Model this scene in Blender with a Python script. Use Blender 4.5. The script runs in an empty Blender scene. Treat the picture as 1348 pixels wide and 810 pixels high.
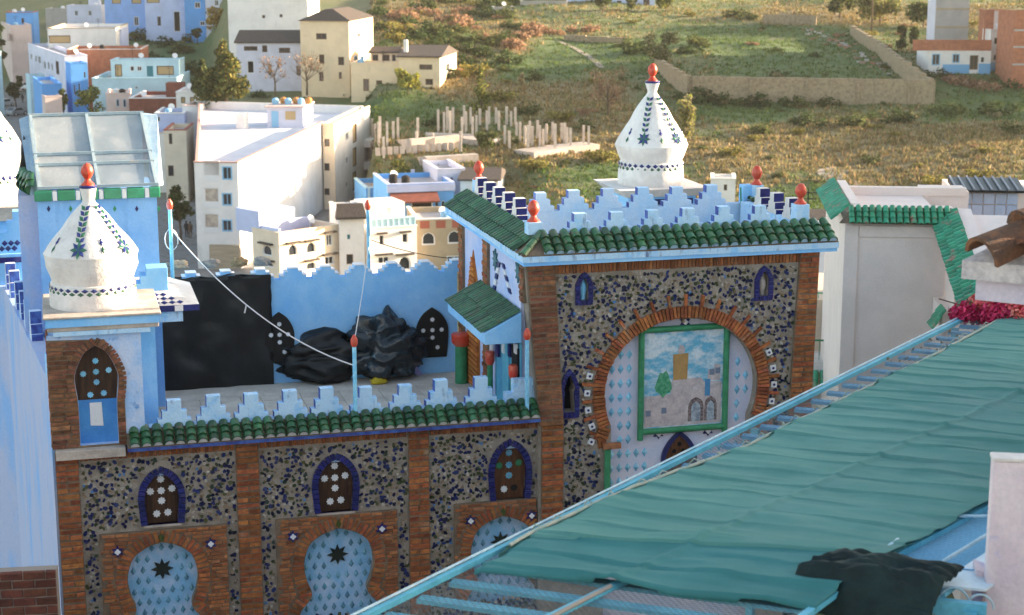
import bpy, bmesh, math, random
import numpy as np
from mathutils import Vector, Matrix
from mathutils.geometry import tessellate_polygon

random.seed(7); RNG = np.random.default_rng(7)
R = math.radians
sc = bpy.context.scene
col = sc.collection

# ---------------------------------------------------------------- camera, sky, sun
F = 2250.0; PITCH = R(12.0); CZ = 40.0           # focal length in photo pixels (1348 wide)
CAM = Vector((0, 0, CZ))
cd = bpy.data.cameras.new('camera'); cam = bpy.data.objects.new('camera', cd); col.objects.link(cam)
cam.location = CAM; cam.rotation_euler = (R(90) - PITCH, 0, 0)
cd.sensor_width = 36; cd.lens = F / 1348 * 36; cd.clip_end = 3000; cd.clip_start = .1
cd.dof.use_dof = True; cd.dof.focus_distance = 22.5; cd.dof.aperture_fstop = 2.8
sc.camera = cam
SUN_AZ, SUN_EL = R(74), R(11.5)                  # clockwise from +Y (the view direction)
w = bpy.data.worlds.new('World'); sc.world = w; w.use_nodes = True
nt = w.node_tree; nt.nodes.clear()
sky = nt.nodes.new('ShaderNodeTexSky'); sky.sky_type = 'NISHITA'; sky.sun_disc = False
sky.sun_elevation = SUN_EL; sky.sun_rotation = SUN_AZ; sky.altitude = 600; sky.air_density = 1.0; sky.dust_density = 2.5; sky.ozone_density = 1.2
bg = nt.nodes.new('ShaderNodeBackground'); bg.inputs[1].default_value = .15
ow = nt.nodes.new('ShaderNodeOutputWorld')
nt.links.new(sky.outputs[0], bg.inputs[0]); nt.links.new(bg.outputs[0], ow.inputs[0])
sd = bpy.data.lights.new('sun', 'SUN'); sun = bpy.data.objects.new('sun', sd); col.objects.link(sun)
sd.energy = 5.0; sd.angle = R(.5); sd.color = (1, .89, .76)
SUNV = Vector((math.sin(SUN_AZ) * math.cos(SUN_EL), math.cos(SUN_AZ) * math.cos(SUN_EL), math.sin(SUN_EL)))
sun.rotation_euler = SUNV.to_track_quat('Z', 'Y').to_euler(); sun.location = (60, 20, 90)
sc.view_settings.view_transform = 'Standard'; sc.view_settings.look = 'None'
sc.view_settings.gamma = 1; sc.view_settings.use_curve_mapping = False
sc.view_settings.exposure = 2.1
sc.view_settings.use_white_balance = True; sc.view_settings.white_balance_temperature = 8200; sc.view_settings.white_balance_tint = 10
sc.render.engine = 'CYCLES'

# ---------------------------------------------------------------- pixel -> point
CP, SP = math.cos(PITCH), math.sin(PITCH)
def ray(x, y):
    u = (x - 674) / F; v = (405 - y) / F
    return Vector((u, CP + v * SP, -SP + v * CP))
def PY(x, y, Y): r = ray(x, y); return CAM + r * (Y / r.y)
def PZ(x, y, z): r = ray(x, y); return CAM + r * ((z - CZ) / r.z)
def to_px(p):
    q = Vector(p) - CAM; f = q.y * CP - q.z * SP; v = q.y * SP + q.z * CP
    return 674 + F * q.x / f, 405 - F * v / f
class Frame:
    """a vertical wall: local x along it (to the right seen from outside), y inwards, z up"""
    def __init__(s, O, a):
        s.O = Vector(O); s.a = a
        s.x = Vector((math.cos(a), math.sin(a), 0)); s.y = Vector((-math.sin(a), math.cos(a), 0))
        s.M = Matrix(((s.x.x, s.y.x, 0, s.O.x), (s.x.y, s.y.y, 0, s.O.y), (0, 0, 1, s.O.z), (0, 0, 0, 1)))
    def hit(s, x, y, d=0.0):
        r = ray(x, y); n = s.y
        t = (s.O + n * d - CAM).dot(n) / r.dot(n); p = CAM + r * t - s.O
        return p.dot(s.x), p.z
    def W(s, u, d, w): return s.O + s.x * u + s.y * d + Vector((0, 0, w))
    def loc(s, p):
        q = Vector(p) - s.O; return q.dot(s.x), q.dot(s.y), q.z
    def side_right(s, u): return Frame(s.W(u, 0, 0), s.a + R(90))
    def side_left(s, u): return Frame(s.W(u, 0, 0), s.a - R(90))   # local x grows towards the front
WORLD = Frame((0, 0, 0), 0)

# ---------------------------------------------------------------- materials
MATS = {}
def mat(name, c, c2=None, scale=3.0, rough=.85, bump=.0, bscale=30.0, mixlo=.4, mixhi=.6, stretch=(1, 1, 1),
        rand=0.0, attr=None, spec=.3, c3=None, scale3=1.0, lo3=.55, hi3=.7, detail=5, metal=0.0, alpha=None, trans=0.0, fine=.08, stretch3=(1, 1, 1)):
    if name in MATS: return MATS[name]
    m = bpy.data.materials.new(name); m.use_nodes = True; t = m.node_tree; N = t.nodes; L = t.links
    b = N['Principled BSDF']; b.inputs['Roughness'].default_value = rough; b.inputs['Metallic'].default_value = metal
    b.inputs['Specular IOR Level'].default_value = spec
    geo = N.new('ShaderNodeNewGeometry')
    def noise(sca, st, det=detail):
        mp = N.new('ShaderNodeMapping'); mp.inputs['Scale'].default_value = st
        L.new(geo.outputs['Position'], mp.inputs[0])
        n = N.new('ShaderNodeTexNoise'); n.inputs['Scale'].default_value = sca; n.inputs['Detail'].default_value = det; n.inputs['Roughness'].default_value = .62
        L.new(mp.outputs[0], n.inputs['Vector']); return n
    def ramp(src, lo, hi):
        r = N.new('ShaderNodeMapRange'); r.inputs[1].default_value = lo; r.inputs[2].default_value = hi
        L.new(src, r.inputs[0]); return r.outputs[0]
    def mix(fac, a, b_, mode='MIX'):
        x = N.new('ShaderNodeMix'); x.data_type = 'RGBA'; x.blend_type = mode
        if isinstance(fac, float): x.inputs[0].default_value = fac
        else: L.new(fac, x.inputs[0])
        for k, v in ((6, a), (7, b_)):
            if isinstance(v, tuple): x.inputs[k].default_value = (*v, 1)
            else: L.new(v, x.inputs[k])
        return x.outputs[2]
    cur = tuple(c)
    if attr:
        an = N.new('ShaderNodeAttribute'); an.attribute_name = attr; cur = an.outputs['Color']
    if c2 is not None: cur = mix(ramp(noise(scale, stretch).outputs[0], mixlo, mixhi), cur, tuple(c2))
    if c3 is not None: cur = mix(ramp(noise(scale3, stretch3).outputs[0], lo3, hi3), cur, tuple(c3))
    if fine:
        hv = N.new('ShaderNodeHueSaturation')
        mr = N.new('ShaderNodeMapRange'); mr.inputs[1].default_value = .3; mr.inputs[2].default_value = .7
        mr.inputs[3].default_value = 1 - fine; mr.inputs[4].default_value = 1 + fine
        L.new(noise(max(bscale, 12), (1, 1, 1), 3).outputs[0], mr.inputs[0]); L.new(mr.outputs[0], hv.inputs['Value'])
        if isinstance(cur, tuple): hv.inputs['Color'].default_value = (*cur, 1)
        else: L.new(cur, hv.inputs['Color'])
        cur = hv.outputs[0]
    if rand:
        oi = N.new('ShaderNodeObjectInfo'); hv = N.new('ShaderNodeHueSaturation')
        mr = N.new('ShaderNodeMapRange'); mr.inputs[3].default_value = 1 - rand; mr.inputs[4].default_value = 1 + rand
        L.new(oi.outputs['Random'], mr.inputs[0]); L.new(mr.outputs[0], hv.inputs['Value'])
        mh = N.new('ShaderNodeMapRange'); mh.inputs[3].default_value = .5 - rand * .03; mh.inputs[4].default_value = .5 + rand * .03
        wn = N.new('ShaderNodeTexWhiteNoise'); wn.noise_dimensions = '1D'; L.new(oi.outputs['Random'], wn.inputs['W'])
        L.new(wn.outputs['Value'], mh.inputs[0]); L.new(mh.outputs[0], hv.inputs['Hue'])
        if isinstance(cur, tuple): hv.inputs['Color'].default_value = (*cur, 1)
        else: L.new(cur, hv.inputs['Color'])
        cur = hv.outputs[0]
    if isinstance(cur, tuple): b.inputs['Base Color'].default_value = (*cur, 1)
    else: L.new(cur, b.inputs['Base Color'])
    if bump:
        bp = N.new('ShaderNodeBump'); bp.inputs['Strength'].default_value = bump; bp.inputs['Distance'].default_value = .02
        L.new(noise(bscale, (1, 1, 1), 6).outputs[0], bp.inputs['Height']); L.new(bp.outputs[0], b.inputs['Normal'])
    if alpha is not None: b.inputs['Alpha'].default_value = alpha
    if trans: b.inputs['Transmission Weight'].default_value = trans
    MATS[name] = m; return m

# ---------------------------------------------------------------- mesh builder
class MB:
    def __init__(s): s.V = []; s.F = []; s.C = []
    def add(s, V, Fc, c=None):
        o = len(s.V); s.V += [tuple(v) for v in V]; s.F += [tuple(i + o for i in f) for f in Fc]; s.C += [c] * len(Fc); return s
    def box(s, x0, x1, y0, y1, z0, z1, c=None):
        V = [(x0, y0, z0), (x1, y0, z0), (x1, y1, z0), (x0, y1, z0), (x0, y0, z1), (x1, y0, z1), (x1, y1, z1), (x0, y1, z1)]
        return s.add(V, [(0, 3, 2, 1), (4, 5, 6, 7), (0, 1, 5, 4), (1, 2, 6, 5), (2, 3, 7, 6), (3, 0, 4, 7)], c)
    def hexa(s, P, c=None):     # eight corners: bottom four then top four, counter-clockwise from above
        return s.add(P, [(0, 3, 2, 1), (4, 5, 6, 7), (0, 1, 5, 4), (1, 2, 6, 5), (2, 3, 7, 6), (3, 0, 4, 7)], c)
    def prism(s, pts, y0, y1, holes=(), c=None):
        """outline in (x, z), from y0 (outside) to y1"""
        loops = [list(pts)] + [list(h) for h in holes]
        tri = tessellate_polygon([[Vector((p[0], p[1], 0)) for p in l] for l in loops])
        flat = [p for l in loops for p in l]; n = len(flat)
        V = [(p[0], y0, p[1]) for p in flat] + [(p[0], y1, p[1]) for p in flat]
        Fc = []
        for t in tri:
            a, b, d = (flat[i] for i in t)
            ar = (b[0] - a[0]) * (d[1] - a[1]) - (b[1] - a[1]) * (d[0] - a[0])
            if abs(ar) < 1e-12: continue
            t = tuple(t) if ar > 0 else (t[0], t[2], t[1])
            Fc.append(t); Fc.append(tuple(i + n for i in reversed(t)))
        o = 0
        for k, l in enumerate(loops):
            m = len(l); A = sum(l[i][0] * l[(i + 1) % m][1] - l[(i + 1) % m][0] * l[i][1] for i in range(m))
            for i in range(m):
                j = (i + 1) % m; q = (o + i, o + j, o + j + n, o + i + n)
                flip = (A > 0) == (k == 0)
                Fc.append(tuple(reversed(q)) if flip else q)
            o += m
        return s.add(V, Fc, c)
    def lathe(s, prof, n=32, cx=0, cy=0, c=None):
        V = []; Fc = []
        for r, z in prof:
            for k in range(n):
                a = 2 * math.pi * k / n; V.append((cx + r * math.cos(a), cy + r * math.sin(a), z))
        for i in range(len(prof) - 1):
            for k in range(n):
                j = (k + 1) % n; Fc.append((i * n + k, i * n + j, (i + 1) * n + j, (i + 1) * n + k))
        Fc.append(tuple(range(n - 1, -1, -1))); Fc.append(tuple((len(prof) - 1) * n + k for k in range(n)))
        return s.add(V, Fc, c)
    def tube(s, pts, r, n=8, c=None):
        pts = [Vector(p) for p in pts]; rs = r if isinstance(r, (list, tuple)) else [r] * len(pts)
        V = []; Fc = []
        for i, p in enumerate(pts):
            d = (pts[min(i + 1, len(pts) - 1)] - pts[max(i - 1, 0)]).normalized()
            a = Vector((0, 0, 1)) if abs(d.z) < .9 else Vector((1, 0, 0))
            e1 = d.cross(a).normalized(); e2 = d.cross(e1)
            for k in range(n):
                t = 2 * math.pi * k / n; V.append(p + (e1 * math.cos(t) + e2 * math.sin(t)) * rs[i])
        for i in range(len(pts) - 1):
            for k in range(n):
                j = (k + 1) % n; Fc.append((i * n + k, i * n + j, (i + 1) * n + j, (i + 1) * n + k))
        Fc.append(tuple(range(n - 1, -1, -1))); Fc.append(tuple((len(pts) - 1) * n + k for k in range(n)))
        return s.add(V, Fc, c)
    def bar(s, p0, p1, w_, h_, c=None):
        p0, p1 = Vector(p0), Vector(p1); d = (p1 - p0).normalized()
        up = Vector((0, 0, 1)) if abs(d.z) < .95 else Vector((0, 1, 0))
        x = d.cross(up).normalized(); z = x.cross(d)
        P = [p + x * sx * w_ / 2 + z * sz * h_ / 2 for p in (p0, p1) for sz in (-1, 1) for sx in (-1, 1)]
        return s.add(P, [(0, 1, 3, 2), (4, 6, 7, 5), (0, 4, 5, 1), (2, 3, 7, 6), (0, 2, 6, 4), (1, 5, 7, 3)], c)
    def grid(s, nx, ny, fn, c=None, thick=None):
        V = [fn(i / nx, j / ny) for j in range(ny + 1) for i in range(nx + 1)]
        Fc = [(j * (nx + 1) + i, j * (nx + 1) + i + 1, (j + 1) * (nx + 1) + i + 1, (j + 1) * (nx + 1) + i) for j in range(ny) for i in range(nx)]
        return s.add(V, Fc, c)

MW = {}
def mesh_of(mb, m, bevel=0, smooth=False, center=True, name='m'):
    V = np.array(mb.V, dtype=float); c = np.zeros(3)
    if center and len(V): c = (V.min(0) + V.max(0)) / 2
    me = bpy.data.meshes.new(name); me.from_pydata((V - c).tolist(), [], mb.F)
    if any(x is not None for x in mb.C):
        at = me.attributes.new('Col', 'FLOAT_COLOR', 'FACE')
        at.data.foreach_set('color', np.array([(*(x or (.5, .5, .5)), 1) for x in mb.C], dtype=np.float32).ravel())
    if bevel:
        bm = bmesh.new(); bm.from_mesh(me)
        bmesh.ops.remove_doubles(bm, verts=bm.verts, dist=1e-5)
        ed = [e for e in bm.edges if len(e.link_faces) == 2 and e.calc_face_angle(0) > .5]
        bmesh.ops.bevel(bm, geom=ed, offset=bevel, segments=2, affect='EDGES', profile=.6)
        bm.to_mesh(me); bm.free()
    if smooth:
        me.shade_smooth()
        if smooth != 'all': me.set_sharp_from_angle(angle=R(40))
    if m: me.materials.append(m)
    return me, Vector(c)
def place(name, me, M, parent=None):
    o = bpy.data.objects.new(name, me); col.objects.link(o)
    if parent is not None:
        o.parent = parent; o.matrix_parent_inverse = MW[parent.name].inverted()
    o.matrix_basis = M; MW[o.name] = M.copy(); return o
def obj(name, mb, m, parent=None, fr=WORLD, bevel=0, smooth=False, label=None, kind=None):
    me, c = mesh_of(mb, m, bevel, smooth, name=name)
    o = place(name, me, fr.M @ Matrix.Translation(c), parent)
    if label: o['label'] = label
    if kind: o['kind'] = kind
    return o
def tag(o, label, cat, group=None):
    o['label'] = label; o['category'] = cat
    if group: o['group'] = group
    return o
def thing(name, label, cat, loc, rz=0, group=None):
    return tag(place(name, None, Matrix.Translation(Vector(loc)) @ Matrix.Rotation(rz, 4, 'Z')), label, cat, group)

# ---------------------------------------------------------------- outlines
def catmull(P, n=6):
    out = []
    for i in range(len(P) - 1):
        p0 = P[max(i - 1, 0)]; p1 = P[i]; p2 = P[i + 1]; p3 = P[min(i + 2, len(P) - 1)]
        for k in range(n):
            t = k / n
            out.append(tuple(.5 * (2 * p1[j] + (p2[j] - p0[j]) * t + (2 * p0[j] - 5 * p1[j] + 4 * p2[j] - p3[j]) * t * t + (3 * p1[j] - p0[j] - 3 * p2[j] + p3[j]) * t ** 3) for j in range(len(p1))))
    out.append(tuple(P[-1])); return out
def arch(cx, prof, n=5):
    """symmetric outline from a half profile (half width, height) listed from the bottom to the apex"""
    h = catmull(prof, n)
    right = [(cx + a, b) for a, b in h]; left = [(cx - a, b) for a, b in reversed(h[:-1])]
    return right + left
def inside(poly, x, y):
    r = False; n = len(poly)
    for i in range(n):
        x1, y1 = poly[i]; x2, y2 = poly[i - 1]
        if (y1 > y) != (y2 > y) and x < (x2 - x1) * (y - y1) / (y2 - y1) + x1: r = not r
    return r
def grow(poly, d):
    """push a counter-clockwise outline outwards"""
    out = []; n = len(poly)
    for i in range(n):
        a, b, c_ = poly[i - 1], poly[i], poly[(i + 1) % n]
        e1 = Vector((b[0] - a[0], b[1] - a[1])); e2 = Vector((c_[0] - b[0], c_[1] - b[1]))
        if e1.length < 1e-9: e1 = e2
        if e2.length < 1e-9: e2 = e1
        n1 = Vector((e1.y, -e1.x)).normalized(); n2 = Vector((e2.y, -e2.x)).normalized(); m = n1 + n2
        m = m / max(m.dot(n1), .35) if m.length > 1e-6 else n1
        out.append((b[0] + m.x * d, b[1] + m.y * d))
    return out
def star(cx, cz, r, n=6, k=.5, rot=90):
    return [(cx + (r if i % 2 == 0 else r * k) * math.cos(R(rot + 180 * i / n)), cz + (r if i % 2 == 0 else r * k) * math.sin(R(rot + 180 * i / n))) for i in range(2 * n)]
# ---------------------------------------------------------------- materials used in many places
m_mortar = mat('mosaic mortar', (.35, .30, .255), (.25, .21, .175), scale=4, rough=.95, bump=.5, bscale=60, fine=.2)
m_joint = mat('brick mortar', (.23, .155, .105), (.15, .11, .08), scale=6, rough=.95, bump=.5, bscale=70, fine=.2)
m_brick = mat('orange brick', (.40, .13, .048), (.25, .075, .035), scale=14, rough=.9, bump=.5, bscale=90, rand=.35, fine=.22, c3=(.33, .22, .15), scale3=5, lo3=.58, hi3=.75)
m_brick_old = mat('weathered brick', (.30, .115, .06), (.15, .065, .04), scale=9, rough=.92, bump=.6, bscale=80, rand=.4, fine=.25)
m_brick_a = mat('brick fill', (.3, .1, .05), attr='Col', scale=9, c2=(.20, .08, .04), mixlo=.45, mixhi=.75, rough=.9, bump=.5, bscale=90, fine=.2)
m_shard = mat('mosaic shards', (.1, .1, .1), attr='Col', rough=.55, spec=.3, fine=.2, bscale=60, bump=.15)
m_navy = mat('navy glaze', (.007, .012, .10), (.016, .022, .15), scale=8, rough=.3, spec=.5, rand=.25, fine=.12, bscale=50, bump=.1)
m_green = mat('green glaze', (.012, .078, .034), (.03, .125, .055), scale=12, rough=.36, spec=.5, rand=.42, c3=(.10, .075, .045), scale3=14, lo3=.54, hi3=.68, fine=.2, bscale=60, bump=.2)
m_green2 = mat('bright green glaze', (.01, .22, .11), (.02, .30, .16), scale=5, rough=.35, spec=.5, rand=.2, c3=(.36, .17, .12), scale3=4.5, lo3=.58, hi3=.68, fine=.15, bscale=60, bump=.1)
m_lav = mat('lavender limewash', (.50, .64, .82), (.28, .56, .85), scale=1.6, rough=.9, bump=.25, bscale=45, mixlo=.5, mixhi=.7, c3=(.66, .64, .66), scale3=2.3, lo3=.5, hi3=.7, fine=.06)
m_blue = mat('sky blue limewash', (.17, .50, .86), (.30, .60, .88), scale=1.1, rough=.9, bump=.22, bscale=40, c3=(.14, .42, .82), scale3=.7, lo3=.5, hi3=.75, fine=.05)
m_merlon = mat('merlon limewash', (.45, .67, .87), (.24, .55, .86), scale=5, rough=.9, bump=.35, bscale=50, mixlo=.5, mixhi=.68, c3=(.13, .17, .30), scale3=9, lo3=.57, hi3=.74, stretch3=(1, 1, .35), fine=.08)
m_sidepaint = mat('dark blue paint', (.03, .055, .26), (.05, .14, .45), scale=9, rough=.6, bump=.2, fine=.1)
m_wallW = mat('streaked lilac limewash', (.45, .50, .68), (.25, .46, .78), scale=1.6, rough=.9, bump=.4, bscale=25, stretch=(1, 1, .4), mixlo=.48, mixhi=.66, c3=(.24, .40, .74), scale3=1.2, lo3=.62, hi3=.72, stretch3=(1, 1, .4), fine=.06)
m_white = mat('chalk white plaster', (.76, .71, .68), (.66, .60, .57), scale=2.5, rough=.9, bump=.7, bscale=14, fine=.05, c3=(.50, .46, .43), scale3=3.5, lo3=.6, hi3=.85, stretch3=(1, 1, .25))
m_slab = mat('worn cream slab', (.52, .44, .38), (.38, .32, .28), scale=3.5, rough=.92, bump=.4, bscale=40, fine=.12)
m_red = mat('red paint', (.62, .045, .022), (.55, .09, .05), scale=10, rough=.42, spec=.5, fine=.1, bscale=40, bump=.1)
m_wood = mat('dark brown wood', (.035, .016, .010), (.075, .032, .016), scale=6, rough=.6, stretch=(5, 5, .5), bump=.2, fine=.15)
m_wood2 = mat('red brown wood', (.13, .05, .022), (.07, .028, .014), scale=6, rough=.6, stretch=(5, 5, .5), bump=.2, fine=.15)
m_cyanpaint = mat('turquoise painted plaster', (.20, .48, .74), (.46, .60, .80), scale=2.6, rough=.85, bump=.3, bscale=40, mixlo=.42, mixhi=.66, fine=.08)
m_dia = mat('light blue glazed relief', (.13, .47, .70), (.24, .58, .76), scale=10, rough=.4, spec=.5, rand=.2, fine=.1)
m_dia2 = mat('deep turquoise glazed relief', (.06, .25, .38), (.12, .34, .46), scale=10, rough=.4, spec=.5, rand=.25, fine=.1)
m_panel = mat('lilac white panel', (.66, .64, .75), (.56, .60, .76), scale=2.2, rough=.9, bump=.25, bscale=40, c3=(.42, .47, .66), scale3=5, lo3=.62, hi3=.8, fine=.06)
m_black = mat('black plastic sheet', (.003, .0035, .004), (.008, .009, .011), scale=3, rough=.4, spec=.45, fine=.2, bump=.25, bscale=14)
m_bluefab = mat('blue plastic sheet', (.06, .30, .72), (.04, .22, .60), scale=4, rough=.5, fine=.1)
m_cyan = mat('cyan metal paint', (.045, .34, .48), (.08, .42, .55), scale=5, rough=.5, spec=.5, bump=.15, fine=.12, c3=(.30, .24, .2), scale3=8, lo3=.70, hi3=.78)
m_cyan2 = mat('blue metal paint', (.05, .31, .56), (.08, .37, .60), scale=5, rough=.5, spec=.5, bump=.15, fine=.12)
m_glass = mat('dusty glass', (.42, .47, .50), (.62, .64, .64), scale=1.6, rough=.22, spec=.8, alpha=.36, fine=.1)
m_floor = mat('terrace floor tile', (.62, .54, .47), (.52, .45, .39), scale=3, rough=.8, rand=.12, fine=.1)
m_flowerR = mat('crimson bracts', (.40, .02, .07), attr='Col', rough=.7, fine=.1)
m_wire = mat('grey wire', (.13, .15, .16), rough=.5, metal=.4)
m_dark = mat('dark interior', (.012, .011, .012), rough=.9)
m_gold = mat('tan paint', (.45, .26, .10), (.38, .22, .09), scale=10, rough=.85, fine=.1)
m_whiteglaze = mat('white glaze', (.72, .72, .74), rough=.35, spec=.5, fine=.06)
m_greenpaint = mat('green enamel paint', (.02, .20, .09), (.03, .26, .13), scale=7, rough=.5, bump=.2, fine=.12, c3=(.09, .22, .15), scale3=12, lo3=.6, hi3=.75)
m_purple = mat('purple paint', (.40, .34, .62), rough=.7)
# ---------------------------------------------------------------- shared pieces
FA = Frame((lambda p: Vector((p.x, p.y, 0)))(PY(440, 570, 22.0)), R(15))
GZ = 28.6                                   # ground level of the alley in front of the facade
f = FA.hit
def fu(x, y=500, d=0): return FA.hit(x, y, d)[0]
def fw(x, y, d=0): return FA.hit(x, y, d)[1]

def chunk_brick(k):
    rr = random.Random(k); mb = MB(); j = lambda a: rr.uniform(-a, a)
    e = .08
    V = [(sx * (.5 + j(.02)), .5, sz * (.5 + j(.05))) for sz in (-1, 1) for sx in (-1, 1)]
    V += [(sx * (.5 + j(.02)), -.3, sz * (.5 + j(.05))) for sz in (-1, 1) for sx in (-1, 1)]
    V += [(sx * (.5 - .035 + j(.02)), -.5 + j(.12), sz * (.5 - e * 1.4 + j(.06))) for sz in (-1, 1) for sx in (-1, 1)]
    mb.add(V, [(8, 9, 11, 10), (4, 5, 9, 8), (5, 7, 11, 9), (7, 6, 10, 11), (6, 4, 8, 10), (0, 1, 5, 4), (1, 3, 7, 5), (3, 2, 6, 7), (2, 0, 4, 6)])
    return mb
BRICKS = {}
def brick_mesh(m):
    if m.name not in BRICKS: BRICKS[m.name] = [mesh_of(chunk_brick(k), m, center=False, name='brick')[0] for k in range(6)]
    return random.choice(BRICKS[m.name])
def brick(parent, fr, u, d, w_, L, H, D=.07, rot=0.0, m=None, name='brick'):
    """centre of the outer face at (u, d, w)"""
    M = fr.M @ Matrix.Translation((u, d + D * .5, w_)) @ Matrix.Rotation(-rot, 4, 'Y') @ Matrix.Diagonal((L, D, H, 1))
    return place(name, brick_mesh(m or m_brick), M, parent)
def brick_into(mb, u, d, w_, L, H, D=.06, rot=0.0):
    V = chunk_brick(random.randrange(9999)); c, s = math.cos(rot), math.sin(rot); t = random.random()
    base = random.choice([(.39, .13, .05), (.33, .105, .043), (.44, .17, .07), (.26, .088, .043), (.35, .14, .07)])
    base = tuple(x * (.75 + .5 * t) for x in base)
    mb.add([(u + x * L * c - z * H * s, d + D * .5 + y * D, w_ + x * L * s + z * H * c) for x, y, z in V.V], V.F, base)
def strip(parent, fr, bottom, top, d, course=.078, m=None, name='brick_pier', depth=.1, brickname='brick', sizes=(1, 2)):
    a0, b0, w0 = bottom; a1, b1, w1 = top
    mb = MB(); mb.prism([(a0, w0), (b0, w0), (b1, w1), (a1, w1)], d, d + depth)
    p = obj(name, mb, m_joint, parent, fr)
    n = max(1, int((w1 - w0) / course)); h = (w1 - w0) / n
    for i in range(n):
        t = (i + .5) / n; a = a0 + (a1 - a0) * t; b = b0 + (b1 - b0) * t; W_ = b - a
        k = sizes[i % len(sizes)] if random.random() > .2 else random.choice(sizes)
        cuts = [0] + sorted((j + random.uniform(-.16, .16)) / k for j in range(1, k)) + [1]
        for c0, c1 in zip(cuts, cuts[1:]):
            brick(p, fr, a + W_ * (c0 + c1) / 2, d - .012 + random.uniform(-.007, .006), w0 + (i + .5) * h + random.uniform(-.005, .005),
                  W_ * (c1 - c0) - .014, h * random.uniform(.72, .86), rot=random.uniform(-.025, .025), m=m, name=brickname)
    return p
def along(poly, step, closed=False):
    """points and directions at even spacing along an outline"""
    P = [Vector(p) for p in poly]
    if closed: P.append(P[0])
    L = [0]
    for a, b in zip(P, P[1:]): L.append(L[-1] + (b - a).length)
    n = max(2, int(round(L[-1] / step))); out = []
    for k in range(n):
        s = (k + .5) * L[-1] / n; i = max(j for j in range(len(L)) if L[j] <= s); i = min(i, len(P) - 2)
        d = (P[i + 1] - P[i]).normalized(); out.append((P[i] + d * (s - L[i]), d))
    return out
def stones(parent, fr, u0, u1, w0, w1, ok, d, step=.054, name='mosaic_stones', seed=1):
    rr = random.Random(seed); mb = MB(); ny = int((w1 - w0) / step); nx = int((u1 - u0) / step)
    for j in range(ny):
        for i in range(nx):
            u = u0 + (i + .5 + (j % 2) * .5 + rr.uniform(-.42, .42)) * step; w_ = w0 + (j + .5 + rr.uniform(-.42, .42)) * step
            if not ok(u, w_) or rr.random() < .06: continue
            t = rr.random()
            if t < .36: c = rr.choice([(.006, .010, .055), (.010, .016, .09), (.007, .009, .03), (.018, .034, .13)]); s = rr.uniform(.022, .040)
            elif t < .58: c = rr.choice([(.035, .05, .02), (.055, .065, .025), (.02, .04, .03), (.08, .08, .03)]); s = rr.uniform(.020, .036)
            elif t < .60: c = (.06, .2, .42); s = rr.uniform(.02, .03)
            else: c = rr.choice([(.32, .25, .185), (.24, .175, .12), (.38, .32, .26), (.17, .12, .08), (.29, .2, .13), (.44, .39, .34)]); s = rr.uniform(.016, .032)
            k = rr.choice([4, 5, 5, 6]); a0 = rr.uniform(0, 6.3); V = []; ex = rr.uniform(.75, 1.35); th = rr.uniform(0, 3.14)
            hgt = rr.uniform(.006, .018); tx, tz = rr.uniform(-.25, .25), rr.uniform(-.25, .25)
            ring = []
            for q in range(k):
                a = a0 + 6.283 * q / k + rr.uniform(-.3, .3); x = s * ex * math.cos(a); z = s / ex * math.sin(a)
                ring.append((x * math.cos(th) - z * math.sin(th), x * math.sin(th) + z * math.cos(th)))
            A = sum(ring[q][0] * ring[(q + 1) % k][1] - ring[(q + 1) % k][0] * ring[q][1] for q in range(k))
            if A < 0: ring.reverse()
            V = [(u + x, d + .004, w_ + z) for x, z in ring] + [(u + x * .82, d - hgt - x * tx - z * tz, w_ + z * .82) for x, z in ring]
            mb.add(V, [tuple(range(k, 2 * k))] + [(q, (q + 1) % k, (q + 1) % k + k, q + k) for q in range(k)], c)
    return obj(name, mb, m_shard, parent, fr, kind='stuff')

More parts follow.
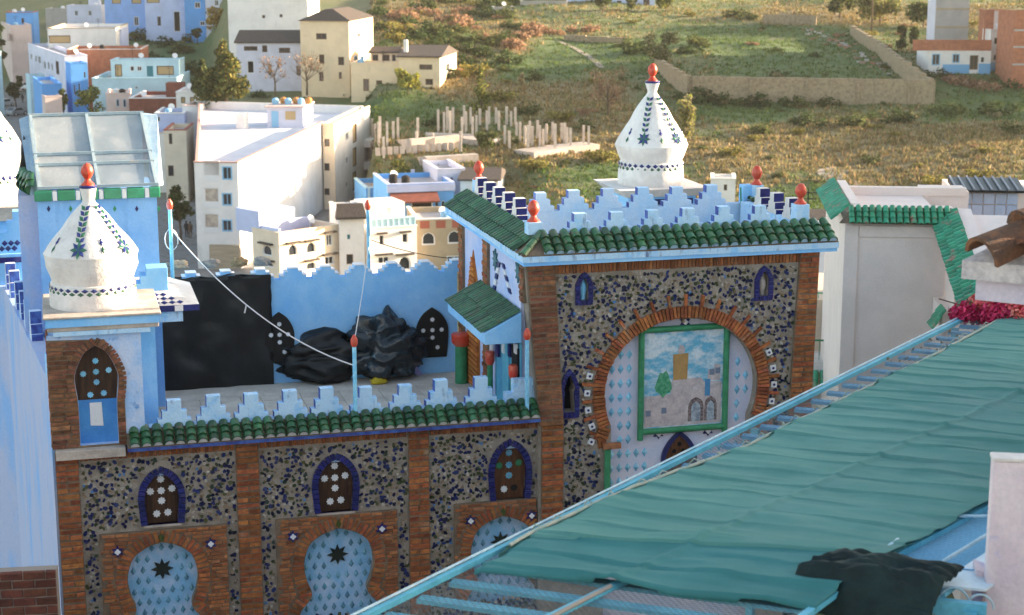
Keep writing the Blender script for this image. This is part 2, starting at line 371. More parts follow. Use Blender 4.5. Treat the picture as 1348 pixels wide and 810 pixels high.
def tile_mesh(L, r, m, seg=8, th=.35):
    mb = MB(); V = []; ri = r * (1 - th * .5)
    for y, s in ((0, .86), (L, 1.0)):
        for k in range(seg + 1): a = math.pi * k / seg; V.append((-r * s * math.cos(a), y, r * s * math.sin(a)))
        for k in range(seg + 1): a = math.pi * k / seg; V.append((-ri * s * math.cos(a), y, ri * s * math.sin(a)))
    n = seg + 1; Fc = []
    for k in range(seg):
        Fc.append((k, k + 1, 2 * n + k + 1, 2 * n + k)); Fc.append((n + k + 1, n + k, 3 * n + k, 3 * n + k + 1))
        Fc.append((2 * n + k, 2 * n + k + 1, 3 * n + k + 1, 3 * n + k)); Fc.append((k + 1, k, n + k, n + k + 1))
    mb.add(V, Fc); me, _ = mesh_of(mb, m, smooth=True, center=False, name='roof_tile'); return me
TILES = {}
def tiles(parent, A, B, D, ncol, nrow, m, fill=.47, name='roof_tile', over=1.22, wob=.02, ends=None, flat=None):
    wob = wob * 1.8
    """rows of barrel tiles from the top edge A-B down along D"""
    A, B, D = Vector(A), Vector(B), Vector(D); e = (B - A); W_ = e.length; e = e / W_; Ld = D.length; dn = D / Ld
    step = W_ / ncol; r = step * fill; L = Ld / nrow * over
    z = dn.cross(e).normalized(); z = z if z.z > 0 else -z; x = dn.cross(z).normalized()
    key = (round(L, 3), round(r, 3), m.name)
    if key not in TILES: TILES[key] = tile_mesh(L, r, m)
    tilt = r * .28 / L
    for i in range(ncol):
        for j in range(nrow):
            a = random.uniform(-wob, wob); y2 = (dn + z * (tilt + random.uniform(-.02, .02)) + x * a).normalized(); z2 = (z - y2 * z.dot(y2)).normalized(); x2 = y2.cross(z2)
            p = A + e * ((i + .5) * step + random.uniform(-.03, .03) * step) + D * (j / nrow) + z * (.004 + random.uniform(0, .006)) - dn * random.uniform(0, .012)
            M = Matrix(((x2.x, y2.x, z2.x, p.x), (x2.y, y2.y, z2.y, p.y), (x2.z, y2.z, z2.z, p.z), (0, 0, 0, 1)))
            place(name, TILES[key], M, parent)
    if ends:
        mb = MB()
        for i in range(ncol):
            p = A + e * ((i + .5) * step) + D * 1.005 + z * .004; q = p - dn * .03; n = 7
            ring = [(-e * math.cos(math.pi * k / n) + z * math.sin(math.pi * k / n)) * r * .93 for k in range(n + 1)]
            V = [p + v for v in ring] + [q + v for v in ring]
            mb.add(V, [tuple(range(n + 1)), tuple(range(2 * n + 1, n, -1))] + [(k + 1, k, n + 1 + k, n + 2 + k) for k in range(n)] + [(0, n, 2 * n + 1, n + 1)])
        obj('plaster_tile_ends', mb, ends, parent, kind='stuff')

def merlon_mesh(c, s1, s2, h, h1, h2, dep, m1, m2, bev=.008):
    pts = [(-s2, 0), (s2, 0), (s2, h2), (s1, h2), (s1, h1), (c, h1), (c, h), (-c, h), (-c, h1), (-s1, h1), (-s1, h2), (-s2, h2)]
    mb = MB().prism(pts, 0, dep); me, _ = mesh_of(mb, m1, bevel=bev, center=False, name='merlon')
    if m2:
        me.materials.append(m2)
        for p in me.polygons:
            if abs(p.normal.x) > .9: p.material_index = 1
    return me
def finial(name_parent, p, s=1.0):
    mb = MB().lathe([(.085 * s, 0), (.085 * s, .02 * s), (.05 * s, .05 * s), (.035 * s, .085 * s), (.05 * s, .105 * s), (.075 * s, .15 * s), (.08 * s, .19 * s), (.068 * s, .235 * s), (.04 * s, .275 * s), (.012 * s, .29 * s)], 18)
    me, _ = mesh_of(mb, m_red, smooth=True, center=False, name='finial')
    return place('finial', me, Matrix.Translation(p), name_parent)
def flower_disc(r, n=8):
    return [(r * (1 + .18 * math.cos(n * a)) * math.cos(a), r * (1 + .18 * math.cos(n * a)) * math.sin(a)) for a in [2 * math.pi * k / 32 for k in range(32)]]

# ---------------------------------------------------------------- the left wing with its three niches
wing = thing('mosaic_wing', 'terraced wing faced with stone mosaic, brick piers and three blue niches', 'building', FA.W(-.4, 0, GZ), FA.a)
EAVE = 33.62
U0 = fu(78, 700); U1 = 2.86
def window_prof(hw, w0, w1):
    h = w1 - w0
    return [(hw * .88, w0), (hw * .96, w0 + .3 * h), (hw, w0 + .52 * h), (hw * .86, w0 + .74 * h), (hw * .45, w0 + .92 * h), (0, w1)]
def niche_prof(a, wt): return [(a * 1.32, wt - 1.40), (a * 1.12, wt - 1.14), (a * .80, wt - .93), (a * .93, wt - .71), (a, wt - .47), (a * .84, wt - .21), (a * .46, wt - .07), (0, wt)]
wins = []
for (x0, x1, y0, y1) in ((181, 244, 612, 690), (410, 473, 594, 674), (642, 700, 576, 658)):
    a = f(x0, (y0 + y1) / 2)[0]; b = f(x1, (y0 + y1) / 2)[0]; cx = (a + b) / 2
    wins.append((cx, (b - a) / 2, f((x0 + x1) / 2, y1)[1], f((x0 + x1) / 2, y0)[1]))
niches = [(fu(215, 770), .455, fw(215, 712)), (fu(446, 745), .475, fw(446, 694)), (fu(661, 720), .455, fw(663, 678))]
surr = [(-3.115, -1.47), (-.82, .83), (1.63, 2.80)]
SW = 32.475; SB = 31.06
win_out = [arch(cx, window_prof(hw, a, b)) for cx, hw, a, b in wins]
win_in = [arch(cx, window_prof(hw - .085, a, b - .11)) for cx, hw, a, b in wins]
nic = [arch(cx, niche_prof(a, t)) for cx, a, t in niches]
mb = MB().prism([(U0, GZ - .5), (U1, GZ - .5), (U1, EAVE), (U0, EAVE)], 0, .25, holes=win_in + nic)
obj('mosaic_wall', mb, m_mortar, wing, FA)
obj('back_wall', MB().box(U0, U1, .252, .5, GZ - .5, 33.2), m_dark, wing, FA)
piers = [(U0 + .0, U0 + .29), (fu(313, 690), fu(343, 690)), (fu(538, 670), fu(565, 670)), ]
def free(u, w_):
    if any(a - .02 < u < b + .02 for a, b in piers): return False
    if any(a - .03 < u < b + .03 and SB - .02 < w_ < SW + .03 for a, b in surr): return False
    return not any(inside(grow(p, .03), u, w_) for p in win_out)
stones(wing, FA, U0 + .3, U1 - .04, 30.2, EAVE - .14, free, 0, seed=3)
for a, b in piers: strip(wing, FA, (a, b, 30.3), (a, b, EAVE - .01), -.035)
# soldier course under the eave
mb = MB()
u = U0
while u < U1 - .03:
    if not any(a - .03 < u < b + .03 for a, b in piers): brick_into(mb, u, -.02, EAVE - .075, .045, .13, .05, rot=random.uniform(-.05, .05))
    u += .055
obj('soldier_bricks', mb, m_brick_a, wing, FA, kind='stuff')
# brick surrounds of the niches
for k, ((a, b), out, (cx, hw, t)) in enumerate(zip(surr, nic, niches)):
    cut = [p for p in out if p[1] > SB]                       # the part of the niche inside the slab
    right = [p for p in cut if p[0] >= cx]; left = [p for p in cut if p[0] < cx]
    right.sort(key=lambda p: p[1]); left.sort(key=lambda p: -p[1])
    poly = [(a, SB), (left[-1][0], SB)] + [p for p in reversed(left)] + [p for p in reversed(right)] + [(right[0][0], SB), (b, SB), (b, SW), (a, SW)]
    sl = obj('niche_surround', MB().prism(poly, -.05, -.001), m_joint, wing, FA)
    # voussoirs standing square to the opening
    line = [p for p in grow(out, .085) if p[1] > SB + .03]
    r_ = sorted([p for p in line if p[0] >= cx], key=lambda p: p[1]); l_ = sorted([p for p in line if p[0] < cx], key=lambda p: -p[1])
    for (p, dr) in along(r_ + l_, .068):
        if a + .05 < p.x < b - .05 and p.y < SW - .06:
            brick(sl, FA, p.x, -.062 + random.uniform(-.006, .006), p.y, .15 * random.uniform(.9, 1.1), .05, rot=math.atan2(dr.x, -dr.y), m=m_brick, D=.05)
    OA = np.array([p for i_ in range(len(out)) for p in (out[i_], ((out[i_][0] + out[i_ - 1][0]) / 2, (out[i_][1] + out[i_ - 1][1]) / 2))])
    def near(x, z): return inside(out, x, z) or float(np.min((OA[:, 0] - x) ** 2 + (OA[:, 1] - z) ** 2)) < .163 ** 2
    mb = MB(); w_ = SB + .03; row = 0
    while w_ < SW - .02:
        u = a + random.uniform(0, .1)
        while u < b:
            L = random.uniform(.11, .19); c = u + L / 2
            L = min(L, b - u) if b - u > .03 else L; c = u + L / 2
            fl_ = [q for q in (u, u + L * .25, c, u + L * .75, u + L) if not near(q, w_)]
            if len(fl_) >= 2 and u + L < b + .02: brick_into(mb, (fl_[0] + fl_[-1]) / 2, -.062 + random.uniform(-.006, .006), w_, max(.04, fl_[-1] - fl_[0] - .012), .040, .05, random.uniform(-.03, .03))
            u += L
        w_ += .052; row += 1
    obj('surround_bricks', mb, m_brick_a, sl, FA, kind='stuff')
    # recessed blue panel with its glazed lozenges and black star
    pm = (m_cyanpaint, m_cyanpaint, m_cyanpaint)[k]
    pn = obj('niche_panel', MB().box(cx - hw * 1.5, cx + hw * 1.5, .10, .16, t - 1.8, t + .05), pm, wing, FA)
    dia, _ = mesh_of(MB().add([(0, 0, .062), (-.036, 0, -.008), (0, 0, -.055), (.036, 0, -.008), (0, -.03, -.01)], [(0, 4, 3)[::-1], (1, 4, 0)[::-1], (2, 4, 1)[::-1], (3, 4, 2)[::-1]]), m_dia2, center=False, name='lozenge')
    w_ = t - .12; row = 0
    while w_ > t - 1.4:
        for i in range(-5, 6):
            u = cx + (i + (row % 2) * .5) * .125
            if inside(grow(out, -.03), u, w_) and math.hypot(u - cx, w_ - (t - .42)) > .17:
                place('lozenge', dia, FA.M @ Matrix.Translation((u, .10, w_)), pn)
        w_ -= .15; row += 1
    obj('star_tile', MB().prism(star(cx, t - .42, .145, 8, .52), .075, .099), mat('black green glaze', (.012, .02, .018), rough=.35, spec=.5), wing, FA)
    for sx in ((a + .22, SW - .24), (b - .22 if k < 2 else b - .08, SW - .24)):
        s_ = obj('star_tile', MB().prism(star(sx[0], sx[1], .085, 6, .55), -.085, -.052), m_navy, wing, FA)
        obj('star_centre', MB().prism([(sx[0] + x, sx[1] + z) for x, z in flower_disc(.034, 4)], -.1, -.086), m_whiteglaze, s_, FA)
    obj('apex_tile', MB().prism([(cx, t + .13), (cx - .035, t + .07), (cx, t + .01), (cx + .035, t + .07)], -.085, -.052), mat('olive glaze', (.05, .075, .02), rough=.4), wing, FA)
# windows
bt, _ = mesh_of(chunk_brick(3), m_navy, center=False, name='border_tile')
for k, ((cx, hw, a, b), wo, wi) in enumerate(zip(wins, win_out, win_in)):
    wn = obj('window_reveal', MB().prism(grow(wi, .012), -.012, .06, holes=[wi]), m_navy, wing, FA)
    mid = grow(wi, .042); line = [p for p in mid if p[1] > a + .01]
    r_ = sorted([p for p in line if p[0] >= cx], key=lambda p: p[1]); l_ = sorted([p for p in line if p[0] < cx], key=lambda p: -p[1])
    for p, dr in along([(r_[0][0], a)] + r_ + l_ + [(l_[-1][0], a)], .07):
        M = FA.M @ Matrix.Translation((p.x, -.022, p.y)) @ Matrix.Rotation(-math.atan2(dr.x, -dr.y), 4, 'Y') @ Matrix.Diagonal((.085, .05, .062, 1))
        place('border_tile', bt, M, wn)
    sh = obj('shutter', MB().box(cx - hw, cx + hw, .06, .1, a - .02, b), m_wood if k < 2 else m_wood2, wing, FA)
    h = b - a
    for i, (dx, t) in enumerate(((0, .74), (-.14, .545), (0, .545), (.14, .57), (0, .375), (-.07, .16), (.075, .17))):
        if k == 2: mm = (m_dia2, mat('green pane', (.02, .2, .1), rough=.3), m_dia2, MATS.get('green pane', m_dia2), m_dia2, m_whiteglaze, m_dark)[i]
        else: mm = m_whiteglaze
        obj('hole_disc', MB().prism([(cx + dx + x, a + h * t + z) for x, z in flower_disc(.045)], .046, .059), mm, sh, FA)  # white discs paint the light that shows through the shutter's holes
    obj('window_sill', MB().box(cx - hw * .8, cx + hw * .8, -.03, .05, a - .03, a - .002), m_slab, wing, FA)
# eave: boards, tiles, ledge
EL, ER = fu(168, 590, -.25), 2.80
obj('eave_board', MB().box(EL, ER, -.235, -.002, EAVE, EAVE + .045), m_sidepaint, wing, FA)
mb = MB().hexa([(EL, -.24, EAVE + .046), (ER, -.24, EAVE + .046), (ER, .0, EAVE + .046), (EL, .0, EAVE + .046), (EL, -.24, EAVE + .06), (ER, -.24, EAVE + .06), (ER, 0, EAVE + .235), (EL, 0, EAVE + .235)])
rf = obj('eave_bed', mb, m_joint, wing, FA)
tiles(rf, FA.W(EL + .02, .0, EAVE + .24), FA.W(ER, 0, EAVE + .24), FA.y * -.25 - Vector((0, 0, .175)), 38, 3, m_green, ends=m_whiteglaze)
PB = 33.87
obj('parapet', MB().box(fu(196, 558), 2.80, .003, .17, 33.2, PB), m_merlon, wing, FA, bevel=.01)
mer = merlon_mesh(.095, .165, .225, .35, .20, .09, .13, m_merlon, m_sidepaint)
def jit(): return Matrix.Rotation(random.uniform(-.05, .05), 4, 'Z') @ Matrix.Rotation(random.uniform(-.015, .015), 4, 'Y') @ Matrix.Diagonal((random.uniform(.92, 1.06), random.uniform(.94, 1.04), random.uniform(.93, 1.05), 1))
for x in (229, 281, 331, 383, 431, 482, 534, 582, 634): place('merlon', mer, FA.M @ Matrix.Translation((fu(x, 530), .02, PB - .004)) @ jit(), wing)
mb = MB().box(fu(666, 520), 2.80, .02, .15, PB, PB + .12).box(fu(676, 515), 2.80, .02, .15, PB + .121, PB + .30)
obj('stepped_block', mb, m_merlon, wing, FA, bevel=.008)
# terrace floor: slabs
TF = 33.33
obj('terrace_bed', MB().box(fu(196, 558), 2.86, .17, 3.95, TF - .3, TF - .012), m_joint, wing, FA)
fl = []
tm, _ = mesh_of(MB().box(-.147, .147, -.147, .147, -.02, .0), m_floor, bevel=.004, center=False, name='floor_tile')
uu = fu(196, 558) + .15
ft = wing
while uu < 2.75:
    for j in range(5):                        # the strip that the photograph shows
        place('floor_tile', tm, FA.M @ Matrix.Translation((uu, 1.9 + j * .3, TF - .0 - random.uniform(0, .002))), ft)
    uu += .3
obj('terrace_screed', MB().box(fu(196, 558), 2.8, .172, 1.74, TF - .011, TF - .004), m_floor, wing, FA)
obj('terrace_screed', MB().box(fu(196, 558), 2.8, 3.26, 3.94, TF - .011, TF - .004), m_floor, wing, FA)
# blue wall behind the terrace with its own merlons
BW = fw(474, 364, 3.95)
bwall = tag(obj('blue_terrace_wall', MB().box(fu(200, 450, 3.95), 2.62, 3.95, 4.15, GZ, BW), m_blue, None, FA), 'sky blue plastered wall with stepped crenellation behind the terrace', 'wall')
bm = merlon_mesh(.075, .135, .2, .175, .125, .065, .2, m_blue, None, .006)
bme = mat('white lime edge', (.7, .7, .74), rough=.9)
for x in (251, 297, 343, 386, 429, 473, 517, 560, 601):
    u = fu(x, 350, 3.95)
    mm = place('merlon', bm, FA.M @ Matrix.Translation((u, 3.95, BW - .002)), bwall)
    mb = MB()
    for (a, b, z) in ((-.08, .08, .175), (-.14, -.081, .125), (.081, .14, .125), (-.205, -.141, .065), (.141, .205, .065)): mb.box(a, b, -.006, .206, z, z + .012)
    me_, _ = mesh_of(mb, bme, center=False, name='merlon_cap') if 'CAP' not in globals() else (CAP, None)
    CAP = me_
    place('merlon_cap', CAP, FA.M @ Matrix.Translation((u, 3.95, BW - .002)), mm)
# ---------------------------------------------------------------- the square tower with the painted arch
D0 = -.08
tower = thing('arch_tower', 'square mosaic tower with a big brick horseshoe arch around a painting', 'tower', FA.W(4.7, 2, GZ), FA.a)
t = lambda x, y: FA.hit(x, y, D0)
LT = (t(692, 345)[0], t(729, 345)[0]); LB = (t(709, 556)[0], t(741, 556)[0]); WT = 35.78; WB = 33.53
RT = (t(1052, 338)[0], t(1077, 338)[0]); RB = (t(1039, 525)[0], t(1068, 525)[0]); WRB = t(1025, 525)[1]
cu, cw = t(897, 512); AR = 1.13
circ = [(AR * math.sin(R(an)), AR * .895 * math.cos(R(an)) if an < 90 else AR * math.cos(R(an))) for an in range(0, 115, 6)]
half = [(1.12, GZ), (1.12, cw - .765), (1.03, cw - .755)] + [(x, cw + z) for x, z in reversed(circ)]
big = [(cu + a, b) for a, b in half] + [(cu - a, b) for a, b in reversed(half[:-1])]
sm = []
for (x0, x1, y0, y1) in ((757, 780, 358, 402), (993, 1017, 350, 396), (736, 762, 486, 551)):
    a, b = t(x0, (y0 + y1) / 2)[0], t(x1, (y0 + y1) / 2)[0]; sm.append(((a + b) / 2, (b - a) / 2, t(x0, y1)[1], t(x0, y0)[1]))
def slit(cx, hw, a, b, e=0.0):
    h = b - a
    return [(cx + hw - e, a + e), (cx + hw - e, a + h * .62), (cx + (hw - e) * .55, b - e - h * .12), (cx, b - e), (cx - (hw - e) * .55, b - e - h * .12), (cx - hw + e, a + h * .62), (cx - hw + e, a + e)]
sm_out = [slit(*s) for s in sm]; sm_in = [slit(*s, e=.065) for s in sm]
key = sm[2]; kc, kh, ka, kb = key
keyhole = arch(kc, [(.085, ka + .08), (.07, ka + .3), (.06, ka + .36), (.085, ka + .42), (.07, ka + .50), (0, kb - .09)], 3)
sm_in[2] = keyhole
wallp = [(LB[0], GZ - .5), (RB[1], GZ - .5), (RB[1], WRB), (RT[1], WT), (LT[0], WT), (LB[0], WB)]
mb = MB().prism(wallp, D0, .2, holes=[[(p[0], max(p[1], GZ + .0)) for p in big]] + sm_in)
obj('mosaic_wall', mb, m_mortar, tower, FA)
obj('core', MB().box(LT[0] + .22, RB[1] - .02, .201, 4.0, GZ - .5, 35.3), m_dark, tower, FA)
ring_out = grow(big, .21)
def freeT(u, w_):
    k = (w_ - WB) / (WT - WB)
    if u < LB[1] + (LT[1] - LB[1]) * max(k, 0) + .03: return False
    k2 = (w_ - WRB) / (WT - WRB)
    if u > RB[0] + (RT[0] - RB[0]) * k2 - .03: return False
    if w_ > cw - .78 and inside(ring_out, u, w_): return False
    if w_ <= cw - .78 and cu - 1.2 < u: return False
    return not any(inside(grow(s, .02), u, w_) for s in sm_out)
stones(tower, FA, LT[1], RT[0], 31.6, WT - .15, freeT, D0, seed=5, step=.054)
strip(tower, FA, (LB[0], LB[1], WB), (LT[0], LT[1], WT), D0 - .05, course=.072, m=m_brick_old, sizes=(1, 2, 2))
strip(tower, FA, (t(712, 600)[0], t(741, 600)[0], 31.7), (t(712, 600)[0], t(741, 600)[0], WB - .002), D0 - .03, course=.078)
strip(tower, FA, (RB[0] - .05, RB[1] - .03, WRB - .9), (RT[0], RT[1], WT), D0 - .05, course=.075, sizes=(1, 2, 2))
mb = MB(); u = LT[1] + .03
while u < RT[0]:
    brick_into(mb, u, D0 - .02, WT - .08, .042, .13, .05, rot=random.uniform(-.06, .06)); u += .052
obj('soldier_bricks', mb, m_brick_a, tower, FA, kind='stuff')
# arch ring
ringp = [p for p in grow(big, .095) if p[1] > cw - .74]
r_ = sorted([p for p in ringp if p[0] >= cu], key=lambda p: math.atan2(p[0] - cu, p[1] - cw), reverse=True); l_ = [(2 * cu - x, z) for x, z in reversed(r_)]
line = r_ + l_
ring = obj('arch_ring', MB().prism([p for p in grow(big, .2) if p[1] > cw - .74] + [p for p in reversed([q for q in big if q[1] > cw - .74])], D0 - .03, D0 - .001) if False else MB().prism([(cu + .02, cw + .95), (cu + .02, cw + 1.2), (cu - .02, cw + 1.2), (cu - .02, cw + .95)], D0 - .02, D0 - .001), m_joint, tower, FA)
for i, (p, dr) in enumerate(along(line, .054)):
    ro = math.atan2(dr.x, -dr.y)
    if not (p.x < RB[0] + .25): continue
    brick(ring, FA, p.x, D0 - .055 + random.uniform(-.008, .008), p.y, .17 * random.uniform(.92, 1.06), .045, rot=ro, m=m_brick, D=.05)
    if i % 4 == 2 and cw - .62 < p.y < cw + .4:
        qt = p + (p - Vector((cu, cw))).normalized() * .165; ct_ = obj('inset_tile', MB().prism([(qt.x + a_ * .042 * math.cos(ro) - b_ * .042 * math.sin(ro), qt.y + a_ * .042 * math.sin(ro) + b_ * .042 * math.cos(ro)) for a_, b_ in ((-1, -1), (1, -1), (1, 1), (-1, 1))], D0 - .03, D0 - .002), m_whiteglaze, ring, FA)
        obj('inset_tile', MB().prism([(qt.x + .02 * math.cos(k_ * 1.05), qt.y + .02 * math.sin(k_ * 1.05)) for k_ in range(6)], D0 - .036, D0 - .031), m_navy, ring, FA)
    if i % 4 == 0 and p.y > cw - .62:
        n = Vector((-dr.y, dr.x)) * -1
        q = p + (p - Vector((cu, cw))).normalized() * .165
        brick(ring, FA, q.x, D0 - .04, q.y, random.uniform(.13, .18), .045, rot=ro, m=m_brick, D=.05)
for s in (-1, 1):
    obj('arch_foot', MB().box(cu + s * 1.03 - .13, cu + s * 1.03 + .13, D0 - .08, D0 - .002, cw - .78, cw - .70), m_brick_old, tower, FA, bevel=.01)
    obj('green_column', MB().lathe([(.045, cw - 2.4), (.045, cw - .79)], 12, cu + s * 1.09, D0 - .04), m_greenpaint, tower, FA, smooth=True)
pan = obj('arch_panel', MB().box(cu - 1.3, cu + 1.3, .06, .16, GZ, cw + 1.15), m_panel, tower, FA)
# little windows in their navy tile surrounds
for k, ((cx, hw, a, b), so, si) in enumerate(zip(sm, sm_out, sm_in)):
    fr_ = obj('tile_surround', MB().prism(so, D0 - .02, D0 - .001, holes=[si]), m_navy, tower, FA)
    for p, dr in along(grow(so, -.032), .06, closed=True):
        M = FA.M @ Matrix.Translation((p.x, D0 - .032, p.y)) @ Matrix.Rotation(-math.atan2(dr.x, -dr.y), 4, 'Y') @ Matrix.Diagonal((.062, .03, .05, 1))
        place('border_tile', bt, M, fr_)
    if k < 2:
        bk = obj('niche_back', MB().box(cx - hw, cx + hw, D0 + .09, D0 + .12, a, b), m_mortar if k else m_dia, tower, FA)
        obj('lantern', MB().lathe([(.035, a + .07), (.03, a + .12), (.055, a + .2), (.05, a + .26), (.02, a + .33), (.004, a + .37)], 10, cx, D0 + .05), m_dia if k == 0 else m_slab, tower, FA, smooth=True)
    else: obj('niche_back', MB().box(cx - hw, cx + hw, D0 + .2, D0 + .23, a, b), m_dark, tower, FA)
# painting in its green pipe frame
px0, pz0 = FA.hit(842, 566, .02); px1, pz1 = FA.hit(954, 431, .02)
tl = FA.hit(845, 436, .02); tr = FA.hit(953, 430, .02); br = FA.hit(953, 559, .02); bl = FA.hit(845, 567, .02)
X0, X1 = (tl[0] + bl[0]) / 2, (tr[0] + br[0]) / 2; Z0, Z1 = (bl[1] + br[1]) / 2, (tl[1] + tr[1]) / 2
pic = thing('framed_painting', 'framed naive painting of a tan tower and white walls under blue clouds', 'painting', FA.W((X0 + X1) / 2, .05, Z0), FA.a)
m_psky = mat('painted sky', (.10, .40, .58), (.58, .66, .72), scale=3.6, rough=.8, stretch=(1, 1, 1.8), mixlo=.42, mixhi=.6, bump=.2, fine=.12)
obj('canvas', MB().box(X0, X1, .015, .055, Z0, Z1), m_psky, pic, FA)
PX = lambda a: X0 + (X1 - X0) * a; PZ_ = lambda b: Z0 + (Z1 - Z0) * b
def paint(name, pts, m, k=1): obj(name, MB().prism([(PX(a), PZ_(b)) for a, b in pts], .015 - .003 * k, .0148 - .003 * (k - 1)), m, pic, FA)
m_pw = mat('painted wall', (.54, .46, .46), (.42, .36, .38), scale=7, rough=.85, fine=.14, c3=(.60, .56, .58), scale3=3)
paint('painted_wall', [(.03, .03), (.97, .03), (.97, .45), (.75, .46), (.72, .5), (.36, .49), (.35, .35), (.03, .34)], m_pw)
paint('painted_tower', [(.375, .492), (.545, .494), (.555, .755), (.37, .75)], m_gold, 2)
paint('painted_tower_top', [(.43, .756), (.51, .757), (.51, .80), (.49, .84), (.45, .84), (.43, .8)], m_pw, 2)
paint('painted_tree', [(.26 + (.095 + .02 * math.sin(5 * k)) * math.cos(k * .42), .46 + (.125 + .02 * math.cos(4 * k)) * math.sin(k * .42)) for k in range(15)], mat('painted foliage', (.02, .24, .12), (.10, .36, .22), scale=22, rough=.8), 2)
paint('painted_door', [(.765, .31), (.83, .31), (.83, .48), (.765, .48)], mat('painted blue door', (.05, .22, .42), rough=.8), 2)
for k, (cx, s) in enumerate(((.66, 1.0), (.84, .8))):
    oo = arch(cx, [(.095 * s, .06), (.095 * s, .20), (.07 * s, .27), (0, .305)], 4); ii = arch(cx, [(.055 * s, .06), (.055 * s, .19), (.04 * s, .235), (0, .26)], 4)
    paint('painted_arch', oo, mat('painted dark stone', (.10, .075, .08), (.26, .2, .2), scale=30, rough=.85), 2)
    paint('painted_doorway', ii, mat('painted pale door', (.42, .48, .54), (.2, .24, .3), scale=16, rough=.85), 3)
for a, b in ((.08, .17), (.27, .19), (.85, .55), (.92, .56)): paint('painted_window', [(a - .03, b - .03), (a + .03, b - .03), (a + .03, b + .03), (a - .03, b + .03)], mat('painted slate', (.16, .2, .28), rough=.85), 2)
paint('painted_hut', [(.80, .47), (.95, .46), (.95, .62), (.88, .63), (.87, .58), (.80, .57)], m_pw, 1)
for nm, p0, p1 in (('frame_bar', (X0 - .02, Z0 - .13), (X0 - .02, Z1 + .06)), ('frame_bar', (X1 + .02, Z0 - .10), (X1 + .02, Z1 + .06)), ('frame_bar', (X0 - .03, Z1 + .015), (X1 + .03, Z1 + .015)), ('frame_bar', (X0 - .03, Z0 - .015), (X1 + .03, Z0 - .015))):
    obj(nm, MB().tube([(p0[0], -.0, p0[1]), (p1[0], -.0, p1[1])], .043, 10), m_greenpaint, pic, FA, smooth=True)
# lozenges and stars on the panel
dl, _ = mesh_of(MB().add([(0, 0, .075), (-.046, 0, 0), (0, 0, -.075), (.046, 0, 0), (0, -.028, 0)], [(3, 4, 0), (0, 4, 1), (1, 4, 2), (2, 4, 3)]), m_dia, center=False, name='lozenge')
shrink = grow(big, -.07); w_ = cw + .92; row = 0
while w_ > cw - 1.5:
    for i in range(-9, 10):
        u = cu + (i + .5 * 0) * .125 + .02
        if inside(shrink, u, w_) and not (X0 - .13 < u < X1 + .13 and Z0 - .14 < w_ < Z1 + .14) and not (abs(u - cu) < .4 and w_ < Z0 - .05 and w_ > Z0 - .9):
            if w_ > Z1 + .1 and i not in (-2, 2): continue
            place('lozenge', dl, FA.M @ Matrix.Translation((u, .06, w_)), pan)
    w_ -= .205; row += 1
for (x, y) in ((867, 571), (932, 567), (902, 424)):
    u, z = FA.hit(x, y, .04)
    s_ = obj('star_tile', MB().prism(star(u, z, .085, 6, .55), .035, .058), m_navy, tower, FA)
    obj('star_centre', MB().prism([(u + a, z + b) for a, b in flower_disc(.036, 4)], .02, .034), m_whiteglaze, s_, FA)
u0, z0 = FA.hit(895, 600, .06); zt = FA.hit(895, 566, .06)[1]
wo = arch(u0 - .02, [(.25, zt - 1.0), (.27, zt - .5), (.25, zt - .3), (.14, zt - .12), (0, zt)]); wi = arch(u0 - .02, [(.19, zt - .95), (.21, zt - .5), (.19, zt - .33), (.10, zt - .17), (0, zt - .07)])
obj('window_border', MB().prism(wo, .025, .059, holes=[wi]), m_navy, tower, FA)
sh = obj('shutter', MB().prism(wi, .04, .058), m_wood2, tower, FA)
for a, b in ((-.08, -.3), (.06, -.3), (0, -.2), (-.06, -.42), (.07, -.42)): obj('hole_disc', MB().prism([(u0 - .02 + a + x, zt + b + z) for x, z in flower_disc(.03)], .03, .0395), m_dark, sh, FA)

# ---- tower eaves, parapets, deck
TE = 35.80; EU0, EU1 = 2.53, 7.10; DB = 4.35
obj('eave_board', MB().box(EU0 + .01, EU1 - .01, -.30, D0 - .002, TE, TE + .05).box(EU0 + .01, LT[0] - .002, D0 - .001, DB - .02, TE, TE + .05), m_blue, tower, FA)
obj('fascia', MB().box(EU0 - .005, EU1 + .005, -.315, -.02, TE + .051, TE + .13).box(EU0 - .005, LT[0], -.019, DB, TE + .051, TE + .13), m_merlon, tower, FA)
IN = 2.88; WTOP = 36.17; WBOT = TE + .132
mb = MB().hexa([(EU0, -.31, WBOT), (EU1, -.31, WBOT), (EU1 - .3, .05, WBOT), (IN, .05, WBOT), (EU0, -.31, WBOT + .01), (EU1, -.31, WBOT + .01), (EU1 - .3, .05, WTOP), (IN, .05, WTOP)])
mb.hexa([(EU0, -.309, WBOT + .001), (IN, .051, WBOT + .001), (IN, DB - .3, WBOT + .001), (EU0, DB, WBOT + .001), (EU0, -.309, WBOT + .011), (IN, .051, WTOP), (IN, DB - .3, WTOP), (EU0, DB, WBOT + .011)])
mb.hexa([(EU1 - .3, .052, WBOT + .001), (EU1, -.308, WBOT + .001), (EU1, 2.5, WBOT + .001), (EU1 - .3, 2.3, WBOT + .001), (EU1 - .3, .052, WTOP), (EU1, -.308, WBOT + .011), (EU1, 2.5, WBOT + .011), (EU1 - .3, 2.3, WTOP)])
rb = obj('eave_bed', mb, m_joint, tower, FA)
dn = FA.y * -.35 - Vector((0, 0, .225))
tiles(rb, FA.W(IN - .06, .045, WTOP + .006), FA.W(EU1 - .02, .045, WTOP + .006), dn, 29, 3, m_green, ends=m_merlon)
tiles(rb, FA.W(IN - .005, DB - .1, WTOP + .006), FA.W(IN - .005, .06, WTOP + .006), FA.x * -.34 - Vector((0, 0, .225)), 32, 2, m_green, ends=m_merlon)
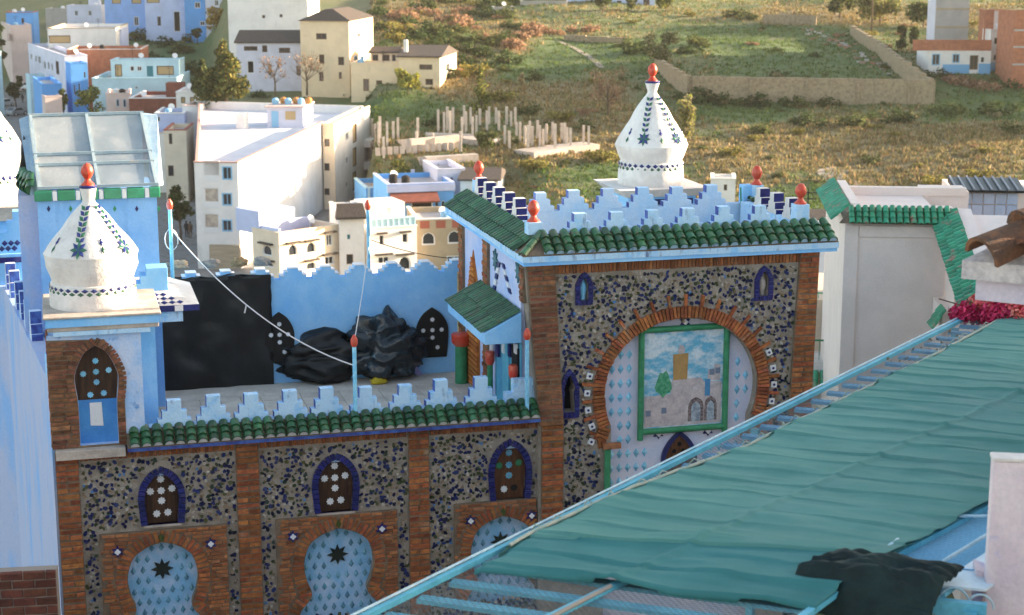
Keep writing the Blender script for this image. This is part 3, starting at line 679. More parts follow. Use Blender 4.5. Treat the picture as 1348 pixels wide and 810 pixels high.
tiles(rb, FA.W(EU1 - .3, .1, WTOP + .006), FA.W(EU1 - .3, 2.3, WTOP + .006), FA.x * .3 - Vector((0, 0, .225)), 15, 2, m_green)
hp = FA.W(IN, .05, WTOP + .02); he = FA.W(EU0 + .01, -.3, WBOT + .03); hv = (he - hp)
for k in range(3):
    y = hv.normalized(); x = y.cross(Vector((0, 0, 1))).normalized(); z = x.cross(y); p = hp + hv * (k / 3)
    if 'HIP' not in globals(): HIP = tile_mesh(hv.length / 3 * 1.2, .06, m_green)
    place('hip_tile', HIP, Matrix(((x.x, y.x, z.x, p.x), (x.y, y.y, z.y, p.y), (x.z, y.z, z.z, p.z), (0, 0, 0, 1))), rb)
PT = WTOP - .01
UR = t(1062, 290)[0]
obj('parapet', MB().box(IN + .002, UR + .1, .052, .2, 35.3, PT).box(IN + .002, IN + .15, .201, 4.1, 35.3, PT + .002).box(UR - .05, UR + .099, .201, 2.2, 35.3, PT + .003), m_merlon, tower, FA, bevel=.008)
obj('roof_deck', MB().box(IN + .151, UR - .051, .201, 4.05, 35.25, 35.31), m_slab, tower, FA)
mt = merlon_mesh(.088, .15, .21, .27, .155, .07, .13, m_merlon, m_sidepaint)
for x in (764, 812, 860, 906, 953, 1001): place('merlon', mt, FA.M @ Matrix.Translation((fu(x, 295, .06), .06, PT - .004)) @ jit(), tower)
SL = FA.side_left(IN)
for k, (x, y) in enumerate(((632, 248), (643, 256), (655, 264), (668, 271), (682, 279))):
    uu = SL.hit(x, y, .06)[0]
    place('merlon', merlon_mesh(.075, .12, .16, .30, .17, .07, .16, m_white, m_navy) if k == 0 else MER2, SL.M @ Matrix.Translation((uu, .0, PT)), tower)
    if k == 0: MER2 = tower.children[-1].data if False else [o for o in col.objects if o.name.startswith('merlon')][-1].data
SRr = FA.side_right(UR + .1)
for x, y in ((1003, 250), (1021, 259), (1041, 268)):
    uu, _w = SRr.hit(x, y, .1)
    place('merlon', MER2, SRr.M @ Matrix.Translation((uu, .0, PT)), tower)
# corner posts and finials
def post(u, d, h, base=PT, s=.1):
    obj('corner_post', MB().box(u - s, u + s, d - s, d + s, base, base + h), m_merlon, tower, FA, bevel=.008)
    finial(tower, FA.W(u, d, base + h - .004), 1.02)
post(fu(703, 290, .12), .15, .17); post(UR, .15, .26); post(IN + .1, 3.95, .24, s=.085)
uu, ww = FA.hit(996, 243, 2.3); post(uu, 2.3, ww - PT, s=.085)
# inner crenellated wall
bw = 2.3; top = fw(847, 248, bw); gapz = fw(870, 272, bw)
obj('inner_wall', MB().box(fu(690, 280, bw), uu - .09, bw, bw + .15, 35.312, gapz), mat('pale blue limewash', (.38, .61, .84), (.52, .66, .82), scale=3, rough=.9, bump=.25, fine=.06), tower, FA)
hh = top - gapz
ib = merlon_mesh(.085, .15, .215, hh, hh * .62, hh * .28, .15, mat('pale blue limewash', (.38, .61, .84), (.52, .66, .82), scale=3, rough=.9, bump=.25, fine=.06), m_sidepaint)
for x in (712, 756, 801, 847, 892, 937): place('merlon', ib, FA.M @ Matrix.Translation((fu(x, 260, bw), bw - .001, gapz - .004)) @ jit(), tower)
obj('end_slab', MB().box(fu(978, 260, bw), fu(992, 260, bw), bw - .02, bw + .17, 35.312, fw(985, 244, bw)), m_blue, tower, FA, bevel=.01)
obj('green_pipe', MB().tube([FA.W(fu(979, 270, bw - .05), bw - .05, 35.4), FA.W(fu(975, 246, bw - .05), bw - .05, fw(975, 246, bw))], .012, 8), m_greenpaint, tower)
obj('flagpole', MB().tube([FA.W(fu(672, 285, 3), 3, 35.2), FA.W(fu(672, 275, 3), 3, fw(672, 280, 3))], .025, 8), m_dia, tower)
obj('pole_tip', MB().lathe([(.03, fw(672, 281, 3)), (.045, fw(672, 276, 3)), (.012, fw(672, 265, 3))], 10, fu(672, 275, 3), 3), m_red, tower, FA)

# ---- left side of the tower, seen in steep foreshortening
SF = FA.side_left(LT[0])
s = lambda x, y, d=0: SF.hit(x, y, d)
back = s(606, 330)[0]
m_side = mat('side limewash', (.56, .58, .76), (.36, .50, .80), scale=2, rough=.9, bump=.25, fine=.06)
ac = s(623, 420)[0]; oa = [(ac - .38, TF), (ac + .38, TF), (ac + .38, s(623, 400)[1]), (ac + .25, s(623, 365)[1]), (ac, s(624, 330)[1]), (ac - .25, s(623, 365)[1]), (ac - .38, s(623, 400)[1])]
doorL, doorR = s(652, 480)[0], s(686, 480)[0]; dtop = s(668, 446)[1]
oa2 = [(doorL, TF), (doorR, TF), (doorR, dtop), (doorL, dtop)]
# the side wall begins behind the front slab
mb = MB().prism([(back, TF - .3), (-.205, TF - .3), (-.205, TE), (back, TE)], .012, .2)
sw = obj('side_wall', mb, m_side, tower, SF)
obj('arch_recess', MB().prism([(a_, max(b_, TF + .003)) for a_, b_ in oa], .0, .0115), mat('orange brick recess', (.50, .17, .04), (.36, .11, .03), scale=10, rough=.85, stretch=(.3, .3, 4), bump=.5, fine=.2), tower, SF)
n = 0
zz = TF + .05
while zz < s(624, 335)[1]:
    wmax = .36 if zz < s(623, 400)[1] else .36 * (s(624, 330)[1] - zz) / (s(624, 330)[1] - s(623, 400)[1])
    if wmax > .06: brick(tower, SF, ac, -.03, zz, wmax * 1.9, .055, D=.03, m=mat('flame brick', (.55, .18, .04), (.42, .12, .03), scale=8, rough=.85, rand=.25, bump=.4))
    zz += .075
strip(tower, SF, (back + .0, back + .26, TF), (back + .0, back + .26, TE - .002), -.03, course=.085, m=m_brick, sizes=(1,))
a, b = s(641, 400)[0] - .14, s(641, 400)[0] + .14
strip(tower, SF, (a, b, TF), (a, b, TE - .002), -.03, course=.085, m=m_brick, sizes=(1,))
strip(tower, SF, (-.2, -.02, s(690, 400)[1]), (-.2, -.02, TE - .002), -.012, course=.072, m=m_brick_old, sizes=(1,))
for (x, y) in ((652, 342), (682, 358)):
    a, b = s(x, y); obj('star_tile', MB().prism(star(a, b, .16, 8, .42), -.012, .011), mat('teal glaze', (.03, .14, .16), rough=.4), tower, SF)
for x0, y0, x1, y1 in ((657, 345, 650, 384), (662, 347, 672, 388)):
    a, b = s(x0, y0), s(x1, y1); n = 5
    for k in range(n):
        p = Vector(a).lerp(Vector(b), k / n); q = Vector(a).lerp(Vector(b), (k + .8) / n)
        obj('zigzag_tile', MB().bar((p.x, 0, p.y), (q.x, 0, q.y), .10, .03) if False else MB().prism([(p.x - .06, p.y), (q.x - .06, q.y), (q.x + .06, q.y), (p.x + .06, p.y)], -.012, .011), m_navy if k % 2 == 0 else m_whiteglaze, tower, SF)
# canopy on the side: box with a tiled top
ca, cb = s(634, 372)[0], -.12
zt_, zb_ = s(690, 390)[1], 0
cz = fw(662, 442, 0) if False else None
A1 = SF.W(ca, 0, s(636, 372)[1]); B1 = SF.W(cb, 0, s(636, 372)[1])
ztop = s(636, 372)[1]; drop = .27; reach = .52
mb = MB().hexa([(ca, -reach, ztop - drop - .16), (cb, -reach, ztop - drop - .16), (cb, -.0, ztop - drop - .16), (ca, 0, ztop - drop - .16), (ca, -reach, ztop - drop), (cb, -reach, ztop - drop), (cb, 0, ztop - .01), (ca, 0, ztop - .01)])
can = obj('canopy', mb, m_blue, tower, SF, bevel=.008)
tiles(can, SF.W(ca + .02, -.01, ztop), SF.W(cb - .02, -.01, ztop), SF.y * -(reach - .02) - Vector((0, 0, drop - .012)), 24, 2, m_green)
# the blue room below it: door, dark opening, green columns with red capitals
obj('room_panel', MB().box(doorL, doorR, .0, .011, TF, dtop + .1), mat('turquoise paint', (.06, .36, .52), (.05, .28, .46), scale=2, rough=.7), tower, SF)
for x0, x1, mm in ((664, 672, m_cyan), (676, 684, m_dark)):
    a, b = s(x0, 480)[0], s(x1, 480)[0]; obj('door_and_dark_opening', MB().box(a, b, -.03, -.001, TF, dtop), mm, tower, SF)  # the dark panel paints the shade of the open doorway
for x, yc, r_, dd in ((617, 438, .10, -.12), (652, 462, .045, -.08), (683, 480, .045, -.08)):
    u, z = SF.hit(x, yc); top_ = z
    c_ = obj('green_column', MB().lathe([(r_, TF), (r_ * .95, top_ - .2)], 16, u, dd), m_greenpaint, tower, SF, smooth=True)
    obj('capital', MB().lathe([(r_ * 1.0, top_ - .2), (r_ * 1.5, top_ - .14), (r_ * 1.55, top_ - .02), (r_ * 1.3, top_)], 16, u, dd), m_red, c_, SF, smooth=True)
for k in range(5):
    a, b = s(650 + k * 8, 452); 
    obj('hanging_tile', MB().box(a - .06, a + .06, -.05, -.02, b - .14 - .05 * (k % 2), b), m_navy if k % 2 else m_whiteglaze, tower, SF)

# ---------------------------------------------------------------- right dome on its own turret behind the tower
def dome(parent, fr, u, d, zs, rs, n=36):
    """zs: base, band foot, band top, waist, bulge, neck foot, neck top; rs matching radii"""
    P_ = []
    for (r0_, z0_), (r1_, z1_) in zip(list(zip(rs, zs)), list(zip(rs, zs))[1:]):
        k_n = max(1, int((z1_ - z0_) / .07))
        P_ += [(r0_ + (r1_ - r0_) * i / k_n + (.018 * math.sin(math.pi * i / k_n) if z1_ - z0_ > .2 else 0), z0_ + (z1_ - z0_) * i / k_n) for i in range(k_n)]
    P_.append((rs[-1], zs[-1])); body = MB().lathe(P_, n, u, d)
    from mathutils import noise as nz_
    for i_, v_ in enumerate(body.V):
        q_ = Vector(v_); kk = 1 + .022 * nz_.noise(q_ * 3.2) + .012 * nz_.noise(q_ * 8); body.V[i_] = (u + (q_.x - u) * kk, d + (q_.y - d) * kk, q_.z)
    return obj('dome', body, m_white, parent, fr, smooth=True)
m_leaf = mat('leaf tile glaze', (.02, .12, .09), attr='Col', rough=.35, spec=.5, fine=.1)
def dome_trim(parent, fr, u, d, r_band, zb0, zb1, rb, zb, rn, zn, angs, seed=0):
    # band of lozenges round the drum
    mb = MB(); n = 30; r = r_band + .012; h = (zb1 - zb0) / 2
    for k in range(n):
        for row in (0, 1):
            a0 = 2 * math.pi * (k + .5 * row) / n; zc = zb0 + h * (.5 + row); V = []
            for da, dz in ((0, h * .62), (-.085, 0), (0, -h * .62), (.085, 0)):
                V.append((u + r * math.cos(a0 + da), d + r * math.sin(a0 + da), zc + dz))
            V.append((u + (r + .012) * math.cos(a0), d + (r + .012) * math.sin(a0), zc))
            c = (.012, .02, .12) if row else (.03, .10, .05)
            mb.add(V, [(0, 1, 4), (1, 2, 4), (2, 3, 4), (3, 0, 4)], c)
    obj('lozenge_band', mb, m_leaf, parent, fr, kind='stuff')
    for ai, (ang, kind) in enumerate(angs):
        mb = MB(); a = R(ang)
        def at(tt, da=0, off=.006):
            off = off + .012 + .019 * math.sin(math.pi * min(max(tt, 0), 1))
            r = rn + (rb - rn) * (1 - tt) + off; z = zb + (zn - zb) * tt
            return (u + r * math.cos(a) - da * math.sin(a), d + r * math.sin(a) + da * math.cos(a), z)
        def leaf(tt, da, L, W_, tilt, c):
            ct, st = math.cos(tilt), math.sin(tilt); Hh = (zn - zb); P = []
            for x, y in ((0, 0), (W_, L * .45), (0, L), (-W_, L * .45)):
                P.append(at(tt + (y * ct - x * st) / Hh, da + x * ct + y * st))
            P.append(at(tt + (L * .5 * ct) / Hh, da + L * .5 * st, .02))
            mb.add(P, [(0, 1, 4), (1, 2, 4), (2, 3, 4), (3, 0, 4)], c)
        if kind == 'garland':
            for k in range(7):
                tt = .30 + k * .095
                for s_ in (-1, 1): leaf(tt, 0, .085, .026, s_ * .75, (.015, .03, .16) if (k + (s_ > 0)) % 2 else (.02, .13, .07))
            for k in range(8): leaf(.17, 0, .115, .028, k * math.pi / 4, (.015, .03, .17) if k % 2 else (.02, .12, .08))
        else:
            leaf(.22, 0, .085, .03, 0, (.015, .03, .18)); leaf(.08, 0, .10, .028, 0, (.02, .11, .06)); leaf(.30, 0, .05, .018, 0, (.015, .03, .18))
        obj('leaf_garland' if kind == 'garland' else 'drop_tile', mb, m_leaf, parent, fr, kind='stuff')
def full_dome(parent, fr, d, px, ys, ws, angs):
    """px axis; ys = pixel heights of base, band foot, band top, drum top, bulge, neck foot, neck top; ws = full pixel widths"""
    u = fr.hit(px, ys[3], d)[0]; zs = [fr.hit(px, y, d)[1] for y in ys]
    p0 = fr.W(u, d, zs[3]); k = (p0 - CAM).dot(Vector((0, CP, -SP))) / F; rs = [w_ / 2 * k for w_ in ws]
    dome(parent, fr, u, d, [zs[0] - .08, zs[3] - .01, zs[3], zs[3] + (zs[4] - zs[3]) * .25, zs[3] + (zs[4] - zs[3]) * .8, zs[4], zs[4] + (zs[5] - zs[4]) * .5, zs[5], zs[5] + .03, zs[6] - .02, zs[6]],
         [rs[3] * 1.02, rs[3], rs[3] * .96, rs[3] * 1.02, rs[4] * .97, rs[4], (rs[4] + rs[5]) * .52, rs[5], rs[5] * .92, rs[6], rs[6] * .98])
    dome_trim(parent, fr, u, d, rs[3] * 1.0, zs[1], zs[2], rs[4], zs[4], rs[5], zs[5], angs)
    mbn = MB().lathe([(rs[6] * 1.02, zs[6] - .03), (rs[6] * 1.06, zs[6] - .012), (rs[6] * .98, zs[6] + .004)], 20, u, d)
    obj('neck_ring', mbn, m_navy, parent, fr)
    finial(parent, fr.W(u, d, zs[6]), 1.0); return u, zs, rs
RD = 4.9
rt = thing('domed_turret', 'white dome with leaf garlands and a glossy red finial behind the tower', 'turret', FA.W(fu(857, 240, RD), RD, GZ), FA.a)
u_, zs_, rs_ = full_dome(rt, FA, RD, 857, (243, 221, 212, 211, 190, 123, 107), (84, 84, 84, 83, 96, 13, 19), [(-123, 'garland'), (-60, 'garland'), (-92, 'drop'), (-155, 'drop'), (-30, 'drop')])
zsl = zs_[0] + .02
sl0, sl1 = fu(806, 240, RD - .6), fu(922, 240, RD - .6)
obj('cornice_slab', MB().hexa([(u_ - .62, RD - .62, zsl - .14), (u_ + .62, RD - .62, zsl - .14), (u_ + .62, RD + .62, zsl - .14), (u_ - .62, RD + .62, zsl - .14), (u_ - .78, RD - .74, zsl), (u_ + .78, RD - .74, zsl), (u_ + .78, RD + .74, zsl), (u_ - .78, RD + .74, zsl)]), m_white, rt, FA, bevel=.01)
obj('turret_body', MB().box(u_ - .58, u_ + .58, RD - .58, RD + .58, GZ, zsl - .142), m_blue, rt, FA)
for k in (-.4, .0, .4): obj('tile_inset', MB().box(u_ + k - .13, u_ + k + .13, RD - .6, RD - .579, zsl - .32, zsl - .18), m_navy, rt, FA)
# ---------------------------------------------------------------- left corner turret
LD = -.05
lt = thing('corner_turret', 'corner turret with white dome, leaf garlands and a brick framed blue door', 'turret', FA.W(-3.0, .6, GZ), FA.a)
g = lambda x, y, d=LD: FA.hit(x, y, d)
ul, ur = g(64, 500)[0], g(188, 500)[0]; zb = g(100, 590)[1]; zt = g(120, 440)[1]
na, nb = g(101, 540)[0], g(157, 540)[0]; nc = (na + nb) / 2; nh = (nb - na) / 2
n0, n1 = zb + .03, g(128, 455)[1]; H = n1 - n0
np_ = arch(nc, [(nh * .9, n0), (nh * .9, n0 + .40 * H), (nh * 1.0, n0 + .6 * H), (nh * .98, n0 + .73 * H), (nh * .55, n0 + .92 * H), (0, n1)])
obj('turret_wall', MB().prism([(ul, zb), (ur, zb), (ur, zt), (ul, zt)], LD, LD + .2, holes=[np_]).box(ul, ur, LD + .2, 1.35, zb, zt), mat('peeling blue limewash', (.34, .54, .82), (.52, .62, .80), scale=3, rough=.9, bump=.4, bscale=35, c3=(.10, .28, .60), scale3=4, lo3=.6, hi3=.7, fine=.08), lt, FA)
obj('lower_wall', MB().box(ul + .01, ur, .01, 1.34, GZ, zb - .001), m_lav, lt, FA) if False else None
# brickwork round the door
bx1 = g(163, 500)[0]; bz1 = g(110, 446)[1]
obj('brick_bed', MB().prism([(ul, zb + .002), (bx1, zb + .002), (bx1, n0 + .70 * H), (nc + .30, n0 + .82 * H), (nc + .12, bz1 - .02), (ul, bz1)], LD - .012, LD - .001, holes=[[(x, max(z, zb + .004)) for x, z in grow(np_, .004)]]), m_joint, lt, FA)
spr = n0 + .5 * H; wide = grow(np_, .105); tight = grow(np_, .012)
zz = zb + .035
while zz < bz1 - .02:
    ed_ = wide if zz > spr else tight
    hx = [x for x in np.arange(ul, bx1 + .001, .01) if inside(ed_, x, zz)] if zz > n0 else []
    right = bx1 if zz < n0 + .62 * H else min(bx1, nc + (bz1 - zz) * 1.0)
    spans = [(ul, min(hx[0], right)), (hx[-1], right)] if hx else [(ul, right)]
    for a_, b_ in spans:
        if b_ - a_ < .03: continue
        u = a_
        while u < b_ - .015:
            L = min(random.uniform(.14, .27), b_ - u); L = b_ - u if b_ - u - L < .05 else L
            brick(lt, FA, u + L / 2, LD - .024 + random.uniform(-.01, .006), zz, L - .012, .05 * random.uniform(.85, 1.08), rot=random.uniform(-.03, .03), m=m_brick_old); u += L
    zz += .061
ln = grow(np_, .055); r_ = sorted([p for p in ln if p[0] >= nc and p[1] > n0 + .45 * H], key=lambda p: p[1]); l_ = sorted([p for p in ln if p[0] < nc and p[1] > n0 + .45 * H], key=lambda p: -p[1])
for p, dr in along(r_ + l_, .06): brick(lt, FA, p.x, LD - .03, p.y, .10, .046, rot=math.atan2(dr.x, -dr.y), m=m_brick_old, D=.05)
# sliver of brick on the turret's left flank
LF = FA.side_left(ul)
zz = zb + .035
while zz < g(64, 445)[1]:
    brick(lt, LF, -.19 + random.uniform(-.02, .02), -.012, zz, .36, .05, m=m_brick, D=.03); zz += .065
dr_ = obj('door', MB().box(na - .03, nb + .03, LD + .09, LD + .12, n0, n0 + H * .44), mat('bright blue paint', (.03, .22, .55), (.05, .28, .6), scale=3, rough=.55, fine=.08), lt, FA)
obj('notice', MB().prism([(nc - .10, n0 + H * .18), (nc + .06, n0 + H * .17), (nc + .05, n0 + H * .41), (nc - .1, n0 + H * .41)], LD + .075, LD + .088), m_whiteglaze, dr_, FA)
scn = obj('door_screen', MB().box(na - .03, nb + .03, LD + .10, LD + .13, n0 + H * .441, n1), m_wood, lt, FA)
for a, b in ((0, .83), (-.16, .705), (0, .72), (.16, .73), (0, .615), (-.085, .49), (.085, .50)):
    obj('hole_disc', MB().prism([(nc + a + x, n0 + H * b + z) for x, z in flower_disc(.036, 8)], LD + .085, LD + .099), m_dia, scn, FA)
for s_ in (na - .01, nb + .01): obj('door_post', MB().box(s_ - .015, s_ + .015, LD + .06, LD + .089, n0, n0 + H * .44), m_greenpaint, lt, FA)
obj('door_ledge', MB().box(g(73, 590)[0], g(165, 590)[0], LD - .14, LD + .02, zb - .12, zb - .0), m_slab, lt, FA, bevel=.01)
# mosaic base below belongs to the wing; slab and dome above
sd_ = -.17
st0 = g(62, 419, sd_)[1]; s0, s1 = g(56, 425, sd_)[0], g(212, 410, sd_)[0]
obj('platform_slab', MB().box(s0, s1, sd_, 1.42, st0 - .03, st0).box(s0 + .05, s1 - .03, sd_ + .05, 1.38, st0 - .2, st0 - .031), m_slab, lt, FA, bevel=.012)
obj('platform_fascia', MB().box(s0 + .03, s1 - .02, sd_ + .03, sd_ + .049, st0 - .14, st0 - .032), m_blue, lt, FA)
obj('under_slab', MB().box(s0 + .12, s1 - .14, sd_ + .06, 1.36, zt + .001, st0 - .201), m_merlon, lt, FA)
full_dome(lt, FA, .62, 122, (404, 380, 371, 368, 331, 266, 244), (109, 109, 109, 108, 121, 17, 22), [(-108, 'garland'), (-40, 'garland'), (-75, 'drop'), (-150, 'drop')])
# second, set back pier of the turret
obj('rear_pier', MB().box(ur + .002, g(207, 500, .35)[0], .35, 1.3, TF - .2, g(200, 420, .35)[1]), m_blue, lt, FA)

# ---------------------------------------------------------------- hood with lozenge tiles behind the turret
HD = 1.45
hood = thing('tiled_hood', 'stepped blue block on a sloping hood of blue lozenge tiles beside the dome', 'hood', FA.W(fu(230, 400, HD), HD + .5, TF), FA.a)
h = lambda x, y, d=HD: FA.hit(x, y, d)
zc = h(230, 402)[1]; ha, hb = h(150, 402)[0], h(262, 402)[0]; ztp = h(206, 384, HD + .35)[1]; ia, ib_ = h(176, 384, HD + .35)[0], h(221, 384, HD + .35)[0]
obj('hood_body', MB().hexa([(ha, HD, zc), (hb, HD, zc), (hb, HD + 1.6, zc), (ha, HD + 1.6, zc), (ia - .3, HD + .35, ztp), (ib_, HD + .35, ztp), (ib_, HD + 1.5, ztp), (ia - .3, HD + 1.5, ztp)]), m_white, hood, FA)
obj('edge_band', MB().box(ha, hb + .004, HD - .006, HD + 1.6, zc - .085, zc - .001), m_navy, hood, FA)
obj('edge_tile', MB().box(h(230, 405)[0], h(241, 405)[0], HD - .02, HD - .007, zc - .08, zc - .004), m_whiteglaze, hood, FA)
obj('hood_base', MB().box(ha, hb - .22, HD + .05, HD + 1.5, zc - .24, zc - .086), m_merlon, hood, FA)
obj('hood_pier', MB().box(ha, h(207, 500)[0] - .0, HD + .2, HD + 1.2, TF, zc - .241), m_blue, hood, FA)
lz = MB().add([(0, 0, .05), (-.05, 0, 0), (0, 0, -.05), (.05, 0, 0), (0, -.012, 0)], [(3, 4, 0), (0, 4, 1), (1, 4, 2), (2, 4, 3)])
lzm, _ = mesh_of(lz, m_navy, center=False, name='lozenge')
sl_ang = math.atan2(.35, ztp - zc)
for row in range(3):
    for k in range(7):
        uu = h(196, 395)[0] + k * .105 + (row % 2) * .0; tt = .22 + row * .28
        if uu > hb - .1 - tt * (hb - ib_): continue
        place('lozenge', lzm, FA.M @ Matrix.Translation((uu, HD + .35 * tt - .004, zc + (ztp - zc) * tt)) @ Matrix.Rotation(-sl_ang, 4, 'X'), hood)
zq = h(206, 353, HD + .4)[1]; k0 = h(193, 370, HD + .4)[0]; k1 = h(221, 370, HD + .4)[0]
hs = (zq - ztp) / 3
mb = MB().prism([(k0 - .17, ztp + .001), (k1, ztp + .001), (k1, zq), (k0, zq), (k0, zq - hs), (k0 - .08, zq - hs), (k0 - .08, zq - 2 * hs), (k0 - .17, zq - 2 * hs)], HD + .40, HD + .75)
obj('stepped_block', mb, m_blue, hood, FA, bevel=.006)

# ---------------------------------------------------------------- stair house with the glazed skylight
SD = 3.0
q = lambda x, y, d=SD: FA.hit(x, y, d)
sh_ = thing('stair_house', 'blue stair house with green tile edging under a slanted glass skylight', 'building', FA.W(-2.8, SD + 1, TF), FA.a)
a, b = q(52, 320)[0], q(209, 320)[0]; zt2 = q(130, 262)[1]
obj('wall', MB().box(a, b, SD, SD + 2.2, TF - .2, zt2), mat('stained blue limewash', (.16, .42, .80), (.24, .50, .84), scale=1.2, rough=.9, bump=.25, c3=(.10, .30, .66), scale3=2.6, lo3=.55, hi3=.75, stretch3=(1, 1, .2), fine=.05), sh_, FA)
obj('flank_wall', MB().box(q(25, 300)[0] , a - .003, SD + .25, SD + 2.2, TF - .2, zt2 + .05), m_wallW, sh_, FA)
for k in range(6):
    x = 64 + k * 29; z = q(x, 275)[1]; u = q(x, 275)[0]
    obj('diamond_tile', MB().prism([(u, z + .045), (u - .025, z), (u, z - .045), (u + .025, z)], SD - .008, SD + .003), m_navy if k % 2 == 0 else m_greenpaint, sh_, FA)
zg = q(130, 248)[1]
cur = a - .04; k = 0
while cur < b + .03:
    L = .25 if k % 2 == 0 else .07; e = min(cur + L, b + .05)
    obj('edging_tile', MB().box(cur + .004, e - .004, SD - .07, SD + .1, zt2 + .002, zg - .01 if k % 2 == 0 else zg - .02), m_green2 if k % 2 == 0 else m_whiteglaze, sh_, FA, bevel=.01)
    cur = e; k += 1
# skylight: sloping frame of panes from the front edge up to the back
m_frame = mat('pale blue metal', (.33, .41, .45), (.25, .34, .40), scale=4, rough=.6, fine=.1, c3=(.46, .40, .36), scale3=6, lo3=.6, hi3=.75)
TD = SD + 1.5
p00 = FA.W(q(52, 244)[0], SD - .02, zg + .02); p10 = FA.W(q(206, 244)[0], SD - .02, zg + .02)
x0_, z1_ = q(40, 153, TD); x1_, _ = q(186, 150, TD)
p01 = FA.W(x0_, TD, z1_); p11 = FA.W(x1_, TD, z1_)
Q = lambda s_, t_: p00.lerp(p10, s_).lerp(p01.lerp(p11, s_), t_)
up = (p10 - p00).cross(p01 - p00).normalized()
for i in range(2):
    for j, (t0, t1) in enumerate(((.02, .30), (.32, .44), (.46, .98))):
        P = [Q(.01 + i * .5, t0), Q(.49 + i * .5, t0), Q(.49 + i * .5, t1), Q(.01 + i * .5, t1)]
        obj('pane', MB().hexa([v - up * .012 for v in P] + [v for v in P]), m_glass, sh_)
for s_ in (0, .5, 1): obj('frame_bar', MB().bar(Q(s_, 0) + up * .01, Q(s_, 1) + up * .01, .042, .05), m_frame, sh_)
for t_ in (0, .31, .45, 1): obj('frame_bar', MB().bar(Q(-.02, t_) + up * .018, Q(1.02, t_) + up * .018, .04, .04), m_frame, sh_)
obj('rear_wall', MB().hexa([p01 + FA.y * .03 + Vector((0, 0, -1.6)), p11 + FA.y * .03 + Vector((0, 0, -1.6)), p11 + FA.y * .1 + Vector((0, 0, -1.6)), p01 + FA.y * .1 + Vector((0, 0, -1.6)), p01 + FA.y * .03, p11 + FA.y * .03, p11 + FA.y * .1, p01 + FA.y * .1]), m_frame, sh_)
# side cheeks
ra = FA.W(q(216, 248)[0], SD + .1, zg); rbk = FA.W(q(207, 150, TD)[0], TD, z1_ - .03)
obj('right_cheek', MB().hexa([p10 + FA.x * .03 + Vector((0, 0, -.02)), ra, ra + FA.y * 1.5, p10 + FA.y * 1.5, p11 + FA.x * .03 + Vector((0, 0, -.03)), rbk, rbk + FA.y * .1, p11 + FA.y * .1 + FA.x * .03]), mat('weathered blue render', (.30, .40, .48), (.20, .32, .45), scale=3, rough=.9, bump=.3, fine=.1), sh_)
la = FA.W(q(40, 250)[0], SD + .05, zg - .1); lbk = FA.W(q(25, 158, TD)[0], TD, z1_ - .05)
obj('left_cheek', MB().hexa([la, p00 - FA.x * .03, p00 + FA.y * 1.5, la + FA.y * 1.5, lbk, p01 - FA.x * .03, p01 + FA.y * .1 - FA.x * .03, lbk + FA.y * .1]), MATS['weathered blue render'], sh_)
obj('black_sheet', MB().prism([q(25, 236, TD - .4), q(41, 236, TD - .4), q(40, 200, TD - .4), q(31, 178, TD - .4)], TD - .4, TD - .36), m_black, sh_, FA)
# small slope of green tiles left of the stair house
tiles(sh_, FA.W(q(30, 240, SD + .3)[0], SD + .9, zt2 + .32), FA.W(q(46, 250, SD)[0], SD + .1, zt2 + .32), FA.x * .0 - Vector((0, 0, .16)) - FA.y * .22, 4, 2, m_green)

# ---------------------------------------------------------------- wall with merlons running back along the lane, far dome
WP = Frame(FA.W(ul - .012, .3, 0), R(-69))
ww_ = lambda x, y: WP.hit(x, y)
wz = ww_(40, 452)[1]
lane_mb = MB().prism([(-6.5, GZ - 1), (.0, GZ - 1), (0, wz), (-6.5, wz)], 0, .22)
bd_ = [WP.loc(Vector(WP.W(-6.5, 0, 0)) + Vector((-.75, .66, 0)) * 9)[:2], WP.loc(Vector(WP.W(-6.5, 0, 0)) + Vector((-.75, .66, 0)) * 9 + Vector((.15, .17, 0)))[:2]]
lane_mb.hexa([(bd_[0][0], bd_[0][1], GZ - 1), (-6.501, 0, GZ - 1), (-6.501, .22, GZ - 1), (bd_[1][0], bd_[1][1], GZ - 1), (bd_[0][0], bd_[0][1], wz), (-6.501, 0, wz), (-6.501, .22, wz), (bd_[1][0], bd_[1][1], wz)])
lane = tag(obj('lane_wall', lane_mb, m_wallW, None, WP), 'streaked lilac white wall with narrow merlons running back behind the turret', 'wall')
mw = merlon_mesh(.07, .11, .14, .42, .24, .1, .16, m_lav, m_sidepaint)
for (x, y) in ((37, 410), (30, 398), (24, 388), (18, 377), (11, 367), (6, 358), (1, 350)):
    u, z = ww_(x, y + 25); place('merlon', mw, WP.M @ Matrix.Translation((u, .03, wz - .003)), lane)
obj('end_post', MB().box(-.28, -.02, -.0, .22, wz + .001, wz + .30), m_blue, lane, WP, bevel=.01)
FD = 9.0
fd = thing('far_turret', 'second white dome with blue tile band at the back of the building', 'turret', FA.W(fu(-22, 260, FD), FD, GZ), FA.a)
uF, zF, rF = full_dome(fd, FA, FD, -22, (262, 240, 228, 226, 190, 120, 105), (92, 92, 92, 91, 100, 14, 16), [(-60, 'garland'), (-35, 'drop'), (-110, 'drop')])
obj('platform_slab', MB().box(uF - .75, uF + .66, FD - .7, FD + .7, zF[0] - .3, zF[0] - .06), m_slab, fd, FA, bevel=.01)
obj('turret_body', MB().box(uF - .65, uF + .6, FD - .6, FD + .6, GZ, zF[0] - .301), m_blue, fd, FA)
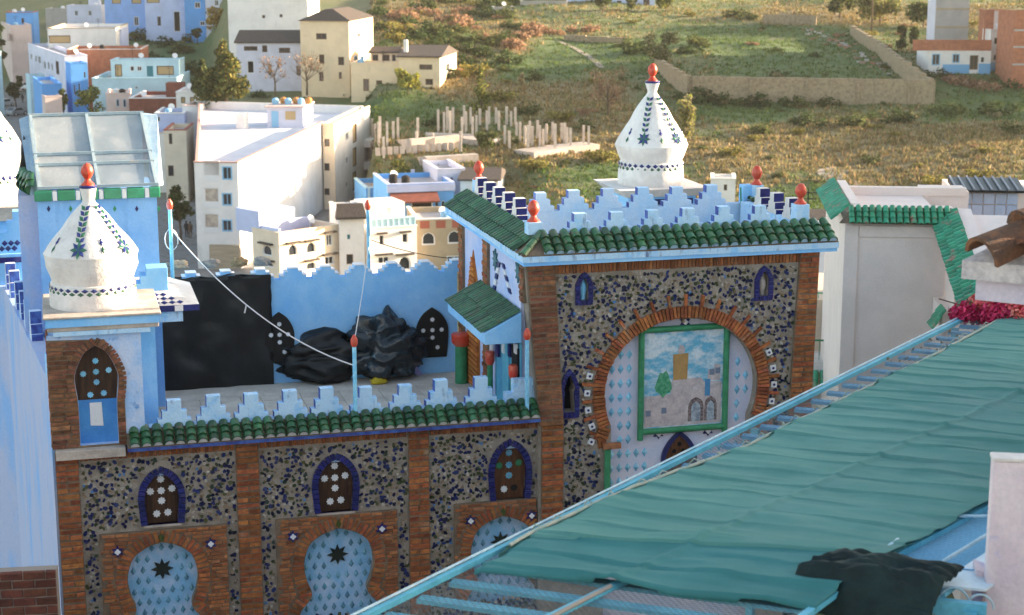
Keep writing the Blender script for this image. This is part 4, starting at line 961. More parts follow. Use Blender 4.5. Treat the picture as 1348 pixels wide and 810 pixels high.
# stepped blue buttress with a band of lozenges in front of the far turret
BD = 7.0
bt_ = thing('stepped_buttress', 'small stepped blue parapet with a lozenge tile band below the far dome', 'parapet', FA.W(fu(10, 330, BD), BD, TF), FA.a)
k_ = lambda x, y, d=BD: FA.hit(x, y, d)
z0_, z1_ = k_(10, 335)[1], k_(20, 280)[1]; x0_, x1_ = k_(-4, 310)[0], k_(26, 310)[0]
hq = (z1_ - z0_) / 4
obj('stepped_wall', MB().prism([(x0_, z0_), (x1_, z0_), (x1_, z1_), (x1_ - .1, z1_), (x1_ - .1, z1_ - hq), (x1_ - .2, z1_ - hq), (x1_ - .2, z1_ - 2 * hq), (x0_, z1_ - 2 * hq)], BD + .1, BD + .4), m_blue, bt_, FA)
obj('base_wall', MB().box(x0_, x1_ + .03, BD, BD + 1.2, TF - 1, z0_ - .001), m_blue, bt_, FA)
obj('edge_band', MB().box(x0_, x1_ + .03, BD - .012, BD - .001, z0_ - .14, z0_ - .05), m_navy, bt_, FA)
for row in range(2):
    for k in range(3): place('lozenge', lzm, FA.M @ Matrix.Translation((x0_ + .06 + k * .1 + row * .05, BD + .09, z0_ + .08 + row * .09)), bt_)

# ---------------------------------------------------------------- things on the terrace
def crumple(x, y, z, s=1.0):
    from mathutils import noise
    return noise.noise(Vector((x * 2.1, y * 2.1, z * 2.1))) * s + noise.noise(Vector((x * 5.3, y * 5.3, z * 5.3 + 9))) * s * .45
def cloth_box(name, mp, x0, x1, y0, y1, z0, z1, amp, parent=None, fr=FA, n=26):
    mb = MB()
    def skin(fn, nx, ny): mb.grid(nx, ny, fn)
    def pert(u, d, z, nu, nd, nz):
        c = crumple(u, d, z, amp) + .5 * amp * math.sin(u * 9 + z * 4 + 3 * crumple(u, d, z, 1)); return (u + nu * c, d + nd * c, z + nz * c)
    skin(lambda s, t: pert(x0 + (x1 - x0) * s, y0, z0 + (z1 - z0) * t, 0, -1, 0), n, n)
    skin(lambda s, t: pert(x1, y0 + (y1 - y0) * s, z0 + (z1 - z0) * t, 1, 0, 0), n, n)
    skin(lambda s, t: pert(x0, y1 + (y0 - y1) * s, z0 + (z1 - z0) * t, -1, 0, 0), n, n)
    skin(lambda s, t: pert(x0 + (x1 - x0) * s, y0 + (y1 - y0) * t, z1, 0, 0, 1), n, n)
    skin(lambda s, t: pert(x1 + (x0 - x1) * s, y1, z0 + (z1 - z0) * t, 0, 1, 0), n, n)
    me, c = mesh_of(mb, mp, name=name)
    bmm = bmesh.new(); bmm.from_mesh(me); bmesh.ops.remove_doubles(bmm, verts=bmm.verts, dist=amp * .5); bmm.to_mesh(me); bmm.free(); me.shade_smooth()
    return place(name, me, fr.M @ Matrix.Translation(c), parent)
TY = 2.55
A_ = PZ(209, 508, TF); B_ = PZ(362, 508, TF)
ua, da, _ = FA.loc(A_); ub, db, _ = FA.loc(B_); TY = (da + db) / 2
tz = FA.hit(300, 362, TY)[1]
tag(cloth_box('covered_stack', m_black, ua - .1, ub, TY, 3.9, TF, tz, .03), 'tall stack wrapped in black plastic sheet against the blue wall', 'tarpaulin')
def blob(name, c, rx, ry, rz, mp, amp=.12, seed=0, flat=True, fr=FA, parent=None, n=2.0):
    me = bpy.data.meshes.new(name); bmm = bmesh.new(); bmesh.ops.create_icosphere(bmm, subdivisions=5 if 'cover' in name or 'bundle' in name else 4, radius=1)
    from mathutils import noise
    for v in bmm.verts:
        p = v.co.copy(); soft = 'cover' in name or 'bundle' in name
        k = 1 + amp * noise.noise(p * n + Vector((seed, 0, 0))) if soft else 1 + amp * (noise.noise(p * n + Vector((seed, 0, 0))) + .5 * noise.noise(p * n * 2.6 + Vector((0, seed, 0))) + .3 * noise.noise(p * n * 6 + Vector((0, 0, seed))))
        q_ = Vector((p.x * 1.0 + p.z * .8, p.y * 1.3, p.z * 2.6 - p.x * .5)); k += (.20 * (1 - 2.4 * abs(noise.noise(q_ * 1.25 + Vector((seed, 3, 0))))) + .07 * (1 - 2.5 * abs(noise.noise(Vector((q_.x * 3.6, q_.y * 2.2, q_.z * 1.1)) + Vector((2, seed, 0)))))) if ('cover' in name or 'bundle' in name) else 0
        v.co = Vector((p.x * rx * k, p.y * ry * k, max(p.z, -.55) * rz * k))
    zmin = min(v.co.z for v in bmm.verts)
    for v in bmm.verts: v.co.z -= zmin
    bmm.to_mesh(me); bmm.free(); me.shade_smooth(); me.materials.append(mp)
    return place(name, me, fr.M @ Matrix.Translation(c), parent)
def on_floor(x, y): return FA.loc(PZ(x, y, TF))
u, d, _ = on_floor(430, 505)
tag(blob('covered_heap', (u, d + .4, TF), .70, .46, .43, m_black, .22, 3), 'low heap under black plastic beside the tall wrapped stack', 'tarpaulin')
u, d, _ = on_floor(522, 503)
tag(blob('plastic_bundle', (u - .12, d + .40, TF), .54, .42, .56, mat('blue black plastic', (.005, .009, .012), (.014, .026, .034), scale=5, rough=.2, spec=.6, bump=.3, bscale=12), .3, 8, n=2.0), 'bulging bundle of crumpled blue black plastic under the pointed shutter', 'bundle')
u, d, _ = on_floor(425, 500)
bz = FA.hit(435, 432, d + .75)
tag(cloth_box('blue_sheet', m_bluefab, FA.hit(405, 450, d + .8)[0], FA.hit(470, 450, d + .8)[0], d + .8, d + 1.05, TF, FA.hit(435, 428, d + .8)[1], .02, n=12), 'bright blue plastic sheet peeping over the black heap', 'tarpaulin')
u, d, _ = on_floor(497, 503); tag(blob('yellow_bag', (u, d - .12, TF), .12, .06, .07, mat('yellow plastic', (.62, .42, .03), rough=.5), .3, 4), 'small crumpled yellow bag in front of the plastic bundle', 'bag')
u, d, _ = on_floor(551, 494); tag(obj('purple_panel', MB().prism([(u - .03, TF), (u + .07, TF), (u - .02, TF + .14), (u - .09, TF + .12)], d, d + .03), m_purple, None, FA), 'little purple board leaning at the end of the bundle', 'board')
def shutter(cx, y0, y1, x0, x1, d, label):
    a, z0 = FA.hit(x0, y1, d); b, _ = FA.hit(x1, y1, d); z1 = FA.hit((x0 + x1) / 2, y0, d)[1]; c = (a + b) / 2; hw = (b - a) / 2; h_ = z1 - TF
    o = thing('pointed_shutter', label, 'shutter', FA.W(c, d, TF), FA.a, 'pointed shutters on the blue wall')
    hh_ = z1 - z0
    obj('board', MB().prism(arch(c, [(hw * .9, z0), (hw, z0 + hh_ * .3), (hw, z0 + hh_ * .62), (hw * .6, z0 + hh_ * .86), (0, z1)]), d, d + .03), mat('black wood', (.012, .010, .010), rough=.6), o, FA)
    for px, py in ((0, .76), (-.62, .55), (0, .55), (.62, .55), (0, .40), (.33, .20)):
        obj('hole_disc', MB().prism([(c + px * hw * .95 + x, z0 + hh_ * py + z) for x, z in flower_disc(.032)], d - .012, d - .001), m_whiteglaze, o, FA)  # pierced holes showing light, put in as white discs
shutter(0, 405, 472, 549, 590, 3.918, 'black pointed shutter with white discs for lit holes on the blue wall above the plastic bundle')
shutter(0, 411, 478, 350, 388, 3.918, 'black pointed shutter with white discs for lit holes half hidden by the tall wrapped stack')
sr = 0
for x, y, rx, label in ((234, 361, .16, 'long buff stone on top of the wrapped stack, nearest the turquoise pole'), (279, 362, .13, 'grey stone on top of the wrapped stack, next to the long buff one'), (316, 361, .13, 'brown speckled stone on top of the wrapped stack'), (346, 364, .12, 'flat grey stone at the end of the wrapped stack')):
    u = FA.hit(x, y, TY + .7)[0]; sr += 1
    tag(blob('stone', (u, TY + .75, tz - .02), rx, .1, .085, mat('field stone %d' % sr, ((.46, .36, .25), (.34, .29, .25), (.40, .25, .13), (.30, .27, .24))[sr - 1], ((.34, .26, .2), (.24, .2, .18), (.22, .14, .08), (.22, .2, .19))[sr - 1], scale=14, rough=.9, bump=.5), .35, sr + 20), label, 'stone', 'stones weighing down the plastic sheet')
def pole(name, x, ytop, ybot, d, label, tip=True, base_z=None, r=.028):
    u, z1 = FA.hit(x, ytop, d); z0 = base_z if base_z is not None else FA.hit(x, ybot, d)[1]
    o = thing(name, label, 'pole', FA.W(u, d, z0), FA.a, 'turquoise poles with red tips')
    obj('shaft', MB().lathe([(r, z0), (r, z1 - .16)], 10, u, d), m_dia, o, FA, smooth=True)
    obj('tip', MB().lathe([(r * 1.1, z1 - .16), (r * 1.7, z1 - .12), (r * 1.7, z1 - .06), (r * .5, z1)], 10, u, d), m_red, o, FA, smooth=True)
    return FA.W(u, d, z1)
a = pole('turquoise_pole', 466, 441, 525, -.03, 'turquoise pole with red tip standing against the front merlons', base_z=EAVE + .2)
b = pole('turquoise_pole', 484, 263, 360, 4.22, 'tall turquoise pole with pointed red tip behind the blue wall', base_z=GZ)
c = pole('turquoise_pole', 223, 262, 352, 3.9, 'turquoise pole with red tip beside the stair house', base_z=BW - .4)
dpp = pole('turquoise_pole', 694, 432, 535, -.15, 'thin turquoise pole with red tip against the tower pier', base_z=EAVE + .1, r=.03)
def sag(p, q, s, n=16): return [p.lerp(q, k / n) + Vector((0, 0, -s * 4 * (k / n) * (1 - k / n))) for k in range(n + 1)]
m_rope = mat('white cord', (.62, .6, .6), rough=.8)
a2 = a - Vector((0, 0, .42)); pts = sag(c - Vector((0, 0, .45)), a2, .30)
cl = thing('washing_line', 'pale cord sagging from the stair house pole to the front pole', 'cord', pts[8])
obj('cord', MB().tube(pts, .009, 6), m_rope, cl)
obj('knot', MB().tube([pts[7], pts[7] + Vector((-.03, 0, -.12))], .012, 6), m_rope, cl)
tag(obj('upright_cord', MB().tube(sag(a - Vector((0, 0, .1)), b - Vector((0, 0, .75)), .05), .006, 6), m_rope), 'pale cord rising from the front pole to the tall pole', 'cord')
tag(obj('loop_of_rope', MB().tube([c + Vector((.10 * math.cos(k * .5), .02, -.62 + .16 * math.sin(k * .5))) for k in range(14)], .008, 6), m_rope), 'loop of pale rope hung on the stair house pole', 'rope')
p = FA.W(FA.hit(640, 335, 3.0)[0], 3.0, FA.hit(640, 335, 3.0)[1])
tag(obj('electric_cable', MB().tube(sag(b - Vector((0, 0, .62)), FA.W(2.5, 3.8, FA.hit(600, 340, 3.8)[1]), .05), .006, 6), m_dark), 'thin dark cable between the tall pole and the tower', 'cable')
# ---------------------------------------------------------------- pergola with shade cloth in the foreground
TZ = 35.8
TO = PZ(480, 808, TZ); TS = Vector((math.sin(R(34.6)), math.cos(R(34.6)), 0)); TR = Vector((math.sin(R(69.7)), -math.cos(R(69.7)), 0))
def TP(r, s_, z=0.0): return Vector((TO.x, TO.y, TZ)) + TR * r + TS * s_ + Vector((0, 0, z))
def tp(x, y):
    p = PZ(x, y, TZ) - TO; det = TR.x * TS.y - TR.y * TS.x
    return (p.x * TS.y - p.y * TS.x) / det, (TR.x * p.y - TR.y * p.x) / det
perg = thing('pergola', 'cyan metal pergola frame with wire netting in front of the mosaic wing', 'pergola', TP(1, 4, GZ - TZ), R(-32))
SN, SFAR = -1.2, tp(1340, 383)[1]
RE = tp(1140, 748)[0]
RTAB = sorted(tp(x, y)[::-1] for x, y in ((1137, 750), (1220, 706), (1308, 659), (1400, 611), (1560, 527)))
def RR(s_):
    for (a_, b_), (c_, d_) in zip(RTAB, RTAB[1:]):
        if s_ <= c_: return b_ + (d_ - b_) * max(0, (s_ - a_)) / (c_ - a_)
    return RTAB[-1][1]
TUB = (tp(806, 769), tp(1331, 527))
for (ra, sa), (rb2, sb2), w_ in (((0, SN - 1), (0, SFAR), .045), (TUB[0], TUB[1], .045), (TUB[0], (TUB[0][0] - .25, SN - 1), .045), (RTAB[0][::-1], RTAB[2][::-1], .05), (RTAB[0][::-1], (RTAB[0][1], SN - 1), .05)):
    obj('beam', MB().bar(TP(ra, sa, -.02), TP(rb2, sb2, -.02), w_, .04), m_cyan, perg)
obj('edge_pipe', MB().tube([TP(-.03, SN - 1, .012), TP(-.03, SFAR, .012)], .009, 8), mat('pale cyan paint', (.46, .62, .68), (.3, .5, .6), scale=6, rough=.5), perg)
s_ = SN - .8; k = 0
while s_ < SFAR:
    obj('crossbar', MB().bar(TP(.035, s_, -.065), TP(RR(s_) - .03, s_, -.065), .095, .03), m_cyan if s_ < 3 else m_cyan2, perg); s_ += .36; k += 1
obj('strut_pipe', MB().tube([TP(tp(725, 808)[0], tp(725, 808)[1] - .4, -.012), TP(tp(800, 771)[0] + .02, tp(800, 771)[1], -.0)], .016, 8), mat('dull steel pipe', (.24, .24, .24), (.3, .26, .22), scale=9, rough=.5, metal=.3), perg)
for r, s2 in ((.02, -.5), (.02, 5.5), (.02, 10.5), (RR(.2), .2), (RR(4.0), 4.0)): obj('post', MB().box(-.035, .035, -.035, .035, 0, TZ - GZ - .07), m_cyan, perg, Frame(Vector((TP(r, s2).x, TP(r, s2).y, GZ)), R(-32)))
# wire netting: two families of diagonal wires
mb = MB(); pit = .05
def wire(r0, s0, r1, s1):
    p, q_ = TP(r0, s0, -.035), TP(r1, s1, -.035); dd = (q_ - p); 
    if dd.length < .02: return
    n = Vector((-dd.y, dd.x, 0)).normalized() * .0019; z = Vector((0, 0, .0022))
    mb.add([p + n, p - n, p + z, q_ + n, q_ - n, q_ + z], [(0, 3, 5, 2), (1, 2, 5, 4), (0, 1, 4, 3)])
def clip_wires(ra, rb_, sa, sb):
    W_ = rb_ - ra; c0 = sa - W_
    n = int((sb - c0) / pit)
    for i in range(n):
        c = c0 + i * pit
        for fl in (0, 1):
            a0, a1 = max(0, sa - c), min(W_, sb - c)
            if a1 <= a0: continue
            if fl == 0: wire(ra + a0, c + a0, ra + a1, c + a1)
            else: wire(rb_ - a0, c + a0, rb_ - a1, c + a1)
near_s = tp(700, 757)[1]
clip_wires(.03, RE, SN, near_s + .2); clip_wires(.03, .9, near_s + .2, SFAR)
obj('wire_netting', mb, m_wire, perg, kind='stuff')
# shade cloth
from mathutils import noise as NZ
edge_px = [(623, 751), (700, 706), (790, 664), (860, 636), (987, 590), (1037, 563), (1066, 551), (1128, 520), (1174, 498), (1231, 470), (1320, 421)]
edge = sorted([tp(x, y)[::-1] for x, y in edge_px])           # (s, r)
def lerp_tab(tab, v):
    if v <= tab[0][0]: return tab[0][1]
    for (a, b), (c, d) in zip(tab, tab[1:]):
        if v <= c: return b + (d - b) * (v - a) / (c - a)
    return tab[-1][1]
s_near = [tp(x, y) for x, y in ((623, 751), (708, 759), (806, 770), (900, 783), (1010, 792), (1140, 812))]
s_seam = [tp(x, y) for x, y in ((640, 735), (685, 714), (786, 720), (900, 725), (1041, 733), (1140, 744))]
S_END = tp(1330, 420)[1]
m_cloth = mat('green shade cloth', (.068, .232, .205), (.09, .265, .235), scale=1.1, rough=.78, spec=.25, bump=.35, bscale=170, fine=.07, c3=(.11, .25, .235), scale3=1.6, lo3=.52, hi3=.85, stretch3=(1, 1, 1))
def ripple(r, s_):
    ph = s_ / .36 * 2 * math.pi
    n1 = NZ.noise(Vector((r * .7, s_ * 2.4, 1.3))); n2 = NZ.noise(Vector((r * 2.2 + 5, s_ * 7.5, 4.7))); n3 = NZ.noise(Vector((r * 1.1, s_ * 1.0, 9.1)))
    fr_ = (s_ / .36 + .16 * n3 + .10 * NZ.noise(Vector((r * 2.5, s_ * .4, 7.7)))); ri = math.floor(fr_); fr_ -= ri
    amp = max(.1, .55 + 1.1 * NZ.noise(Vector((r * 1.5, ri * 3.7, 5.5))))
    z = .027 * amp * (1 - fr_) ** 1.6 + .028 * n1 + .02 * max(0, n2) + .035 * max(0, NZ.noise(Vector((r * 1.6, s_ * 4.1, 2.0))) - .12)
    z += .02 * math.exp(-((r - (TUB[0][0] + (TUB[1][0] - TUB[0][0]) * (s_ - TUB[0][1]) / (TUB[1][1] - TUB[0][1]))) / .035) ** 2)
    return z
def cloth(name, tab_near, s_end, lift, nx, ny, parent, m=None, extra=0):
    tab = sorted(tab_near)
    mb = MB()
    def fn(a, b):
        s0 = None; r0 = None
        # along b the cloth goes from its near edge to its far end
        rl_n, rr_n = tab[0][0], RE + .03
        r = rl_n + (rr_n - rl_n) * a; sn = lerp_tab(tab, r) + .012 * NZ.noise(Vector((r * 6, 0, 3)))
        s_ = sn + (s_end - sn) * b
        rl = lerp_tab(edge, s_) + .02 * NZ.noise(Vector((s_ * 3, 1, 0))); r2 = rl + (RR(s_) + .03 + .02 * NZ.noise(Vector((s_ * 2.2, 7, 0))) - rl) * a
        z = ripple(r2, s_) + lift
        if a < .015: z -= .02
        if b < .008: z -= .03
        return TP(r2, s_, z + .004)
    mb.grid(nx, ny, fn)
    me, c = mesh_of(mb, m or m_cloth, name=name); me.shade_smooth()
    o = place(name, me, Matrix.Translation(c), parent)
    so = o.modifiers.new('thickness', 'SOLIDIFY'); so.thickness = .004; so.offset = -1
    return o
awn = thing('shade_cloth', 'rippled teal green shade cloth stretched over the pergola', 'shade cloth', TP(1.2, 5, 0), R(-32))
cloth('lower_sheet', s_near, 2.6, .012, 90, 60, awn, mat('darker green shade cloth', (.02, .16, .16), (.03, .19, .19), scale=1.3, rough=.75, bump=.35, bscale=170, fine=.07))
cloth('upper_sheet', s_seam, S_END, .034, 120, 760, awn)
hem = []
for k in range(70):
    s_ = edge[0][0] + .5 + (S_END - edge[0][0] - .5) * k / 69; hem.append(TP(lerp_tab(edge, s_) + .01 * NZ.noise(Vector((s_ * 5, 0, 0))), s_, .03 + .012 * NZ.noise(Vector((s_ * 4, 2, 0)))))
obj('hem_rope', MB().tube(hem, .014, 6), mat('sandy hem', (.40, .40, .33), (.24, .34, .31), scale=8, rough=.85), awn)
for k in range(26):
    p = hem[3 + int(k * 2.5)]; q2 = p + TR * -random.uniform(.04, .1) + TS * random.uniform(-.05, .05)
    obj('tie', MB().tube([p + Vector((0, 0, .015)), (p + q2) / 2 + Vector((0, 0, .03)), q2 - Vector((0, 0, .03))], .006, 5), MATS['sandy hem'], awn)
# rolled bundle of darker net at the near edge
bb = tp(1120, 800)
m_net = mat('dark green net', (.002, .012, .012), (.005, .026, .025), scale=3, rough=.7, bump=.4, bscale=60, fine=.15)
mb = MB()
def bun(a, b):
    r = tp(1010, 790)[0] + (tp(1205, 812)[0] - tp(1010, 790)[0]) * a; s0 = lerp_tab(sorted(s_seam), r) + .02
    th = b * 2.6; hh_ = .10 * math.sin(math.pi * min(1, max(.02, a * .96 + .03))) ** .6
    s_ = s0 - .62 * b - .1 * math.sin(th); z = hh_ * math.sin(math.pi * (b * .8 + .08)) - .55 * max(0, b - .55) + .05 * NZ.noise(Vector((r * 5, b * 4, 0))) + .035 * (1 - 2 * abs(NZ.noise(Vector((r * 3 + b * 2, b * 9, 2)))))
    return TP(r, s_, z + .03)
mb.grid(60, 40, bun); me, c = mesh_of(mb, m_net, name='rolled_net'); me.shade_smooth()
o = tag(place('rolled_net', me, Matrix.Translation(c)), 'dark green net bunched over the near edge of the shade cloth', 'net'); so = o.modifiers.new('thickness', 'SOLIDIFY'); so.thickness = .006

# ---------------------------------------------------------------- blue netted lean-to and pink pillar at the right
lean = thing('netted_lean_to', 'blue netted lean-to roof with a white sheet beside the shade cloth', 'roof', TP(RE + .3, 1.2, GZ - TZ), R(-32))
LZ = -.05
m_bnet = mat('blue netting sheet', (.11, .46, .66), (.18, .55, .72), scale=2.4, rough=.55, bump=.5, bscale=150, fine=.14, c3=(.08, .32, .60), scale3=1.2, lo3=.5, hi3=.8)
P4 = [tp(1140, 752), tp(1245, 772), tp(1420, 640), tp(1290, 615)]
obj('net_sheet', MB().hexa([TP(r, s2, LZ - .03) for r, s2 in P4] + [TP(r, s2, LZ) for r, s2 in P4]), m_bnet, lean)
mb = MB()
a0, a1, a2, a3 = [TP(r, s2, LZ + .006) for r, s2 in P4]
for k in range(64):
    t_ = (k + .5) / 64; mb.bar(a0.lerp(a3, t_), a1.lerp(a2, t_), .006, .008)
obj('net_cords', mb, mat('cyan cord', (.30, .58, .74), rough=.7), lean, kind='stuff')
P5 = [tp(1232, 766), tp(1298, 772), tp(1345, 738), tp(1316, 712)]
obj('white_sheet', MB().hexa([TP(r, s2, LZ + .012) for r, s2 in P5] + [TP(r, s2, LZ + .03) for r, s2 in P5]), mat('milky plastic sheet', (.52, .66, .74), (.62, .70, .74), scale=3, rough=.4, fine=.06), lean)
obj('sheet_joint', MB().bar(TP(*tp(1262, 746), LZ + .034), TP(*tp(1340, 752), LZ + .034), .012, .006), m_cyan2, lean)
m_pipe2 = MATS['pale cyan paint']
obj('edge_pipe', MB().tube([TP(*tp(1136, 748), .02), TP(*tp(1182, 716), .03)], .016, 8), m_pipe2, lean)
obj('edge_pipe', MB().tube([TP(*tp(1202, 767), .0), TP(*tp(1240, 742), .01), TP(*tp(1315, 698), .02)], .014, 8), m_pipe2, lean)
obj('edge_pipe', MB().tube([TP(*tp(1262, 683), .02), TP(*tp(1330, 683), .02)], .013, 8), m_pipe2, lean)
fr0, fr1 = TP(*tp(1196, 773), LZ - .06), TP(*tp(1300, 784), LZ - .06)
obj('front_beam', MB().bar(fr0, fr1, .06, .10), m_cyan, lean)
obj('post', MB().box(-.04, .04, -.04, .04, 0, fr1.z - GZ), m_cyan, lean, Frame(Vector((fr1.x - .1, fr1.y, GZ)), R(-32)))
PLY = 10.9
pk = mat('pink limewash', (.72, .60, .62), (.64, .52, .57), scale=3.5, rough=.9, bump=.4, bscale=30, c3=(.42, .40, .66), scale3=3, lo3=.62, hi3=.72, fine=.06)
pa = PY(1308, 602, PLY); pb_ = PY(1308, 790, PLY)
pil = thing('pink_pillar', 'pink limewashed masonry pillar beside the blue lean-to', 'pillar', (pa.x + .25, PLY + .25, GZ))
PF = Frame(Vector((pa.x, PLY, 0)), R(-8))
obj('shaft', MB().box(0, .6, 0, .12, GZ, pa.z - .03), pk, pil, PF, bevel=.012)
obj('cap', MB().box(-.008, .61, -.01, .13, pa.z - .029, pa.z), m_white, pil, PF, bevel=.01)
lw = thing('blue_yard_wall', 'blue lilac yard wall with sloping pink coping under the pillar', 'wall', (pa.x, PLY - .3, GZ))
w0_, w1_ = PY(1300, 757, PLY + .02), PY(1348, 804, PLY + .02)
obj('wall', MB().add([], []).prism([(-.05, GZ), (.8, GZ), (.8, w1_.z - .75), (.2, w1_.z - .1), (-.05, w0_.z - .07)], .14, .3), mat('blue lilac limewash', (.30, .34, .62), (.42, .42, .64), scale=4, rough=.9, bump=.4, fine=.1), lw, PF)
obj('coping', MB().prism([(-.05, w0_.z - .068), (.2, w1_.z - .098), (.8, w1_.z - .748), (.8, w1_.z - .65), (.2, w1_.z), (.02, w0_.z - .02), (-.05, w0_.z)], .12, .32), pk, lw, PF)
obj('wire_arch', MB().tube([PY(1255 + 22 * math.cos(a) , 800 - 22 * math.sin(a) * 1.2, PLY - .1) for a in [k * .26 for k in range(13)]], .008, 6).tube([PY(1290 + 18 * math.cos(a), 802 - 16 * math.sin(a) * 1.2, PLY - .1) for a in [k * .26 for k in range(13)]], .008, 6), m_pipe2, lw)

# ---------------------------------------------------------------- terracotta roof corner at the right edge
m_terra = mat('old terracotta', (.19, .075, .042), (.10, .048, .032), scale=6, rough=.88, rand=.25, bump=.5, bscale=50, c3=(.06, .045, .04), scale3=7, lo3=.55, hi3=.7, fine=.2)
TY2 = 13.0
c0 = PY(1280, 342, TY2); ev = Vector((.86, -.5, 0)).normalized(); dv = Vector((-.46, -.16, -.17))
tr_ = thing('terracotta_roof', 'corner of a weathered terracotta barrel tile roof on a whitewashed eave', 'roof', c0 + ev * .8 + Vector((0, 0, -.2)))
A_ = c0 - dv * 1.0 - ev * .12; B_ = A_ + ev * 1.5
tiles(tr_, A_, B_, dv, 4, 1, m_terra, fill=.48, over=1.08, wob=.06)
A2 = A_ - dv * .62 + Vector((0, 0, .02)) - ev * .02; tiles(tr_, A2, A2 + ev * 1.5, dv * .8, 4, 1, m_terra, fill=.47, over=1.08, wob=.06)
up3 = Vector((0, 0, -.06))
mb = MB().hexa([A_ + dv * .9 + up3 * 3, A_ + dv * .9 + up3 * 3 + ev * 1.5, A_ - dv * 1.6 + ev * 1.5 + up3 * 3, A_ - dv * 1.6 + up3 * 3, A_ + dv * .9 + up3 * .6, A_ + dv * .9 + ev * 1.5 + up3 * .6, A_ - dv * 1.6 + ev * 1.5 + up3 * .2, A_ - dv * 1.6 + up3 * .2])
obj('mortar_bed', mb, mat('lime mortar', (.58, .52, .52), (.40, .35, .36), scale=8, rough=.95, bump=.6, bscale=40), tr_)
q0 = A_ + dv * .62 + up3 * 3.1
obj('eave_wall', MB().hexa([q0 + Vector((0, 0, -1.6)), q0 + ev * 1.5 + Vector((0, 0, -1.6)), q0 + ev * 1.5 - dv * 1.8 + Vector((0, 0, -1.6)), q0 - dv * 1.8 + Vector((0, 0, -1.6)), q0, q0 + ev * 1.5, q0 + ev * 1.5 - dv * 1.8, q0 - dv * 1.8]), pk, tr_) if False else None
obj('eave_slab', MB().hexa([q0 + Vector((0, 0, -.22)), q0 + ev * 1.5 + Vector((0, 0, -.22)), q0 + ev * 1.5 - dv * 1.8 * Vector((1, 1, 0)).length + Vector((0, 0, -.22)), q0 - dv * Vector((1, 1, 0)).length * 1.8 + Vector((0, 0, -.5)), q0, q0 + ev * 1.5, q0 + ev * 1.5 - dv * 1.8, q0 - dv * 1.8]), mat('whitewashed eave', (.58, .50, .56), (.48, .42, .5), scale=4, rough=.9, bump=.3), tr_)
# house body that carries it, out of frame to the right
hb0 = q0 + ev * .9 - dv * 1.2
obj('house_wall', MB().box(0, 5, -2.5, 4, GZ, q0.z - .23), pk, tr_, Frame(Vector((hb0.x + .55, hb0.y, 0)), R(-10)))

# ---------------------------------------------------------------- bougainvillea spilling over the pergola's far corner
def leaf_cloud(mb, centre, rad, n, size, cols, rng, squash=1.0):
    for _ in range(n):
        v = rng.normal(size=3); v /= np.linalg.norm(v); rr_ = rng.random() ** .45
        p = Vector(centre) + Vector((v[0] * rad * rr_, v[1] * rad * rr_, v[2] * rad * rr_ * squash))
        a = Vector(rng.normal(size=3)).normalized(); b = a.orthogonal().normalized(); c_ = a.cross(b); s2 = size * rng.uniform(.6, 1.3)
        cc = cols[rng.integers(len(cols))]; k = rng.uniform(.75, 1.2)
        mb.add([p - b * s2, p + c_ * s2 * .6 + a * s2 * .2, p + b * s2, p - c_ * s2 * .6 + a * s2 * .2], [(0, 1, 2), (0, 2, 3)], tuple(x * k for x in cc))
crim = [(.52, .02, .09), (.62, .04, .13), (.42, .015, .07)]; coral = [(.75, .15, .13), (.82, .24, .20), (.66, .08, .11)]
bou = thing('bougainvillea', 'crimson and coral bougainvillea spilling over the pergola corner', 'flowers', PZ(1300, 420, TZ))
for nm, px, z, rad, n, cols in (('crimson_spray', (1268, 412), .05, .17, 420, crim), ('coral_spray', (1300, 398), .16, .20, 600, coral), ('crimson_spray', (1310, 415), .06, .19, 520, crim), ('coral_spray', (1340, 410), .1, .2, 520, coral), ('crimson_spray', (1290, 415), .02, .16, 300, crim)):
    mb = MB(); leaf_cloud(mb, PZ(px[0], px[1], TZ + z), rad, int(n * .8), .036, cols, RNG, .8); obj(nm, mb, m_flowerR, bou)
mb = MB()
for k in range(9): p = PZ(1262 + k * 10, 416, TZ); mb.tube([p, p + Vector((random.uniform(-.1, .1), .1, .1)), p + Vector((random.uniform(-.2, .2), .2, .16))], .008, 5)
obj('stems', mb, mat('woody stem', (.1, .06, .04), rough=.9), bou)
mb = MB(); 
for k in range(160):
    r = random.uniform(.05, .6); s2 = random.uniform(tp(1180, 480)[1], SFAR - .8); leaf_cloud(mb, TP(r, s2, -.03), .03, 1, .022, [(.25, .16, .09), (.34, .22, .12), (.16, .12, .08)], RNG)
tag(obj('dry_leaves', mb, m_flowerR), 'dry fallen leaves caught on the wire netting by the bougainvillea', 'leaves')['kind'] = 'stuff'

# ---------------------------------------------------------------- low brick wall at the left foot
BF = Frame((lambda p: Vector((p.x, p.y, 0)))(PY(40, 780, 19.6)), R(8))
bz1 = BF.hit(40, 753)[1]; bx0, bx1 = BF.hit(-30, 780)[0], BF.hit(75, 780)[0]
lowb = thing('low_brick_wall', 'low wall of big red bricks at the foot of the lane wall', 'wall', BF.W((bx0 + bx1) / 2, .1, GZ), BF.a)
obj('core', MB().box(bx0, bx1, .02, .22, GZ, bz1 - .01), mat('grey mortar', (.30, .25, .22), rough=.95, bump=.4), lowb, BF)
mrb = mat('dull red brick', (.16, .05, .033), (.10, .035, .026), scale=8, rough=.85, rand=.25, bump=.3, fine=.15)
zz = bz1 - .055; row = 0
while zz > bz1 - 1.0:
    u = bx0 - (.13 if row % 2 else 0)
    while u < bx1:
        L = min(.27, bx1 - u); brick(lowb, BF, max(u, bx0) + L / 2, .0, zz, L - .014, .098, D=.06, m=mrb); u += .27
    zz -= .112; row += 1

